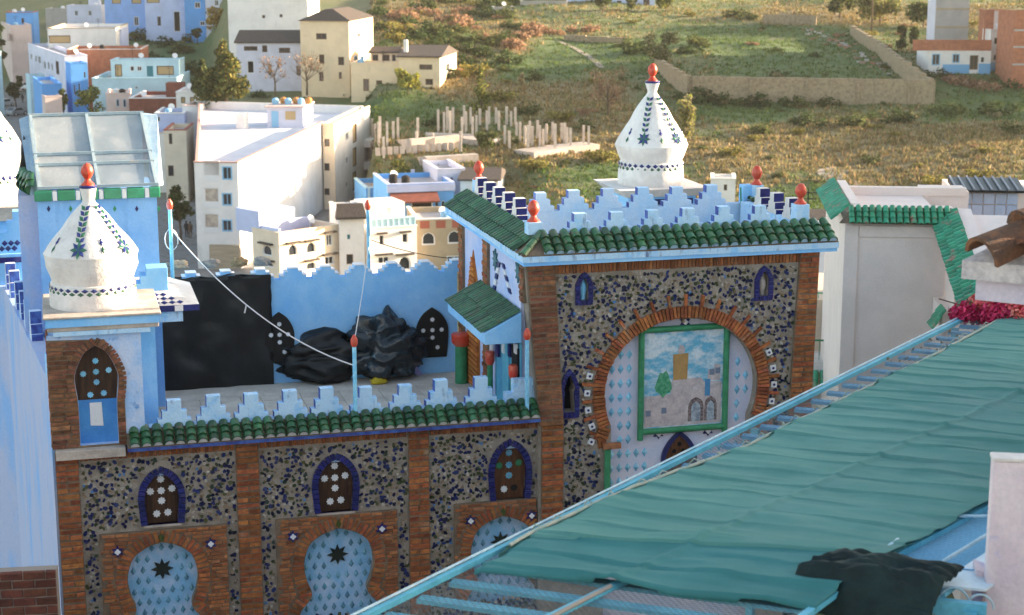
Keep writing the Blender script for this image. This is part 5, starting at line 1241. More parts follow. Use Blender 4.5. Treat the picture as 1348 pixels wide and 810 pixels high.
# ---------------------------------------------------------------- pale pink house behind the pergola
PH = Frame((lambda p: Vector((p.x, p.y, 0)))(PY(1108, 400, 32.0)), R(-6))
v = PH.hit
m_pink = mat('pale pink render', (.86, .71, .65), (.80, .66, .60), scale=1.6, rough=.9, bump=.25, bscale=35, fine=.04)
ph = thing('pale_pink_house', 'pale pink rendered house with a bright green tiled coping', 'house', PH.W(1, 2, 22), PH.a)
uR = v(1241, 400)[0]; zE = v(1170, 293)[1]; zC = v(1170, 273, .0)[1]
obj('front_wall', MB().box(-.0, uR, 0, 4.6, 20, zE), m_pink, ph, PH)
for a, b, c_, d_ in ((.0, .26, 20, zE - .06), (.27, uR, zE - .28, zE - .06)): obj('wall_band', MB().box(a, b, -.035, -.001, c_, d_), m_pink, ph, PH, bevel=.01)
obj('coping', MB().box(.12, uR + .1, .02, .3, zE + .001, zC), m_pink, ph, PH)
obj('rear_block', MB().box(uR + .02, v(1272, 260, 3.62)[0] + .05, 3.62, 4.6, 20, zE + .1), m_pink, ph, PH)
obj('back_parapet', MB().box(.2, v(1272, 260, 3.6)[0], 3.6, 3.8, zE + .001, v(1180, 247, 3.6)[1]), m_pink, ph, PH)
bed = obj('tile_bed', MB().hexa([(-.12, -.22, zE + .002), (uR, -.22, zE + .002), (uR, .02, zE + .002), (.12, .02, zE + .002), (-.12, -.22, zE + .02), (uR, -.22, zE + .02), (uR, .02, zC - .01), (.12, .02, zC - .01)]), m_joint, ph, PH)
tiles(bed, PH.W(.05, .02, zC), PH.W(uR + .05, .02, zC), PH.y * -.26 - Vector((0, 0, zC - zE - .01)), 15, 3, m_green2)
tiles(bed, PH.W(.10, 3.9, zC), PH.W(.10, .1, zC), PH.x * -.32 - Vector((0, 0, zC - zE - .01)), 28, 3, m_green2)
obj('left_coping', MB().box(.121, .3, .301, 3.6, zE + .001, zC + .02), m_pink, ph, PH)
# right wing stepping towards the viewer with a falling coping
RW = PH.side_left(uR + .02)
za = zC - .02; pL = RW.hit(1288, 398); L_ = 3.7
zlow = RW.hit(1292, 395, 0)
zfall = za - 1.0
obj('right_wing', MB().prism([(-.001, 20), (L_, 20), (L_, zfall), (-.001, za - .1)], .0, 3.5), m_pink, ph, RW)
obj('wing_coping', MB().prism([(-.1, za - .099), (L_, zfall + .001), (L_, zfall + .1), (-.1, za)], .16, .42), m_pink, ph, RW)
A_ = RW.W(-.05, .16, za + .0); B_ = RW.W(L_, .16, zfall + .1); wb = obj('wing_tile_bed', MB().prism([(-.05, za - .3), (L_, zfall - .2), (L_, zfall - .16), (-.05, za - .26)], -.1, .158), m_joint, ph, RW)
tiles(wb, A_, B_, RW.y * -.42 - Vector((0, 0, .26)), 26, 3, m_green2)
obj('wing_pilaster', MB().box(1.1, 1.5, -.05, -.001, 20, zfall - .35 + .5), m_pink, ph, RW, bevel=.01)
gp = PH.hit(1225, 405, -.9); A_ = PH.W(PH.hit(1232, 402, -.9)[0], -.9, PH.hit(1238, 402, -.9)[1]); 
obj('lower_block', MB().box(PH.hit(1236, 420, -.9)[0], uR + .1, -1.3, -.02, 20, A_.z - .02), m_pink, ph, PH)
tiles(ph, A_ + PH.x * .12, A_ + PH.x * .12 - PH.y * .55, PH.x * -.2 - Vector((0, 0, .34)), 4, 3, m_green2)
# glazed roof room with a black slatted roof
gh = thing('tiled_roof_room', 'roof room of square pale blue panels under a black slatted roof', 'roof room', PH.W(v(1298, 300, 5)[0], 5.4, 24), PH.a)
GD = 5.0
g0, g1 = v(1262, 300, GD)[0], v(1338, 300, GD)[0]; zb1 = v(1300, 254, GD)[1]; zb0 = v(1300, 330, GD)[1]
obj('room_wall', MB().box(g0 - .12, g1 + .5, GD + .03, GD + 2, 22, zb1 + .02), m_pink, gh, PH)
nx_, ny_ = 5, 5; pw, phh = (g1 - g0) / nx_, (zb1 - zb0) / ny_
for i in range(nx_):
    for j in range(ny_):
        if j == 1 and i in (0,1): mm = m_dark
        else: mm = mat('frosted blue panel', (.50, .56, .70), (.44, .52, .68), scale=2, rough=.4, rand=.08)
        obj('panel', MB().box(g0 + i * pw + .012, g0 + (i + 1) * pw - .012, GD - .01, GD + .029, zb0 + j * phh + .012, zb0 + (j + 1) * phh - .012), mm, gh, PH)
r0 = v(1254, 250, GD)[0]; zr = zb1 + .03
obj('roof', MB().hexa([(r0, GD - .2, zr), (g1 + .1, GD - .2, zr), (g1 + .1, GD + .8, zr + .1), (r0, GD + .8, zr + .1), (r0, GD - .2, zr + .05), (g1 + .1, GD - .2, zr + .05), (g1 + .1, GD + .8, zr + .2), (r0, GD + .8, zr + .2)]), m_black, gh, PH)
for k in range(8):
    uu = r0 + .06 + k * (g1 - r0) / 7.6; obj('roof_slat', MB().bar((uu, GD - .22, zr + .07), (uu - .02, GD + .8, zr + .22), .035, .035), mat('grey slat', (.3, .3, .33), rough=.6), gh, PH)
# cream house with green railings between the tower and the pink house
CH = Frame((lambda p: Vector((p.x, p.y, 0)))(PY(1060, 440, 36.0)), R(-4))
ch = thing('cream_balcony_house', 'cream house with green balcony railings seen past the tower edge', 'house', CH.W(.5, 2, 20), CH.a)
m_cream = mat('cream render', (.68, .55, .42), (.60, .48, .38), scale=1.5, rough=.9, bump=.2, fine=.05)
z1_ = CH.hit(1090, 405)[1]; c1 = CH.hit(1125, 440)[0]
obj('upper_wall', MB().box(-.8, c1, .8, 4, 20, z1_), m_cream, ch, CH)
obj('balcony_slab', MB().box(-.8, c1, -.2, .8, CH.hit(1090, 488)[1], CH.hit(1090, 474)[1]), m_white, ch, CH)
obj('lower_wall', MB().box(-.8, c1, .1, .79, 20, CH.hit(1090, 489)[1]), m_cream, ch, CH)
def railing(parent, fr, a, b, z0, z1, d, m, n):
    obj('rail', MB().bar((a, d, z1), (b, d, z1), .03, .035), m, parent, fr)
    for k in range(n + 1): obj('baluster', MB().bar((a + (b - a) * k / n, d, z0), (a + (b - a) * k / n, d, z1 - .018), .014, .014), m, parent, fr)
railing(ch, CH, -.7, c1, CH.hit(1090, 473)[1], CH.hit(1090, 447)[1], -.1, m_greenpaint, 14)
railing(ch, CH, -.7, c1, z1_ + .01, CH.hit(1090, 386, .9)[1], .9, mat('pale green metal', (.18, .42, .26), rough=.5), 10)
tiles(ch, CH.W(-.6, -.2, CH.hit(1090, 486)[1]), CH.W(c1, -.2, CH.hit(1090, 486)[1]), CH.y * -.12 - Vector((0, 0, .3)), 11, 2, m_green2)

# ---------------------------------------------------------------- unseen houses added out of frame to shade the foreground
def shading_block(x0, x1, y0, y1, top, label):
    o = thing('shading_house', label, 'house', ((x0 + x1) / 2, (y0 + y1) / 2, GZ), 0, 'unseen houses added for their shade')
    wl = obj('wall', MB().box(x0, x1, y0, y1, 18, top - .4), m_white, o)
    obj('parapet', MB().box(x0 - .05, x1 + .05, y0 - .05 + .052, y1, top - .399, top), m_lav, o)
    for k in range(3):
        yy = y0 + (y1 - y0) * (k + .5) / 3; wn = obj('window', MB().box(x0 - .06, x0 - .001, yy - .4, yy + .4, top - 2.6, top - 1.4), m_cyan2, o)
        obj('pane', MB().box(x0 - .075, x0 - .061, yy - .33, yy + .33, top - 2.52, top - 1.48), m_dark, wn)
tag(obj('sky_shading_house', MB().box(-14, 11, -12, 4.2, GZ - 8, 37.6).box(-14, 11, 4.0, 4.2, 37.601, 37.9), m_white), 'unseen whitewashed house added under the camera to darken the lower facade', 'house')  # added below the camera to keep sky light off the lower facade
shading_block(-13.5, -6.2, 4.4, 13.5, 36.4, 'unseen whitewashed house added at the left to darken the mosaic wing')  # added out of frame at the left, blocks light from the wing
shading_block(19, 26, 6, 23.8, 40.6, 'unseen tall whitewashed house added at the right to shade the pergola')
shading_block(19, 26, 25.0, 31.0, 40.2, 'unseen whitewashed house added at the right to shade the arch tower')
shading_block(19.2, 26, 31.1, 40, 39.7, 'unseen lower whitewashed house added at the right to shade below the dome')
# ---------------------------------------------------------------- terrain: town valley on the left, hillside on the right
def tab(T, v):
    return np.interp(v, [p[0] for p in T], [p[1] for p in T])
P_ST = [(-300, 40), (-80, 32), (0, GZ), (44, GZ), (52, 25), (80, 14), (110, 10), (330, 10.3), (352, 17), (420, 26), (520, 40), (900, 50), (1500, 56)]
P_BK = [(-300, 40), (-80, 32), (0, GZ), (44, GZ), (52, 25), (80, 14), (110, 10), (270, 10.3), (300, 15.6), (352, 21), (420, 27), (520, 42), (900, 50), (1500, 56)]
P_MD = [(-300, 40), (-80, 32), (0, GZ), (44, GZ), (52, 25), (80, 14), (110, 10), (212, 10.3), (218, 18.3), (236, 19.3), (252, 21.5), (300, 26.8), (330, 30), (450, 41), (600, 46), (900, 52), (1500, 56)]
P_RT = [(-300, 40), (-80, 32), (0, GZ), (44, GZ), (52, 25), (80, 14), (120, 11), (150, 12.5), (170, 14.8), (190, 17), (222, 19.4), (236, 22.4), (270, 25.2), (320, 29.6), (450, 40), (600, 46), (900, 52), (1500, 56)]
P_R1 = [(-300, 40), (-80, 32), (0, GZ), (44, GZ), (52, 25), (80, 14), (110, 10), (160, 10.2), (178, 11), (187, 16.4), (195, 17.6), (222, 19.4), (236, 22.4), (270, 25.2), (320, 29.6), (450, 40), (600, 46), (900, 52), (1500, 56)]
def sstep(a, b, v): t_ = np.clip((v - a) / (b - a), 0, 1); return t_ * t_ * (3 - 2 * t_)
def npnoise(x, y, f_, seed):
    r = np.random.default_rng(seed); z = np.zeros_like(x)
    for k in range(7):
        a = r.uniform(0, 6.28); fr_ = f_ * r.uniform(.6, 1.7); z = z + np.sin((x * math.cos(a) + y * math.sin(a)) * fr_ + r.uniform(0, 6.28) + 1.3 * np.sin((x * math.sin(a) - y * math.cos(a)) * fr_ * .7 + k))
    return z / 7
def HT(x, y):
    x = np.asarray(x, float); y = np.asarray(y, float)
    p = 674 + 2300 * x / np.maximum(y, 60)                     # bearing seen from the lane, as a plain number
    h1 = tab(P_ST, y); h2 = tab(P_BK, y); h3 = tab(P_MD, y); h4 = tab(P_R1, y); h4 = h4 + (tab(P_RT, y) - h4) * sstep(655, 720, p)
    h = h1 + (h2 - h1) * sstep(112, 150, p); h = h + (h3 - h) * sstep(262, 300, p); h = h + (h4 - h) * sstep(482, 494, p)
    rough = sstep(150, 175, y) * sstep(470, 520, p) + .4 * sstep(350, 420, y)
    h = h + np.clip(rough, 0, 1) * (1.6 * npnoise(x, y, .085, 1) + .45 * npnoise(x, y, .3, 2))
    return h
def gh_(x, y): return float(HT(np.array([x]), np.array([y]))[0])
def ground_hit(px, py, y0=120, y1=520):
    r = ray(px, py); r = r / r.y; Y = y0; st = 5.0
    while Y < y1:
        p = CAM + r * Y
        if p.z < gh_(p.x, p.y):
            lo, hi = Y - st, Y
            for _ in range(12):
                m_ = (lo + hi) / 2; p = CAM + r * m_
                if p.z < gh_(p.x, p.y): hi = m_
                else: lo = m_
            return CAM + r * hi
        Y += st
    return CAM + r * y1
xs_ = np.concatenate([[-900, -600, -400, -280, -200, -150], np.arange(-120, 140.1, 2.0), [160, 200, 260, 340, 450, 600, 900]])
ys_ = np.concatenate([[-300, -200, -120, -60, -20, 0, 20, 40, 44, 48, 52], np.arange(58, 140, 6.0), np.arange(140, 352, 1.75), np.arange(356, 470, 6.0), [500, 560, 640, 740, 860, 1000, 1200, 1500]])
GX, GY = np.meshgrid(xs_, ys_); GZ_ = HT(GX, GY)
nx, ny = len(xs_), len(ys_)
# plant cover by place: bands of dry brush and green turf found from the photograph
ff = (GY * CP - (GZ_ - CZ) * SP); PXX = 674 + F * GX / np.maximum(ff, 5); PYY = 405 - F * (GY * SP + (GZ_ - CZ) * CP) / np.maximum(ff, 5)
DRYZ = [(640, 700, 30, 75), (640, 800, 105, 150), (560, 660, 60, 130), (930, 1348, 160, 248), (700, 960, 150, 215), (620, 760, 195, 260), (1000, 1348, 8, 32), (480, 600, 0, 40), (760, 830, 90, 150)]
GREENZ = [(440, 570, 120, 155), (690, 860, 55, 110), (870, 1110, 36, 62), (950, 1180, 60, 100), (1020, 1110, 222, 290), (690, 850, 212, 262), (1225, 1348, 92, 160), (900, 1040, 130, 165), (640, 700, 70, 110), (130, 270, 30, 130), (880, 960, 170, 185)]
def zone(Z, px, py):
    o = np.zeros_like(px)
    for a, b, c, d in Z:
        w_ = sstep(a - 25, a + 25, px) * (1 - sstep(b - 25, b + 25, px)) * sstep(c - 8, c + 8, py) * (1 - sstep(d - 8, d + 8, py)); o = np.maximum(o, w_)
    return o
def cover(x, y, z):
    f_ = (y * CP - (z - CZ) * SP); px = 674 + F * x / np.maximum(f_, 5); py = 405 - F * (y * SP + (z - CZ) * CP) / np.maximum(f_, 5)
    n1 = npnoise(x, y, .22, 5); n2 = npnoise(x, y, .55, 6)
    g_ = np.clip(.60 + .38 * n1 + .35 * n2 + .75 * zone(GREENZ, px, py) - .75 * zone(DRYZ, px, py), 0, 1)
    return g_, n1, n2, px, py
G_, N1, N2, PX_, PY_ = cover(GX, GY, GZ_)
dry = np.array([.235, .18, .095]); grn = np.array([.08, .13, .045]); bare = np.array([.30, .22, .15])
C_ = dry[None, None] * (1 - G_[..., None]) + grn[None, None] * G_[..., None]
k = np.clip((N2 - .35) * 1.5, 0, .6)[..., None]; C_ = C_ * (1 - k) + bare * k
C_ *= (1 + .18 * npnoise(GX, GY, 1.2, 9))[..., None]
town = ((1 - sstep(470, 492, PX_)) * (1 - sstep(200, 214, GY)))[..., None]
paved = np.array([.20, .19, .19]); C_ = C_ * (1 - town) + paved * town
tw2 = ((1 - sstep(105, 135, PX_)) * (1 - sstep(330, 345, GY)))[..., None]; C_ = C_ * (1 - tw2) + paved * tw2
V = np.stack([GX, GY, GZ_], -1).reshape(-1, 3)
I = np.arange(nx * ny).reshape(ny, nx); FQ = np.stack([I[:-1, :-1], I[:-1, 1:], I[1:, 1:], I[1:, :-1]], -1).reshape(-1, 4)
me = bpy.data.meshes.new('ground'); me.from_pydata(V.tolist(), [], FQ.tolist())
at = me.attributes.new('Col', 'FLOAT_COLOR', 'POINT'); at.data.foreach_set('color', np.concatenate([C_.reshape(-1, 3), np.ones((nx * ny, 1))], 1).astype(np.float32).ravel())
me.shade_smooth()
me.materials.append(mat('hill ground', (.2, .2, .1), attr='Col', c2=(.10, .085, .04), scale=.9, mixlo=.5, mixhi=.8, rough=.97, bump=1.0, bscale=3, fine=.3))
gr = place('ground', me, Matrix.Identity(4)); gr['kind'] = 'structure'

# ---- grass and brush tufts
def foliage_mat(name, rough=.8, tr_=.35):
    m = bpy.data.materials.new(name); m.use_nodes = True; t_ = m.node_tree; N = t_.nodes; L = t_.links; b = N['Principled BSDF']; b.inputs['Roughness'].default_value = rough; b.inputs['Specular IOR Level'].default_value = .15
    an = N.new('ShaderNodeAttribute'); an.attribute_name = 'Col'; tl_ = N.new('ShaderNodeBsdfTranslucent'); mx = N.new('ShaderNodeMixShader'); mx.inputs[0].default_value = tr_
    L.new(an.outputs['Color'], b.inputs['Base Color']); L.new(an.outputs['Color'], tl_.inputs[0]); L.new(b.outputs[0], mx.inputs[1]); L.new(tl_.outputs[0], mx.inputs[2]); L.new(mx.outputs[0], N['Material Output'].inputs[0]); return m
m_fol = foliage_mat('foliage'); m_grass = foliage_mat('grass blades', .9, .3)
def raw_mesh(name, V, Fq, C, m):
    me = bpy.data.meshes.new(name); n = len(V); k = Fq.shape[1]
    me.vertices.add(n); me.vertices.foreach_set('co', V.astype(np.float32).ravel())
    me.loops.add(len(Fq) * k); me.loops.foreach_set('vertex_index', Fq.astype(np.int32).ravel())
    me.polygons.add(len(Fq)); me.polygons.foreach_set('loop_start', np.arange(0, len(Fq) * k, k, dtype=np.int32))
    at = me.attributes.new('Col', 'FLOAT_COLOR', 'FACE'); at.data.foreach_set('color', np.concatenate([C, np.ones((len(C), 1))], 1).astype(np.float32).ravel())
    me.update(); me.materials.append(m); return me
def tufts(name, label, n, sel, cols, hmin, hmax, seed):
    r = np.random.default_rng(seed)
    y = 150 + (345 - 150) * r.random(n * 4) ** 1.25; x = (r.random(n * 4) * .5 - .145) * y * 1.0
    z = HT(x, y); g_, n1, n2, px, py = cover(x, y, z)
    ok = sel(g_, r.random(n * 4)) & (px > 488) & (px < 1420) & (py < 300)
    x, y, z = x[ok][:n], y[ok][:n], z[ok][:n]; g_ = g_[ok][:n]; n = len(x); K = 5
    cx = np.repeat(x, K); cy = np.repeat(y, K); cz = np.repeat(z, K); m_ = n * K
    a = r.uniform(0, 6.28, m_); h_ = r.uniform(hmin, hmax, m_) * np.repeat(r.uniform(.5, 1.4, n), K); wd = h_ * r.uniform(.22, .45, m_)
    ox, oy = r.normal(0, .22, m_), r.normal(0, .22, m_); tx, ty = r.normal(0, .3, m_) * h_, r.normal(0, .3, m_) * h_
    b0 = np.stack([cx + ox - np.cos(a) * wd, cy + oy - np.sin(a) * wd, cz - .06], -1); b1 = np.stack([cx + ox + np.cos(a) * wd, cy + oy + np.sin(a) * wd, cz - .06], -1); b2 = np.stack([cx + ox + tx, cy + oy + ty, cz + h_], -1)
    V = np.stack([b0, b1, b2], 1).reshape(-1, 3); Fq = np.arange(m_ * 3).reshape(-1, 3)
    C = np.array(cols)[r.integers(len(cols), size=m_)] * r.uniform(.65, 1.3, (m_, 1)) * np.repeat(r.uniform(.7, 1.25, n), K)[:, None]
    o = place(name, raw_mesh(name, V, Fq, C, m_grass), Matrix.Identity(4)); o['kind'] = 'stuff'; o['label'] = label; o['category'] = 'grass'
tufts('dry_grass', 'dry orange brush and straw grass covering the hillside', 26000, lambda g_, q_: q_ > g_ * 1.15 + .02, [(.28, .21, .10), (.33, .26, .14), (.22, .16, .08), (.17, .16, .07), (.30, .18, .09), (.15, .15, .06)], .12, .42, 11)
tufts('green_grass', 'short green grass and weeds growing on the hillside', 24000, lambda g_, q_: q_ < g_ - .08, [(.07, .13, .03), (.10, .16, .04), (.055, .10, .03), (.13, .16, .05)], .10, .32, 12)

# ---- trees and shrubs
def crown_arrays(rng, clumps, n, size, cols, sq=1.0):
    cw_ = np.array([c[3] ** 2 for c in clumps]); cw_ = cw_ / cw_.sum(); ci = rng.choice(len(clumps), n, p=cw_); cl_ = np.array(clumps)
    v = rng.normal(size=(n, 3)); v /= np.linalg.norm(v, axis=1)[:, None]; rr_ = rng.random(n) ** .4
    p = cl_[ci, :3] + v * (cl_[ci, 3] * rr_)[:, None] * np.array([1, 1, sq])
    a = rng.normal(size=(n, 3)); a /= np.linalg.norm(a, axis=1)[:, None]; b = np.cross(a, rng.normal(size=(n, 3))); b /= np.linalg.norm(b, axis=1)[:, None]
    s2 = (size * rng.uniform(.6, 1.4, n))[:, None]
    V = np.stack([p - a * s2, p + b * s2 * .55, p + a * s2, p - b * s2 * .55], 1).reshape(-1, 3)
    C = np.array(cols)[rng.integers(len(cols), size=n)] * rng.uniform(.7, 1.3, (n, 1)) * rng.uniform(.75, 1.2, len(clumps))[ci][:, None]
    return V, np.arange(n * 4).reshape(-1, 4), C
m_bark = mat('bark', (.13, .09, .06), (.08, .055, .04), scale=3, rough=.95, bump=.4)
OLIVE = [(.075, .10, .03), (.11, .13, .045), (.055, .075, .025), (.15, .15, .06)]; DARK = [(.03, .055, .018), (.045, .07, .022), (.06, .085, .03)]
GOLD = [(.22, .19, .05), (.17, .15, .045), (.10, .11, .03), (.28, .22, .06)]; AUT = [(.42, .26, .06), (.34, .2, .05), (.5, .33, .1), (.24, .17, .05)]
SILV = [(.24, .22, .12), (.30, .26, .15), (.17, .17, .08), (.36, .29, .17)]; TWIG = [(.32, .18, .11), (.40, .24, .15), (.24, .14, .09)]; YELG = [(.28, .27, .05), (.2, .22, .05), (.34, .3, .08)]
def tree(name, label, px, pb, pt, pw, cols, seed, shape='round', n=1500, leaf=.22, trunk=.3, group=None, Y=None):
    rng = np.random.default_rng(seed); base = ground_hit(px, pb) if Y is None else PY(px, pb, Y); k = base.y / F; h = (pb - pt) * k / CP; wd = pw * k / 2
    o = thing(name, label, 'tree' if 'shrub' not in name else 'shrub', base, 0, group)
    cl_ = []
    for i in range(16 if shape != 'cone' else 26):
        if shape == 'cone':
            t_ = rng.random() ** .8; z = h * (.08 + .86 * t_); rr_ = wd * (1 - t_) * .8; a = rng.uniform(0, 6.28); cl_.append((rr_ * math.cos(a) * .7, rr_ * math.sin(a) * .7, z, wd * (.42 * (1 - t_) + .12)))
        elif shape == 'column': t_ = rng.random(); a = rng.uniform(0, 6.28); cl_.append((wd * .35 * math.cos(a), wd * .35 * math.sin(a), h * (.15 + .75 * t_), wd * .5 * (1.1 - .5 * t_)))
        else:
            a = rng.uniform(0, 6.28); e = rng.random() ** .5 * .72; t_ = rng.random(); cl_.append((wd * e * math.cos(a), wd * e * math.sin(a), h * (trunk + .08 + (.82 - trunk) * t_), wd * rng.uniform(.24, .42)))
    mb = MB(); tr_h = h * (.9 if shape == 'cone' else .6); tw_ = max(.07, h * .022)
    mb.tube([(0, 0, -.5), (tw_ * .5, 0, h * .2), (-tw_ * .4, tw_ * .3, tr_h * .7), (0, 0, tr_h)], [tw_ * 1.3, tw_, tw_ * .7, tw_ * .2], 7)
    for c_ in cl_[:9]: mb.tube([(0, 0, min(c_[2] * .5, tr_h * .7)), (c_[0] * .5, c_[1] * .5, c_[2] * .78), c_[:3]], [tw_ * .5, tw_ * .3, tw_ * .1], 5)
    fr_ = Frame(base, 0)
    if shape == 'bare':
        for i in range(120):
            c_ = cl_[rng.integers(len(cl_))]; v_ = rng.normal(size=3); v_ = v_ / np.linalg.norm(v_) * c_[3] * 1.3; p0 = Vector(c_[:3]) * .8; mb.tube([p0, Vector(c_[:3]) + Vector((v_[0], v_[1], abs(v_[2])))], [tw_ * .14, tw_ * .05], 4)
    me, _ = mesh_of(mb, m_bark, smooth=True, center=False, name='trunk'); place('trunk', me, fr_.M, o)
    V, Fq, C = crown_arrays(rng, cl_, n if shape != 'bare' else n // 4, leaf, cols, .9)
    if len(V): place('crown', raw_mesh('crown', V, Fq, C, m_fol), fr_.M, o)
    return o
tree('evergreen_tree', 'tall dense olive green conifer beside the white apartment block', 297, 138, 52, 80, GOLD + OLIVE + DARK, 1, 'cone', 4200, .30, Y=222)
tree('evergreen_tree', 'smaller olive conifer leaning on the taller one', 268, 138, 78, 45, OLIVE + DARK, 31, 'cone', 1800, .28, Y=226)
tree('autumn_tree', 'yellow autumn tree in front of the bright blue house', 287, 62, 8, 34, AUT, 2, 'round', 900, .3, Y=330)
tree('bare_tree', 'bare spreading tree in front of the yellow villa', 404, 121, 68, 56, TWIG, 3, 'bare', 500, .16, Y=232)
tree('bare_tree', 'smaller bare tree in front of the villa\'s white wing', 362, 122, 74, 44, TWIG, 4, 'bare', 500, .16, Y=230)
tree('palm_like_tree', 'bright yellow green leafy tree against the villa\'s right wing', 537, 126, 92, 34, YELG, 5, 'round', 700, .3, Y=226)
tree('olive_tree', 'silvery olive tree above the stone wall\'s stepped end', 868, 92, 42, 52, SILV + OLIVE, 6, 'round', 1800, .22)
tree('olive_tree', 'slim pale olive tree just right of the far white dome', 903, 182, 122, 34, SILV + YELG, 7, 'column', 1200, .2)
tree('bare_shrub', 'wide leafless russet shrub on the slope left of the far dome', 800, 152, 88, 66, TWIG, 8, 'bare', 2600, .14, trunk=.1)
tree('slim_tree', 'slim yellow green tree above the concrete columns', 633, 148, 86, 34, YELG + OLIVE, 9, 'cone', 800, .22)
tree('olive_tree', 'dark olive tree growing among the concrete columns', 640, 208, 172, 30, OLIVE, 10, 'round', 900, .18)
tree('yellow_shrub', 'yellow green shrub in front of the low concrete wall', 525, 240, 208, 34, YELG + OLIVE, 11, 'round', 900, .18, trunk=.1)
tree('pale_shrub', 'pale straw coloured bush alone on the shaded slope', 686, 113, 95, 14, SILV, 12, 'column', 300, .16, trunk=.1)
tree('cypress_shrub', 'dark upright shrub left of the grey tower house', 1186, 66, 34, 18, DARK, 13, 'column', 800, .22, trunk=.05, group='pair of upright shrubs')
tree('cypress_shrub', 'dark upright shrub close beside the grey tower house', 1203, 64, 34, 18, DARK, 14, 'column', 800, .22, trunk=.05, group='pair of upright shrubs')
tree('round_tree', 'broad gold green tree at the hilltop behind the telegraph pole', 1158, 32, -8, 64, GOLD + OLIVE, 15, 'round', 1500, .32)
tree('round_tree', 'dark tree at the hilltop above the ruined wall', 1105, 26, -12, 50, DARK + OLIVE, 16, 'round', 1200, .32)
tree('round_tree', 'dark hilltop tree beside the grey tower house', 1215, 36, 2, 54, DARK + OLIVE, 17, 'round', 1200, .32)
tree('street_tree', 'dark street tree beside the parked cars', 21, 148, 98, 26, DARK, 18, 'round', 900, .3, Y=318)
tree('street_tree', 'tall dark tree at the street\'s left edge', -2, 110, 30, 26, DARK, 19, 'round', 900, .35, Y=330)
tree('street_tree', 'leafy street tree left of the white apartment block', 238, 322, 240, 40, DARK + OLIVE, 20, 'round', 1400, .2, trunk=.35)
tree('garden_shrub', 'yellow flowering bush behind the glass skylight', 118, 152, 116, 46, YELG + OLIVE, 21, 'round', 900, .25, Y=240, trunk=.05)
tree('garden_tree', 'slim yellowing tree by the street shops', 84, 150, 112, 16, YELG + DARK, 22, 'column', 500, .25, Y=250)
tree('garden_tree', 'round tree in front of the pale blue hill house', 793, 18, -8, 26, OLIVE + DARK, 23, 'round', 700, .3)
tree('garden_tree', 'small tree at the right end of the pale blue hill house', 831, 17, -2, 18, OLIVE, 24, 'round', 500, .28)
tree('garden_tree', 'yellow green tree right of the pale blue hill house', 876, 16, -10, 34, YELG + OLIVE, 25, 'round', 800, .3)
tree('palm_like_tree', 'small dark palm by the blue house steps', 260, 56, 36, 14, DARK, 26, 'round', 300, .3, Y=338)
# shrubs of five kinds, scattered
SHR = []
for k, cols in enumerate((OLIVE, DARK, SILV, TWIG, GOLD)):
    rng = np.random.default_rng(60 + k); cl_ = [(rng.normal(0, .45), rng.normal(0, .45), rng.uniform(.15, .75), rng.uniform(.3, .5)) for _ in range(9)]
    V, Fq, C = crown_arrays(rng, cl_, 420, .12, cols, .8); SHR.append(raw_mesh('shrub', V, Fq, C, m_fol))
SN_ = ('low olive green shrub on the hillside', 'dark green shrub on the hillside', 'pale silvery shrub on the hillside', 'russet twiggy shrub on the hillside', 'golden shrub on the hillside')
SG = ('olive hillside shrubs', 'dark hillside shrubs', 'silvery hillside shrubs', 'russet hillside shrubs', 'golden hillside shrubs')
rs_ = random.Random(4)
def shrub(px, py, wpx, kind, hk=.8):
    p = ground_hit(px, py); k = p.y / F * wpx / 2
    tag(place('shrub', SHR[kind], Matrix.Translation(p - Vector((0, 0, .1 * k))) @ Matrix.Rotation(rs_.uniform(0, 6), 4, 'Z') @ Matrix.Diagonal((k, k, k * hk, 1))), SN_[kind], 'shrub', SG[kind])
for a in ((560, 20, 40, 3), (525, 25, 46, 3), (500, 40, 30, 1), (590, 45, 44, 0), (575, 65, 36, 1), (600, 30, 40, 3), (545, 50, 36, 0), (620, 55, 36, 0), (640, 75, 40, 1), (655, 60, 26, 0), (575, 165, 40, 1), (560, 190, 30, 1), (610, 85, 40, 1), (700, 42, 46, 3), (725, 46, 34, 3), (765, 42, 36, 3), (840, 70, 44, 1), (820, 62, 30, 0), (905, 70, 30, 1), (925, 60, 40, 0), (920, 132, 50, 1), (950, 138, 44, 1), (1000, 140, 50, 1), (1050, 142, 40, 0), (1090, 140, 36, 1), (985, 25, 30, 1), (960, 22, 34, 0), (1140, 50, 26, 4), (1260, 108, 40, 3), (1290, 118, 50, 3), (1330, 116, 36, 1), (1240, 102, 34, 1), (705, 105, 30, 0), (660, 135, 40, 4), (690, 150, 40, 0), (740, 160, 40, 4), (770, 170, 34, 0), (620, 230, 40, 0), (700, 225, 40, 4), (790, 215, 46, 4), (960, 205, 34, 4), (1000, 175, 40, 0), (1060, 165, 46, 1), (1120, 165, 50, 0), (1180, 160, 50, 1), (1250, 150, 46, 1), (1310, 150, 50, 1), (1340, 175, 40, 0), (1150, 215, 30, 0), (1220, 245, 40, 4), (1290, 235, 36, 4), (150, 60, 34, 1), (180, 52, 40, 0), (215, 60, 36, 1), (240, 70, 40, 0), (200, 82, 40, 1), (250, 95, 44, 0), (265, 110, 40, 1), (170, 72, 30, 1), (230, 105, 40, 0), (250, 55, 30, 0), (462, 128, 26, 1), (490, 132, 22, 0), (340, 128, 26, 1)): shrub(*a)
for k in range(85):
    shrub(rs_.uniform(482, 690), rs_.uniform(2, 112) if k % 3 else rs_.uniform(2, 60), rs_.uniform(14, 40), rs_.choice([0, 1, 1, 3, 3, 4, 0]), rs_.uniform(.7, 1.1))
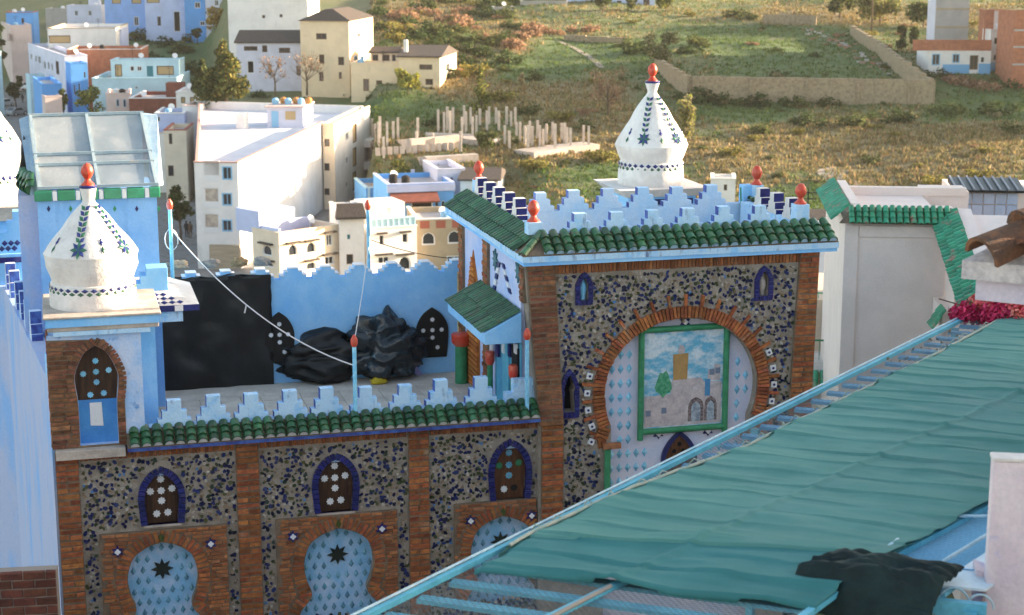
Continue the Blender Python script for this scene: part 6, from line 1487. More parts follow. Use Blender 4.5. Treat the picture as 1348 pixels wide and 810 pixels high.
for k in range(110):
    py = rs_.uniform(20, 270); px = rs_.uniform(640 if py < 210 else 700, 1348)
    shrub(px, py, rs_.uniform(8, 22), rs_.choice([0, 0, 1, 2, 3, 4, 4]), rs_.uniform(.6, 1))
# ---------------------------------------------------------------- houses of the town and the hillside
def wallmat(n, c, c2=None): return mat(n, c, c2 or tuple(x * .86 for x in c), scale=.5, rough=.9, fine=.05, bscale=5, mixlo=.42, mixhi=.68, c3=tuple(x * .7 for x in c), scale3=.9, lo3=.62, hi3=.85, stretch3=(1, 1, .3))
h_white = wallmat('town white', (.78, .74, .72)); h_lilac = wallmat('town lilac white', (.64, .63, .74)); h_cream = wallmat('town cream', (.78, .64, .50)); h_yellow = wallmat('villa ochre', (.80, .62, .43))
h_blue = wallmat('town blue', (.24, .42, .78)); h_bright = wallmat('town bright blue', (.10, .36, .74)); h_turq = wallmat('town turquoise', (.46, .66, .74)); h_tan = wallmat('town tan', (.42, .33, .23)); h_pink = wallmat('town pink', (.66, .50, .46))
h_grey = wallmat('town grey concrete', (.42, .38, .36)); h_brick = mat('town hollow brick', (.46, .17, .10), (.36, .13, .08), scale=1.5, rough=.95, fine=.15, bscale=8); h_pblue = wallmat('town pale blue', (.50, .56, .78)); h_rust = mat('rust red cladding', (.24, .07, .05), (.18, .055, .04), scale=1, rough=.8, fine=.1)
m_deck = mat('flat roof screed', (.50, .44, .42), (.40, .36, .36), scale=.6, rough=.95, fine=.08, bscale=5); m_pane = mat('window glass', (.03, .035, .045), rough=.15, spec=.6); m_darkroof = mat('dark roof tile', (.085, .065, .055), (.05, .04, .04), scale=2.5, rough=.9, bump=.5, bscale=8, stretch=(6, 1, 1))
m_fr_blue = mat('blue window frame', (.22, .46, .66), rough=.7); m_fr_white = mat('white window frame', (.72, .70, .70), rough=.7); m_fr_brown = mat('brown window frame', (.14, .075, .045), rough=.7); m_curt = mat('cream loggia', (.56, .46, .38), (.4, .32, .28), scale=2, rough=.9); m_amber = mat('tan blind', (.50, .34, .18), rough=.8)
m_tealdoor = mat('teal door', (.02, .2, .25), rough=.6); m_redroof = mat('red terrace paint', (.40, .11, .075), (.34, .10, .07), scale=1, rough=.85)
FRM = {'b': m_fr_blue, 'w': m_fr_white, 'n': m_fr_brown, 'y': m_fr_brown, 'l': m_fr_white, 'g': m_fr_white, 't': m_tealdoor, 'a': m_fr_white}
PAN = {'b': m_pane, 'w': m_pane, 'n': m_pane, 'y': m_amber, 'l': m_curt, 'g': m_dark, 't': m_tealdoor, 'a': m_pane}
def openings(parent, fr, wins, wall_d=0.0):
    holes = []; out = []
    for W_ in wins:
        x0, y0, x1, y1 = W_[:4]; st = W_[4] if len(W_) > 4 else 'w'
        a, z1 = fr.hit(x0, y0); b, z0 = fr.hit(x1, y1); _, zb_ = fr.hit(x0, y1)
        z0 = (z0 + zb_) / 2
        if b - a < .15 or z1 - z0 < .15: continue
        if st == 'a': c_ = (a + b) / 2; hw = (b - a) / 2; H_ = z1 - z0; hole = [(c_ + hw, z0), (c_ + hw, z0 + H_ * .55), (c_ + hw * .7, z0 + H_ * .85), (c_, z1), (c_ - hw * .7, z0 + H_ * .85), (c_ - hw, z0 + H_ * .55), (c_ - hw, z0)]
        else: hole = [(a, z0), (b, z0), (b, z1), (a, z1)]
        holes.append(hole); out.append((a, b, z0, z1, st, hole))
    return holes, out
def fit(parent, fr, out, lintel=False):
    for a, b, z0, z1, st, hole in out:
        t_ = min(.12, (b - a) * .14); mb = MB(); m = FRM[st]
        inner = [(a + t_, z0 + t_), (b - t_, z0 + t_), (b - t_, z1 - t_), (a + t_, z1 - t_)] if st != 'a' else [(((x - (a + b) / 2) * .8) + (a + b) / 2, z0 + t_ + (z - z0) * .84) for x, z in hole]
        mb.prism(hole, -.03 if st == 'b' else .05, .16, holes=[inner])
        if b - a > .7 and st in 'wnb': c_ = (a + b) / 2; mb.box(c_ - .03, c_ + .03, .08, .15, z0 + t_, z1 - t_)
        o = obj('window' if z1 - z0 < 1.9 or st != 't' else 'door', mb, m, parent, fr)
        obj('pane', MB().box(a, b, .165, .2, z0, z1), PAN[st], o, fr)
        if st == 'l': obj('balcony_rail', MB().box(a, b, -.04, .02, z0, z0 + (z1 - z0) * .3), m_fr_white, parent, fr)
        if lintel: obj('window_hood', MB().box(a - .25, b + .25, -.35, -.001, z1 + .12, z1 + .26), m_darkroof, parent, fr)
def house(name, label, x0, x1, yt, yb, Y, yaw, m, wins=(), corner='L', xs=None, swins=(), depth=8.0, roof='flat', lintel=False, drop=7.0, parapet=.5, m_side=None, cat='house', group=None, rh=2.0, over=.3, m_par=None, skip=()):
    ref = x0 if corner == 'L' else x1
    p = PY(ref, yb, Y); fr = Frame(Vector((p.x, p.y, 0)), R(yaw)); a = fr.hit(x0, (yt + yb) / 2)[0]; b = fr.hit(x1, (yt + yb) / 2)[0]; zt = fr.hit(ref, yt)[1]; z0 = p.z - drop
    if xs is not None:
        sf = fr.side_left(a) if corner == 'L' else fr.side_right(b); depth = abs(sf.hit(xs, yt + 4)[0])
    depth = min(max(depth, 2), 45)
    o = thing(name, label, cat, fr.W((a + b) / 2, depth / 2, p.z), fr.a, group)
    holes, out = openings(o, fr, wins)
    obj('wall', MB().prism([(a, z0), (b, z0), (b, zt), (a, zt)], 0, .25, holes=holes), m, o, fr); fit(o, fr, out, lintel)
    for nm, sf in (('left', fr.side_left(a)), ('right', fr.side_right(b))):
        if nm in skip: continue
        lo, hi = (-depth, -.251) if nm == 'left' else (.251, depth)
        hl, ou = openings(o, sf, swins if (corner == 'L') == (nm == 'left') else ())
        obj('wall', MB().prism([(lo, z0), (hi, z0), (hi, zt), (lo, zt)], 0, .25, holes=hl), m_side or m, o, sf); fit(o, sf, ou, lintel)
    if 'back' not in skip: obj('wall', MB().box(a + .251, b - .251, depth - .25, depth, z0, zt), m, o, fr)
    if 'deck' not in skip: obj('roof_deck', MB().box(a + .25, b - .25, .25, depth - .25, zt - parapet - .3, zt - parapet), m_deck, o, fr)
    if roof == 'flat':
        obj('coping', MB().prism([(a - .06, zt + .001), (b + .06, zt + .001), (b + .06, zt + .12), (a - .06, zt + .12)], -.06, .3), m_par or m, o, fr)
        for e0, e1, sk in ((a - .06, a + .3, 'left'), (b - .3, b + .06, 'right')):
            if sk not in skip: obj('coping', MB().box(e0, e1, .301, depth, zt + .001, zt + .12), m_par or m, o, fr)
    elif roof == 'shed':
        obj('roof', MB().hexa([(a - over, -over, zt + .002), (b + over, -over, zt + .002), (b + over, depth + over, zt + .002), (a - over, depth + over, zt + .002), (a - over, -over, zt + .18), (b + over, -over, zt + .18), (b + over * .2, depth * .5, zt + rh), (a - over * .2, depth * .5, zt + rh)]), m_darkroof, o, fr)
    elif roof == 'hip':
        c_ = (a + b) / 2; q_ = min(b - a, depth) * .42
        obj('roof', MB().hexa([(a - over, -over, zt + .002), (b + over, -over, zt + .002), (b + over, depth + over, zt + .002), (a - over, depth + over, zt + .002), (a + q_, q_, zt + rh), (b - q_, q_, zt + rh), (b - q_, depth - q_, zt + rh), (a + q_, depth - q_, zt + rh)]), m_darkroof, o, fr)
    if roof == 'flat' and b - a > 3 and cat != 'wall' and 'deck' not in skip:
        rq = random.Random(int(x0 * 7 + yt)); zd_ = zt - parapet
        for kk in range(rq.choice([1, 2, 3])):
            u = rq.uniform(a + .9, b - .9); d_ = rq.uniform(.9, max(1.2, min(depth - 1, 5))); t_ = rq.random()
            if t_ < .35: obj('water_tank', MB().lathe([(.38, zd_), (.45, zd_ + .2), (.45, zd_ + .95), (.15, zd_ + 1.1)], 10, u, d_), rq.choice([m_fr_blue, m_fr_white, m_dark]), o, fr, smooth=True)
            elif t_ < .7: obj('satellite_dish', MB().lathe([(.04, zd_), (.04, zd_ + .9)], 6, u, d_).tube([(u, d_ - .05, zd_ + .95), (u + .05, d_ - .22, zd_ + 1.05)], [.10, .42], 12), m_fr_white, o, fr)
            else: obj('aerial', MB().bar((u, d_, zd_), (u, d_, zd_ + 2.2), .05, .05).bar((u - .5, d_, zd_ + 2.0), (u + .5, d_, zd_ + 2.0), .04, .04).bar((u - .35, d_, zd_ + 1.7), (u + .35, d_, zd_ + 1.7), .04, .04), m_dark, o, fr)
        if rq.random() < .45 and depth > 6 and b - a > 6: obj('stair_hut', MB().box(a + (b - a) * .55, a + (b - a) * .55 + 2.4, depth * .45, depth * .45 + 2.4, zd_ + .002, zd_ + 2.2), m, o, fr)
    return o, fr, (a, b, z0, zt, depth)
# white apartment block
o, fr, (a, b, z0, zt, dp) = house('apartment_block', 'four storey white apartment block with blue framed windows and loggias', 258, 315, 215, 345, 158, -6, h_white, corner='R', xs=426, drop=3, cat='building', parapet=.9, skip=('left', 'back', 'deck'),
    wins=[(268, 212, 289, 239, 'l'), (268, 247, 289, 273, 'l'), (268, 281, 289, 307, 'l'), (292, 219, 306, 237, 'b'), (292, 254, 306, 271, 'b'), (292, 289, 306, 305, 'b')], m_par=mat('dusty pink coping', (.50, .30, .26), rough=.9))
obj('stone_base', MB().box(a + 1.2, b - .001, -.2, -.001, z0, fr.hit(290, 322)[1]), mat('sandstone base', (.46, .36, .26), (.38, .3, .22), scale=1.5, rough=.9, stretch=(.4, .4, 4), bump=.4, bscale=6), o, fr)
zd = zt - .9                                   # the block is a wedge in plan: its flat roof widens towards the back
A1, A2 = fr.W(a + .02, .26, 0), fr.W(b - .26, .26, 0); A3, A4 = PZ(478, 150, zd), PZ(262, 143, zd); A2b = fr.W(b - .26, dp - .3, 0)
def plan(mb, P, za_, zb_):
    n = len(P); mb.add([(p.x, p.y, za_) for p in P] + [(p.x, p.y, zb_) for p in P], [tuple(range(n - 1, -1, -1)), tuple(range(n, 2 * n))] + [(i, (i + 1) % n, (i + 1) % n + n, i + n) for i in range(n)]); return mb
obj('roof_deck', plan(MB(), [A1, A2, A2b, A3, A4], z0, zd), mat('white roof screed', (.66, .66, .70), (.58, .58, .64), scale=.4, rough=.9, fine=.05, bscale=4), o)
nl = Vector((-(A4.y - A1.y), A4.x - A1.x, 0)).normalized()
obj('parapet', plan(MB(), [A1 - nl * -.0, A1 - nl * .3, A4 - nl * .3, A4], zd + .001, zt + .02), MATS['dusty pink coping'], o)
nb_ = Vector((-(A3.y - A4.y), A3.x - A4.x, 0)).normalized()
obj('parapet', plan(MB(), [A4 - nb_ * .3, A3 - nb_ * .3, A3, A4], zd + .001, zt + .1), h_white, o)
p0, p1 = PZ(352, 168, zd), PZ(400, 168, zd); RF = Frame(Vector((p0.x, p0.y, 0)), R(-4)); wd_ = (p1 - p0).length
rr_ = obj('roof_room', MB().box(0, wd_, 0, 6, zd + .001, zd + 2.3), h_lilac, o, RF); obj('roof_slab', MB().box(-.2, wd_ + .2, -.3, 6.2, zd + 2.302, zd + 2.5), h_pink, o, RF)
for k, (u, mm) in enumerate(((.22, m_fr_blue), (.6, m_amber))): obj('roof_room_door', MB().box(wd_ * u - .4, wd_ * u + .4 + k * .4, -.06, -.001, zd + .02 + k * .9, zd + 1.9), mm, rr_, RF)
for k in range(6): obj('water_tank', MB().lathe([(.35, zd + 2.5), (.4, zd + 2.7), (.4, zd + 3.1), (.2, zd + 3.25)], 12, .6 + k * .75, 2 + (k % 2)), (m_fr_blue, mat('orange tank', (.55, .22, .07), rough=.6))[k % 2], o, RF, smooth=True)
obj('roof_stub', MB().box(-3.2, -2.2, -2, 0, zd + .001, zd + 1.8), h_white, o, RF)
o, fr, _ = house('apartment_block', 'rear white apartment block with tall shaded windows and balconies', 426, 441, 164, 300, 194, -6, h_cream, corner='R', xs=487, drop=4, cat='building', m_side=h_white,
    wins=[(427, 183, 434, 193, 'n'), (427, 215, 434, 225, 'n'), (427, 248, 434, 257, 'n')], swins=[(464, 165, 470, 188, 'y'), (464, 196, 470, 219, 'y'), (464, 228, 470, 250, 'y'), (455, 175, 459, 185), (455, 208, 459, 217), (455, 240, 459, 248)])
rs2 = fr.side_right(_[1])
for y in (183, 212, 242): u, z = rs2.hit(482, y); obj('balcony', MB().box(u - 1.5, u + 2.5, -1.0, -.001, z - .9, z), h_white, o, rs2)
# cream corner house and its neighbours
o, fr, (a, b, z0, zt, dp) = house('corner_house', 'cream corner house with hooded arched windows and red terrace', 368, 447, 308, 368, 146, 44, h_cream, xs=332, lintel=True, drop=5, wins=[(379, 323, 392, 338, 'a'), (403, 320, 416, 334, 'a'), (429, 309, 438, 324), (403, 346, 416, 356, 'a'), (427, 338, 440, 349)], swins=[(345, 322, 358, 337, 'a'), (347, 344, 360, 352, 'a')])
obj('red_terrace', MB().box(a + .3, b - .3, .3, dp - .3, zt - .499, zt - .45), m_redroof, o, fr)
obj('blue_parapet', MB().box(a + .3, a + .5, .4, dp - .3, zt - .44, zt + .35).box(a + .5, b - .5, dp - .6, dp - .3, zt - .44, zt + .5), h_pblue, o, fr)
obj('roof_hut', MB().box(b - 6.5, b - 2.6, 3.0, 6.5, zt - .44, zt + 1.6), h_pblue, o, fr)
o, fr, (a, b, z0, zt, dp) = house('narrow_house', 'narrow white house with a brown tiled canopy above a turquoise vent', 447, 480, 284, 368, 150, 12, h_white, lintel=False, drop=5, wins=[(457, 309, 461, 315, 't'), (456, 335, 465, 348, 'n')])
obj('canopy', MB().hexa([(a - .3, -.5, zt - .3), (b + .2, -.5, zt - .3), (b + .2, .6, zt - .3), (a - .3, .6, zt - .3), (a - .3, -.5, zt - .1), (b + .2, -.5, zt - .1), (b + .0, .8, zt + .95), (a - .1, .8, zt + .95)]), m_darkroof, o, fr)
o, fr, (a, b, z0, zt, dp) = house('balustrade_house', 'white house with a pale blue balustraded terrace and hooded windows', 487, 549, 302, 368, 152, 24, h_white, lintel=True, drop=5, wins=[(499, 310, 506, 323), (529, 308, 537, 320), (497, 338, 513, 348), (524, 338, 541, 356, 'a')])
for k in range(9): obj('baluster', MB().box(a + .1 + k * (b - a - .3) / 8, a + .22 + k * (b - a - .3) / 8, .0, .15, zt + .13, zt + .8), h_turq, o, fr)
obj('balustrade_rail', MB().box(a, b, -.02, .18, zt + .801, zt + .95).box(a + .25, b - .15, .06, .1, zt + .13, zt + .80), h_turq, o, fr)
obj('laundry', MB().box(a + .4, a + 1.0, 1.0, 1.03, zt + .7, zt + 1.7).box(a + 1.05, a + 1.7, 1.0, 1.03, zt + .8, zt + 1.7).box(a + 1.75, a + 2.5, 1.0, 1.03, zt + .9, zt + 1.7), mat('pink laundry', (.66, .42, .44), (.7, .66, .66), scale=2, rough=.9), o, fr)
obj('roof_room', MB().box(a + .6, b - .2, 2.5, 6, zt - .5, zt + 1.9), h_white, o, fr)
o, fr, (a, b, z0, zt, dp) = house('tan_house', 'tan house with white framed arched windows and a red parapet', 549, 612, 290, 368, 155, 10, h_tan, drop=5, wins=[(555, 306, 573, 323, 'a'), (589, 304, 607, 321, 'a'), (588, 337, 608, 348)], m_par=m_fr_white)
for k in range(3): obj('parapet_panel', MB().box(a + .3 + k * (b - a) / 3, a - .3 + (k + 1) * (b - a) / 3, -.02, -.001, zt - .8, zt - .1), m_redroof, o, fr)
o, fr, (a, b, z0, zt, dp) = house('blue_terrace_house', 'bright blue house with a rust red awning under a lilac parapet', 511, 598, 244, 300, 172, 14, h_bright, drop=6, wins=[(541, 262, 570, 283, 'g'), (573, 262, 577, 282, 'n'), (581, 264, 586, 273, 'a')], m_par=h_pblue, depth=9)
obj('awning', MB().hexa([(a + .2, -1.6, zt - 1.7), (b - 1.8, -1.6, zt - 1.7), (b - 1.8, -.01, zt - 1.0), (a + .2, -.01, zt - 1.0), (a + .2, -1.6, zt - 1.55), (b - 1.8, -1.6, zt - 1.55), (b - 1.8, -.01, zt - .8), (a + .2, -.01, zt - .8)]), h_rust, o, fr)
obj('lilac_band', MB().box(a - .1, b + .1, -.15, -.001, zt - .75, zt - .05), h_pblue, o, fr)
o, fr, (a, b, z0, zt, dp) = house('long_blue_terrace', 'long bright blue terrace wall with white posts behind the awning house', 482, 580, 248, 290, 182, 14, h_bright, drop=6, depth=8, m_par=h_turq)
for k in range(9): obj('terrace_post', MB().box(a + .2 + k * (b - a - .5) / 8, a + .45 + k * (b - a - .5) / 8, -.08, -.001, zt - 1.2, zt + .0), h_turq, o, fr)
obj('white_pillar', MB().box(a + 4.9, a + 5.3, -.3, -.09, zt - 2.5, zt + 1.9), h_lilac, o, fr)
house('lilac_house', 'tall lilac white house with a narrow red door next to the blue terrace', 576, 612, 224, 270, 178, 14, h_lilac, drop=6, wins=[(593, 234, 596, 242, 'n')])
house('white_cottage', 'white cottage with a brown tiled edge behind the tower\'s left finial', 606, 656, 238, 266, 176, -4, h_white, drop=6, wins=[(645, 248, 650, 257, 'a')], roof='shed', rh=.9)
house('white_hut', 'little white hut right of the far dome\'s platform', 936, 968, 236, 262, 166, -6, h_white, drop=2, wins=[(953, 243, 957, 251, 'n')], depth=4)
house('red_roofed_house', 'white house with a dull red roof beyond the tower\'s right eave', 1052, 1122, 300, 330, 110, -4, h_white, drop=10, roof='shed', rh=.8, depth=6, wins=[(1086, 306, 1090, 316)])
house('lane_house', 'white house with a blue door panel past the tower\'s right edge', 1030, 1150, 318, 400, 75, -4, h_lilac, drop=10, depth=6, wins=[(1099, 322, 1108, 336, 'b'), (1084, 352, 1090, 358), (1101, 372, 1108, 384)])
# street side of the town
o, fr, (a, b, z0, zt, dp) = house('turquoise_house', 'pale turquoise house with a low row of roof rooms', 122, 234, 104, 150, 250, 3, h_turq, drop=4, depth=14, wins=[(178, 114, 181, 117)])
rr_, fr2, q_ = house('roof_rooms', 'row of white roof rooms with teal and tan doors above the turquoise wall', 146, 236, 80, 103, 256, 3, h_turq, drop=1, depth=6, wins=[(151, 85, 161, 101, 'y'), (171, 87, 177, 94), (180, 87, 187, 94), (193, 87, 202, 101, 't'), (206, 87, 229, 99, 'y')])
house('rust_clad_house', 'low house with rust red cladding and white roof edge', 170, 244, 130, 154, 236, 2, h_rust, drop=6, depth=12, m_par=h_white)
house('pink_cottage', 'small pink white cottage with blue shutters beside the rust red cladding', 140, 170, 124, 154, 238, 10, h_pink, drop=6, wins=[(153, 131, 157, 140, 'b'), (162, 131, 166, 141, 'b')])
house('lilac_cottage', 'small lilac blue house below the rust red cladding', 204, 243, 150, 175, 214, 4, h_pblue, drop=6, wins=[(207, 154, 211, 160)], m_par=h_white)
house('cream_cottage', 'cream house with a striped window beside the apartment block', 217, 246, 172, 236, 200, 4, h_cream, drop=8, wins=[(222, 176, 227, 190, 'n'), (221, 218, 229, 232, 'n')], m_par=m_redroof)
house('beige_house', 'narrow white house tucked behind the apartment block\'s left corner', 241, 262, 140, 205, 217, -4, h_white, drop=9, depth=6, m_par=h_pink)
house('white_shop_row', 'white street building with navy arched windows and a balcony', 86, 116, 74, 118, 282, 24, h_lilac, xs=38, drop=5, swins=[(57, 79, 60.5, 91, 'a'), (62, 80, 65.5, 92, 'a'), (67, 82, 70, 94, 'a'), (73, 80, 78, 98, 'n'), (46, 72, 49, 82), (50, 73, 54, 84), (40, 70, 43, 79)], wins=[])
house('brick_roof_house', 'unplastered brick roof storey beside the white street building', 88, 186, 66, 80, 292, 6, h_brick, drop=9, depth=12, m_par=h_pink)
house('bright_blue_house', 'bright blue narrow house on the street corner', 94, 116, 84, 132, 268, 24, h_bright, xs=86, drop=5, wins=[(97, 112, 100, 125), (103, 110, 106, 124), (110, 95, 113, 103)])
house('blue_awning_shop', 'shop with a blue awning opposite the street tree', 56, 82, 112, 134, 262, 20, h_bright, xs=44, drop=4, depth=5)
house('long_white_house', 'long white house with a beige roof edge and brick patch', 63, 153, 38, 62, 312, 6, h_white, xs=38, drop=8, wins=[(64, 47, 93, 57, 'y')], swins=[(48, 46, 51, 58), (54, 48, 57, 60), (58, 49, 61, 60)], m_par=h_tan)
house('corner_shop_house', 'white house with a blue roof terrace at the street\'s bend', 14, 42, 34, 66, 335, 22, h_pink, xs=2, drop=9, swins=[], wins=[(16, 46, 19, 55), (9, 44, 12, 54)])
house('blue_roof_room', 'bright blue roof room with a dark red eave at the street\'s bend', 8, 44, 17, 32, 345, 8, h_bright, drop=14, wins=[(28, 24, 32, 31, 'n')], m_par=m_redroof)
house('grey_street_house', 'grey white house with a dark roof at the head of the street', 60, 130, 12, 34, 385, 4, h_grey, drop=10)
house('street_wall_house', 'blue grey wall along the far side of the street', -40, 4, 70, 150, 300, 40, h_turq, drop=4)
house('garden_wall', 'pink garden wall with a coping beside the street', 60, 82, 128, 150, 246, 24, h_pink, drop=4, depth=3, cat='wall')
house('blue_hill_house', 'lilac blue house with tan blinds above the green bank', 138, 191, -28, 58, 352, 2, h_blue, drop=4, wins=[(147, -4, 159, 5, 'y'), (173, -4, 186, 5, 'y'), (176, 22, 183, 34), ], m_side=h_pblue)
house('porch_house', 'pale lilac house with square porches and a dark doorway above the bank', 191, 243, -24, 54, 350, 2, h_pblue, drop=4, wins=[(193, -2, 210, 4, 'y'), (207, 22, 212, 34, 'n'), (228, 15, 238, 42, 'g')])
house('bright_hill_house', 'saturated blue house beside the yellow autumn tree', 243, 270, -26, 50, 348, 2, h_bright, drop=4, wins=[(256, 3, 264, 11), (263, 28, 270, 34)])
house('white_hill_house', 'white hill house with blue shutters behind the autumn tree', 270, 332, -24, 20, 345, 0, h_lilac, drop=8, wins=[(298, 0, 303, 12, 'b'), (312, 0, 317, 12, 'b'), (324, 0, 329, 12, 't'), (282, 0, 288, 8)])
house('blank_white_house', 'big blank white house wall above the villa\'s dark roof', 300, 405, -22, 52, 262, -3, h_white, drop=6, depth=12, corner='R', xs=420, wins=[(345, 20, 349, 24, 'n'), (368, 19, 372, 23, 'n')])
house('stacked_house', 'small white house with two dark windows behind the long white house', 88, 134, 8, 30, 372, 4, h_lilac, drop=10, wins=[(98, 14, 103, 21), (116, 14, 121, 21)])
house('turquoise_shop', 'small turquoise shop front below the white street building', 40, 60, 100, 132, 292, 24, h_turq, xs=34, drop=4, wins=[(44, 108, 50, 120, 'n')])
house('white_annex', 'white annex with tan shutters right of the turquoise house', 232, 262, 122, 150, 232, 2, h_white, drop=6, wins=[(238, 128, 244, 136, 'y'), (250, 128, 256, 136, 'y')])
house('pink_roof_block', 'pink topped white block left of the cream house', 196, 218, 176, 240, 208, 4, h_white, drop=8, wins=[(203, 186, 208, 195, 'n'), (203, 208, 208, 218, 'n')], m_par=h_pink)
house('bank_shed', 'small blue white shed below the green bank', 128, 160, 40, 60, 318, 4, h_pblue, drop=8, wins=[(140, 46, 145, 52)])
# yellow villa: four blocks that stand together
house('villa_wing', 'pale lilac villa wing under a long dark roof', 312, 397, 57, 118, 240, 2, h_lilac, drop=4, depth=9, roof='shed', rh=1.6, wins=[(321, 61, 339, 67, 'n'), (345, 60, 352, 69, 'n'), (367, 63, 382, 70, 'n'), (325, 80, 335, 97, 'g'), (390, 87, 396, 99, 'n'), (352, 84, 358, 100, 'b')])
o, fr, (a, b, z0, zt, dp) = house('villa_tower', 'tall ochre villa block with a dark hipped roof and brown windows', 396, 460, 28, 122, 236, -8, h_yellow, corner='R', xs=491, drop=4, roof='hip', rh=1.5, m_side=h_yellow, lintel=False,
    wins=[(416, 44, 430, 52, 'n'), (420, 72, 427, 84, 'n'), (445, 75, 453, 86, 'n'), (420, 95, 426, 107, 'n'), (446, 95, 450, 104, 'n')], swins=[(470, 43, 475, 50), (466, 74, 471, 84, 'b'), (474, 74, 479, 84, 'b')])
house('villa_link', 'low ochre link with a terrace between the villa blocks', 462, 526, 84, 124, 232, -4, h_yellow, drop=4, depth=6, wins=[(478, 104, 486, 120, 'n'), (495, 106, 503, 112, 'n')])
house('villa_veranda', 'glazed villa veranda with brown posts under a tiled roof', 488, 526, 70, 90, 238, -4, h_cream, drop=4, depth=4, roof='shed', rh=.8, wins=[(490, 72, 498, 84, 'n'), (503, 72, 513, 84, 'n'), (516, 72, 521, 84, 'n')])
o, fr, q_ = house('villa_right_wing', 'ochre villa wing with a bright sunlit gable end and chimney', 525, 579, 76, 130, 230, -8, h_yellow, corner='R', xs=601, drop=4, roof='shed', rh=1.3, wins=[(552, 85, 569, 92, 'n'), (560, 104, 570, 112, 'n')], swins=[(587, 84, 592, 94), (587, 108, 592, 118)])
obj('chimney', MB().box(q_[0] + .3, q_[0] + .8, 2, 2.5, q_[3], q_[3] + 2.2), h_white, o, fr)
# hilltop houses
house('pale_blue_hill_house', 'long pale blue farmhouse on the hilltop terrace', 746, 862, -18, 18, 318, -3, h_pblue, drop=5, depth=8, wins=[(770, 1, 776, 11, 'n'), (812, 1, 818, 11, 'n'), (847, -3, 855, 8, 'n'), (755, 2, 759, 9)])
house('stone_hill_wall', 'low grey stone wall left of the pale blue farmhouse', 685, 746, 2, 19, 312, -3, h_grey, drop=5, depth=2, cat='wall')
house('hill_shed', 'small grey white shed on the wooded slope', 650, 677, 10, 29, 300, 6, h_grey, drop=5, depth=4, cat='shed')
house('brown_hill_shed', 'small russet shed at the top of the brush slope', 552, 582, -12, 7, 320, 0, h_brick, drop=6, depth=5, cat='shed', wins=[(570, -6, 573, 4, 'n'), (576, -6, 579, 4, 'n')])
o, fr, (a, b, z0, zt, dp) = house('grey_tower_house', 'unfinished grey concrete tower house on the hillside', 1232, 1276, -40, 66, 252, -6, h_grey, corner='R', xs=1292, drop=5, cat='building', wins=[], swins=[(1279, 16, 1285, 26, 'n')], m_side=h_lilac)
for y in (-12, 12, 36): obj('floor_band', MB().box(a, b, -.03, -.001, fr.hit(1250, y)[1] - .15, fr.hit(1250, y)[1] + .15), h_tan, o, fr)
o, fr, (a, b, z0, zt, dp) = house('low_white_house', 'low white house with a blue plinth and brick parapet', 1222, 1304, 68, 97, 238, -3, h_white, drop=5, depth=9, wins=[(1227, 71, 1237, 86, 'b'), (1254, 71, 1263, 83, 'b'), (1277, 73, 1287, 92, 'n'), (1291, 75, 1296, 83)])
obj('brick_parapet', MB().box(a - 2.2, b, .02, .3, zt + .121, zt + 1.6), h_brick, o, fr); obj('brick_parapet', MB().box(a + 8, b - .3, 3, 3.3, zt + .121, zt + 3.1), h_brick, o, fr)
obj('blue_plinth', MB().box(a + 2.0, fr.hit(1276, 90)[0], -.05, -.001, z0, fr.hit(1260, 85)[1]).box(fr.hit(1288, 90)[0], b, -.05, -.001, z0, fr.hit(1300, 84)[1]), mat('plinth blue', (.14, .40, .66), rough=.85), o, fr)
o, fr, (a, b, z0, zt, dp) = house('side_white_house', 'white house with two rows of small windows and blue plinth beside bricks', 1303, 1336, 40, 95, 240, 18, h_white, xs=1297, drop=5, wins=[(1309, 50, 1313, 58, 'n'), (1319, 49, 1323, 57, 'n'), (1328, 47, 1332, 55, 'n'), (1308, 72, 1312, 80), (1318, 71, 1322, 79), (1327, 69, 1331, 77)])
obj('blue_plinth', MB().box(a, b, -.05, -.001, z0, fr.hit(1318, 82)[1]), MATS['plinth blue'], o, fr)
o, fr, (a, b, z0, zt, dp) = house('bare_brick_building', 'bare red brick building with pale concrete floor bands', 1334, 1420, 16, 108, 230, 0, h_brick, drop=5, cat='building')
for y in (40, 62, 85): obj('floor_band', MB().box(a - .02, b, -.04, -.001, fr.hit(1340, y)[1] - .12, fr.hit(1340, y)[1] + .12), h_grey, o, fr)
house('brick_store', 'small rust brick store room in front of the grey tower house', 1296, 1312, 14, 40, 246, -4, h_brick, drop=7, depth=4, cat='shed')
house('red_store', 'pinkish store beside the small brick one', 1310, 1324, 16, 40, 245, -4, h_pink, drop=7, depth=4, cat='shed')
# off frame: unseen blocks added so that long shadows cross the slope
for k, (x, y, w_, d_, h_) in enumerate(((95, 250, 12, 44, 17), (92, 214, 10, 14, 9))):
    z = gh_(x, y); o = thing('hill_shading_block', ('tall unseen block added to shade the slope by the long wall', 'lower unseen block added to shade the slope')[k], 'building', (x, y, z), 0)
    obj('wall', MB().box(x - w_ / 2, x + w_ / 2, y - d_ / 2, y + d_ / 2, z - 3, z + h_), h_cream, o); obj('parapet', MB().box(x - w_ / 2 - .1, x + w_ / 2 + .1, y - d_ / 2 - .1, y + d_ / 2 + .1, z + h_ + .001, z + h_ + .5), h_white, o)
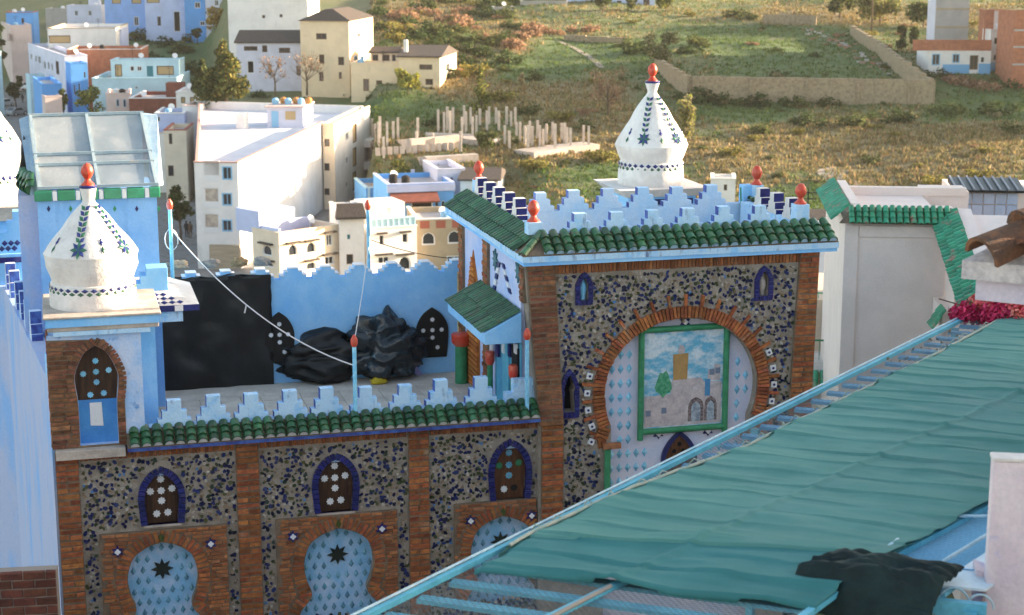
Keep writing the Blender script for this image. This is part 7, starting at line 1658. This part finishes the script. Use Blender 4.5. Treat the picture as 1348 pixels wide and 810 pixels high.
# ---- stone walls on the hill
m_rub = mat('rubble stone wall', (.36, .27, .18), (.24, .18, .12), scale=2.5, rough=.95, bump=.8, bscale=6, c3=(.44, .34, .24), scale3=5, fine=.25)
def hill_wall(label, pts, name='stone_wall', th=.6, m=None):
    """pts: (x px, y top px, y foot px)"""
    G = [(ground_hit(x, yb), yt) for x, yt, yb in pts]; o = thing(name, label, 'wall', G[0][0])
    for (p, t0), (q_, t1), (a_, b_) in zip(G, G[1:], zip(pts, pts[1:])):
        n = max(2, int((q_ - p).length / 3.0))
        for k in range(n):
            s0, s1 = k / n, (k + 1) / n; A_ = p.lerp(q_, s0); B_ = p.lerp(q_, s1); C_2 = p.lerp(q_, (s0 + s1) / 2); yt_ = t0 + (t1 - t0) * (s0 + s1) / 2; yb_ = a_[2] + (b_[2] - a_[2]) * (s0 + s1) / 2
            hgt = (yb_ - yt_) * C_2.y / F; d = (B_ - A_); d.z = 0; nrm = Vector((-d.y, d.x, 0)).normalized() * th; zt_ = max(A_.z, B_.z) * .5 + min(A_.z, B_.z) * .5 + hgt + random.uniform(-.05, .05)
            lo = Vector((0, 0, -1.5)); f0 = lambda v_, z: Vector((v_.x, v_.y, z))
            obj('wall_bay', MB().hexa([A_ + lo, B_ + lo, B_ + nrm + lo, A_ + nrm + lo, f0(A_, zt_), f0(B_, zt_), f0(B_ + nrm, zt_), f0(A_ + nrm, zt_)]), m or m_rub, o)
            if k % 2 == 0 and hgt > 2: obj('wall_rib', MB().hexa([A_ + lo - nrm * .4, A_ + lo - nrm * .4 + d * .1, A_ + lo + d * .1, A_ + lo, f0(A_ - nrm * .4, zt_ - .3), f0(A_ - nrm * .4 + d * .1, zt_ - .3), f0(A_ + d * .1, zt_ - .3), f0(A_, zt_ - .3)]), m or m_rub, o)
hill_wall('long buff stone wall across the hillside with shallow ribs', [(912, 101, 130), (1060, 103, 134), (1228, 106, 138)])
hill_wall('stepped stone wall climbing from the long wall to the olive tree', [(910, 101, 128), (894, 92, 116), (878, 82, 102), (866, 78, 90)])
hill_wall('stone wall climbing the slope from the long wall to the ruin', [(1228, 106, 137), (1190, 78, 100), (1160, 56, 72), (1124, 34, 46)])
hill_wall('ruined low wall with rubble at the top of the green slope', [(1004, 20, 31), (1040, 20, 33), (1074, 22, 33)])
hill_wall('low terrace wall below the pale blue farmhouse', [(742, 46, 53), (800, 49, 57), (826, 50, 57)])
mb = MB()
for k in range(90):
    p = ground_hit(random.uniform(1000, 1180), random.uniform(28, 90)) if False else ground_hit(1060 + 120 * (k / 90) + random.uniform(-12, 12), 38 + 58 * (k / 90) + random.uniform(-6, 6)); s2 = random.uniform(.15, .5)
    V = [(p.x + s2 * random.uniform(.6, 1) * sx, p.y + s2 * random.uniform(.6, 1) * sy, p.z - .1 + s2 * sz * random.uniform(.5, 1)) for sz in (0, 1) for sx, sy in ((-1, -1), (1, -1), (1, 1), (-1, 1))]
    mb.hexa(V, random.choice([(.4, .36, .34), (.3, .2, .15), (.5, .46, .44), (.34, .16, .1)]))
o = obj('rubble', mb, mat('rubble', (.4, .35, .3), attr='Col', rough=.95)); o['kind'] = 'stuff'; tag(o, 'loose rubble and litter along the climbing wall', 'rubble')
# footpaths: narrow strips laid on the slope
def path(label, pts, w_, m):
    mb = MB(); G = [ground_hit(*p) for p in catmull(pts, 5)]
    V = []
    for i, p in enumerate(G):
        d = (G[min(i + 1, len(G) - 1)] - G[max(i - 1, 0)]); n_ = Vector((-d.y, d.x, 0)).normalized() * w_ / 2
        for s2 in (-1, 1): q_ = p + n_ * s2; V.append((q_.x, q_.y, gh_(q_.x, q_.y) + .07))
    mb.add(V, [(2 * i, 2 * i + 1, 2 * i + 3, 2 * i + 2) for i in range(len(G) - 1)]); o = obj('path', mb, m); o['kind'] = 'structure'; o['label'] = label
m_path = mat('worn footpath', (.34, .28, .23), (.26, .22, .18), scale=1, rough=.95, fine=.15)
path('narrow footpath down the slope', [(735, 55), (752, 62), (770, 72), (782, 80), (792, 90)], .9, m_path)
path('grey track beyond the tower', [(1120, 246), (1106, 238), (1094, 228), (1108, 222)], 3, m_path)
# ---- unfinished building: rows of concrete columns
m_conc = mat('raw concrete', (.50, .42, .37), (.40, .33, .29), scale=1.2, rough=.95, fine=.12, bscale=5)
m_colm = mat('pale concrete post', (.60, .50, .43), (.50, .41, .36), scale=1.5, rough=.95, fine=.12, bscale=6)
site = thing('column_site', 'unfinished concrete foundations and low walls among the columns', 'foundation', ground_hit(620, 190))
COLS = [(45, 175, 310), (62, 200, 315), (90, 160, 280), (110, 275, 385), (130, 190, 310), (165, 185, 275), (192, 165, 275), (305, 165, 265), (297, 240, 320), (390, 250, 330), (422, 120, 240), (455, 135, 250), (473, 105, 230), (490, 130, 270), (507, 110, 235), (558, 165, 300), (570, 95, 200), (607, 105, 200), (618, 160, 270), (550, 245, 350), (660, 110, 195), (700, 125, 225), (713, 100, 190), (752, 105, 190), (768, 125, 225), (813, 100, 190), (838, 125, 200), (862, 105, 195), (803, 210, 310), (828, 240, 340), (870, 190, 280), (890, 190, 300), (917, 210, 310), (935, 210, 335), (945, 185, 300), (990, 180, 280), (1003, 210, 330), (1022, 230, 330), (1075, 190, 290), (1090, 205, 350), (1128, 195, 290), (1145, 195, 300), (1158, 220, 320), (1178, 225, 335), (1253, 208, 320), (1282, 215, 335), (30, 180, 300), (80, 190, 300), (640, 150, 250), (580, 130, 240), (1040, 200, 300), (960, 215, 320)]
cm, _ = mesh_of(MB().box(-.5, .5, -.5, .5, 0, 1), m_colm, center=False, name='concrete_column')
for k, (x, y0, y1) in enumerate(COLS):
    p = ground_hit(480 + x / 4.348, 120 + y1 / 4.348); hgt = (y1 - y0) / 4.348 * p.y / F * 1.12
    tag(place('concrete_column', cm, Matrix.Translation(p - Vector((0, 0, .4))) @ Matrix.Rotation(random.uniform(-.1, .3), 4, 'Z') @ Matrix.Diagonal((.27, .27, hgt + .4, 1))), 'bare concrete column standing on the unfinished foundations', 'column', 'columns of the unfinished building')
def beam_px(pts, th, hgt):
    for a_, b_ in zip(pts, pts[1:]):
        p, q_ = ground_hit(*a_), ground_hit(*b_); mb = MB().bar(p + Vector((0, 0, hgt / 2 - .3)), q_ + Vector((0, 0, hgt / 2 - .3)), th, hgt + .6); obj('footing_beam', mb, m_conc, site)
beam_px([(486, 205), (540, 202), (605, 196)], .8, 1.6); beam_px([(490, 218), (560, 216), (628, 212)], 1.2, .8); beam_px([(606, 185), (650, 190)], 3, .5); beam_px([(690, 205), (740, 198), (778, 194)], 3.5, .5); beam_px([(560, 180), (620, 182)], 2.0, .4)
for k in range(14):
    x = 490 + k * 8; p = ground_hit(x, 205 - k * .6); obj('shutter_board', MB().box(p.x - .28, p.x + .28, p.y - .7, p.y - .6, p.z, p.z + .9), (m_conc, m_colm)[k % 2], site)
# ---- telegraph poles, cars and people
for x, yb, yt, lab in ((1147, 44, -30, 'tall wooden telegraph pole beside the hill track'), (1099, 20, -20, 'thinner wooden pole by the ruined wall')):
    p = ground_hit(x, yb); hgt = (yb - yt) * p.y / F; o = thing('telegraph_pole', lab, 'pole', p); obj('shaft', MB().tube([p - Vector((0, 0, .5)), p + Vector((0, 0, hgt))], [.17, .1], 8), m_bark, o); obj('crossarm', MB().bar(p + Vector((-.8, 0, hgt - .5)), p + Vector((.8, 0, hgt - .5)), .1, .12), m_bark, o)
def car(label, px, py, yaw, body):
    p = ground_hit(px, py, 150); fr = Frame(p, R(yaw)); o = thing('parked_car', label, 'car', p, R(yaw), 'cars parked on the street')
    prof = [(-2.05, .32), (2.05, .32), (2.1, .62), (1.95, .82), (1.05, .95), (.45, 1.42), (-1.0, 1.45), (-1.75, 1.0), (-2.1, .9)]
    obj('body', MB().prism(prof, -.82, .82), body, o, fr, bevel=.05)
    gl = [(.95, .95), (.42, 1.36), (-.95, 1.39), (-1.55, 1.0)]
    for y0_, y1_ in ((-.835, -.821), (.821, .835)): obj('side_window', MB().prism(gl, y0_, y1_), m_pane, o, fr)
    for a0_, a1_ in (((1.05, .97), (.47, 1.40)), ((-1.74, 1.02), (-1.03, 1.42))):
        mb = MB(); dx = .03 if a0_[0] > 0 else -.03
        mb.add([(a0_[0] + dx, -.7, a0_[1]), (a0_[0] + dx, .7, a0_[1]), (a1_[0] + dx, .62, a1_[1]), (a1_[0] + dx, -.62, a1_[1])], [(0, 1, 2, 3)]); obj('windscreen', mb, m_pane, o, fr)
    for sx in (-1.25, 1.3):
        for sy in (-.8, .8):
            wl = obj('wheel', MB().tube([(sx, sy - .1, .32), (sx, sy + .1, .32)], .32, 14), m_dark, o, fr); obj('rim', MB().tube([(sx, sy - .112 if sy < 0 else sy + .101, .32), (sx, sy - .101 if sy < 0 else sy + .112, .32)], .19, 12), m_fr_white, wl, fr)
    for sy in (-.6, .6): obj('headlight', MB().box(2.05, 2.12, sy - .16, sy + .16, .62, .76), m_whiteglaze, o, fr)
m_carw = mat('white car paint', (.70, .70, .70), rough=.25, spec=.6, fine=0); m_carg = mat('grey car paint', (.30, .32, .34), rough=.25, spec=.6, fine=0)
car('white hatchback parked at the kerb below the street trees', 6, 140, 70, m_carw)
car('silver grey car parked behind the white one', 22, 152, 66, m_carg)
car('pale car farther up the street beyond the dark tree', 40, 118, 70, m_carw)
def person(label, px, py, cloth_c, yaw=0):
    p = ground_hit(px, py, 130); o = thing('person', label, 'person', p, R(yaw))
    J = [(0, 0, .95), (0, 0, 1.2), (0, 0, 1.42), (0, 0, 1.52), (0, -.01, 1.66), (.09, 0, .9), (.11, .04, .5), (.11, .0, .08), (.11, -.12, .04), (-.09, 0, .9), (-.1, -.1, .5), (-.1, .1, .1), (-.1, .0, .05), (.19, 0, 1.4), (.24, .03, 1.12), (.24, -.06, .88), (-.19, 0, 1.4), (-.25, .02, 1.12), (-.22, -.1, .9)]
    E = [(0, 1), (1, 2), (2, 3), (3, 4), (0, 5), (5, 6), (6, 7), (7, 8), (0, 9), (9, 10), (10, 11), (11, 12), (2, 13), (13, 14), (14, 15), (2, 16), (16, 17), (17, 18)]
    Rr = [.15, .16, .15, .06, .105, .1, .07, .05, .045, .1, .07, .05, .045, .07, .05, .04, .07, .05, .04]
    me = bpy.data.meshes.new('body'); me.from_pydata(J, E, []); b = place('body', me, Matrix.Translation(p) @ Matrix.Rotation(R(yaw), 4, 'Z'), o)
    sk = b.modifiers.new('skin', 'SKIN'); b.modifiers.new('sub', 'SUBSURF').levels = 1
    for v_, r_2 in zip(me.skin_vertices[0].data, Rr): v_.radius = (r_2, r_2)
    me.skin_vertices[0].data[0].use_root = True
    me.materials.append(mat('clothes %s' % (cloth_c,), cloth_c, rough=.9))
    mbh = MB().lathe([(.06, 1.58), (.11, 1.64), (.115, 1.70), (.08, 1.77), (.02, 1.79)], 12); mh, _ = mesh_of(mbh, m_dark, smooth=True, center=False, name='hair'); place('hair', mh, MW[b.name], o)
person('person in dark clothes walking up the street by the white car', 30, 136, (.03, .03, .04), 20)
person('person in black standing beside the far street tree', 15, 128, (.02, .02, .025), -30)
person('person in a blue coat on the street near the silver car', 40, 150, (.05, .07, .14), 40)
person('person in dark clothes walking beside the apartment block', 246, 313, (.025, .025, .03), 10)
person('person in a brown jacket following along the apartment block', 251, 314, (.12, .07, .05), 160)
person('person in grey stooping near the apartment entrance', 260, 312, (.06, .06, .07), 90)

# ---- the evening air
hz = bpy.data.materials.new('haze'); hz.use_nodes = True; N = hz.node_tree.nodes; N.clear(); ou = N.new('ShaderNodeOutputMaterial'); pv = N.new('ShaderNodeVolumePrincipled')
pv.inputs['Color'].default_value = (.96, .92, .88, 1); pv.inputs['Density'].default_value = .00009; pv.inputs['Anisotropy'].default_value = .3
hz.node_tree.links.new(pv.outputs[0], ou.inputs['Volume'])
hb = obj('haze', MB().box(-880, 880, -290, 1480, 7, 66), hz); hb['kind'] = 'stuff'; hb['label'] = 'thin warm evening haze over the valley'
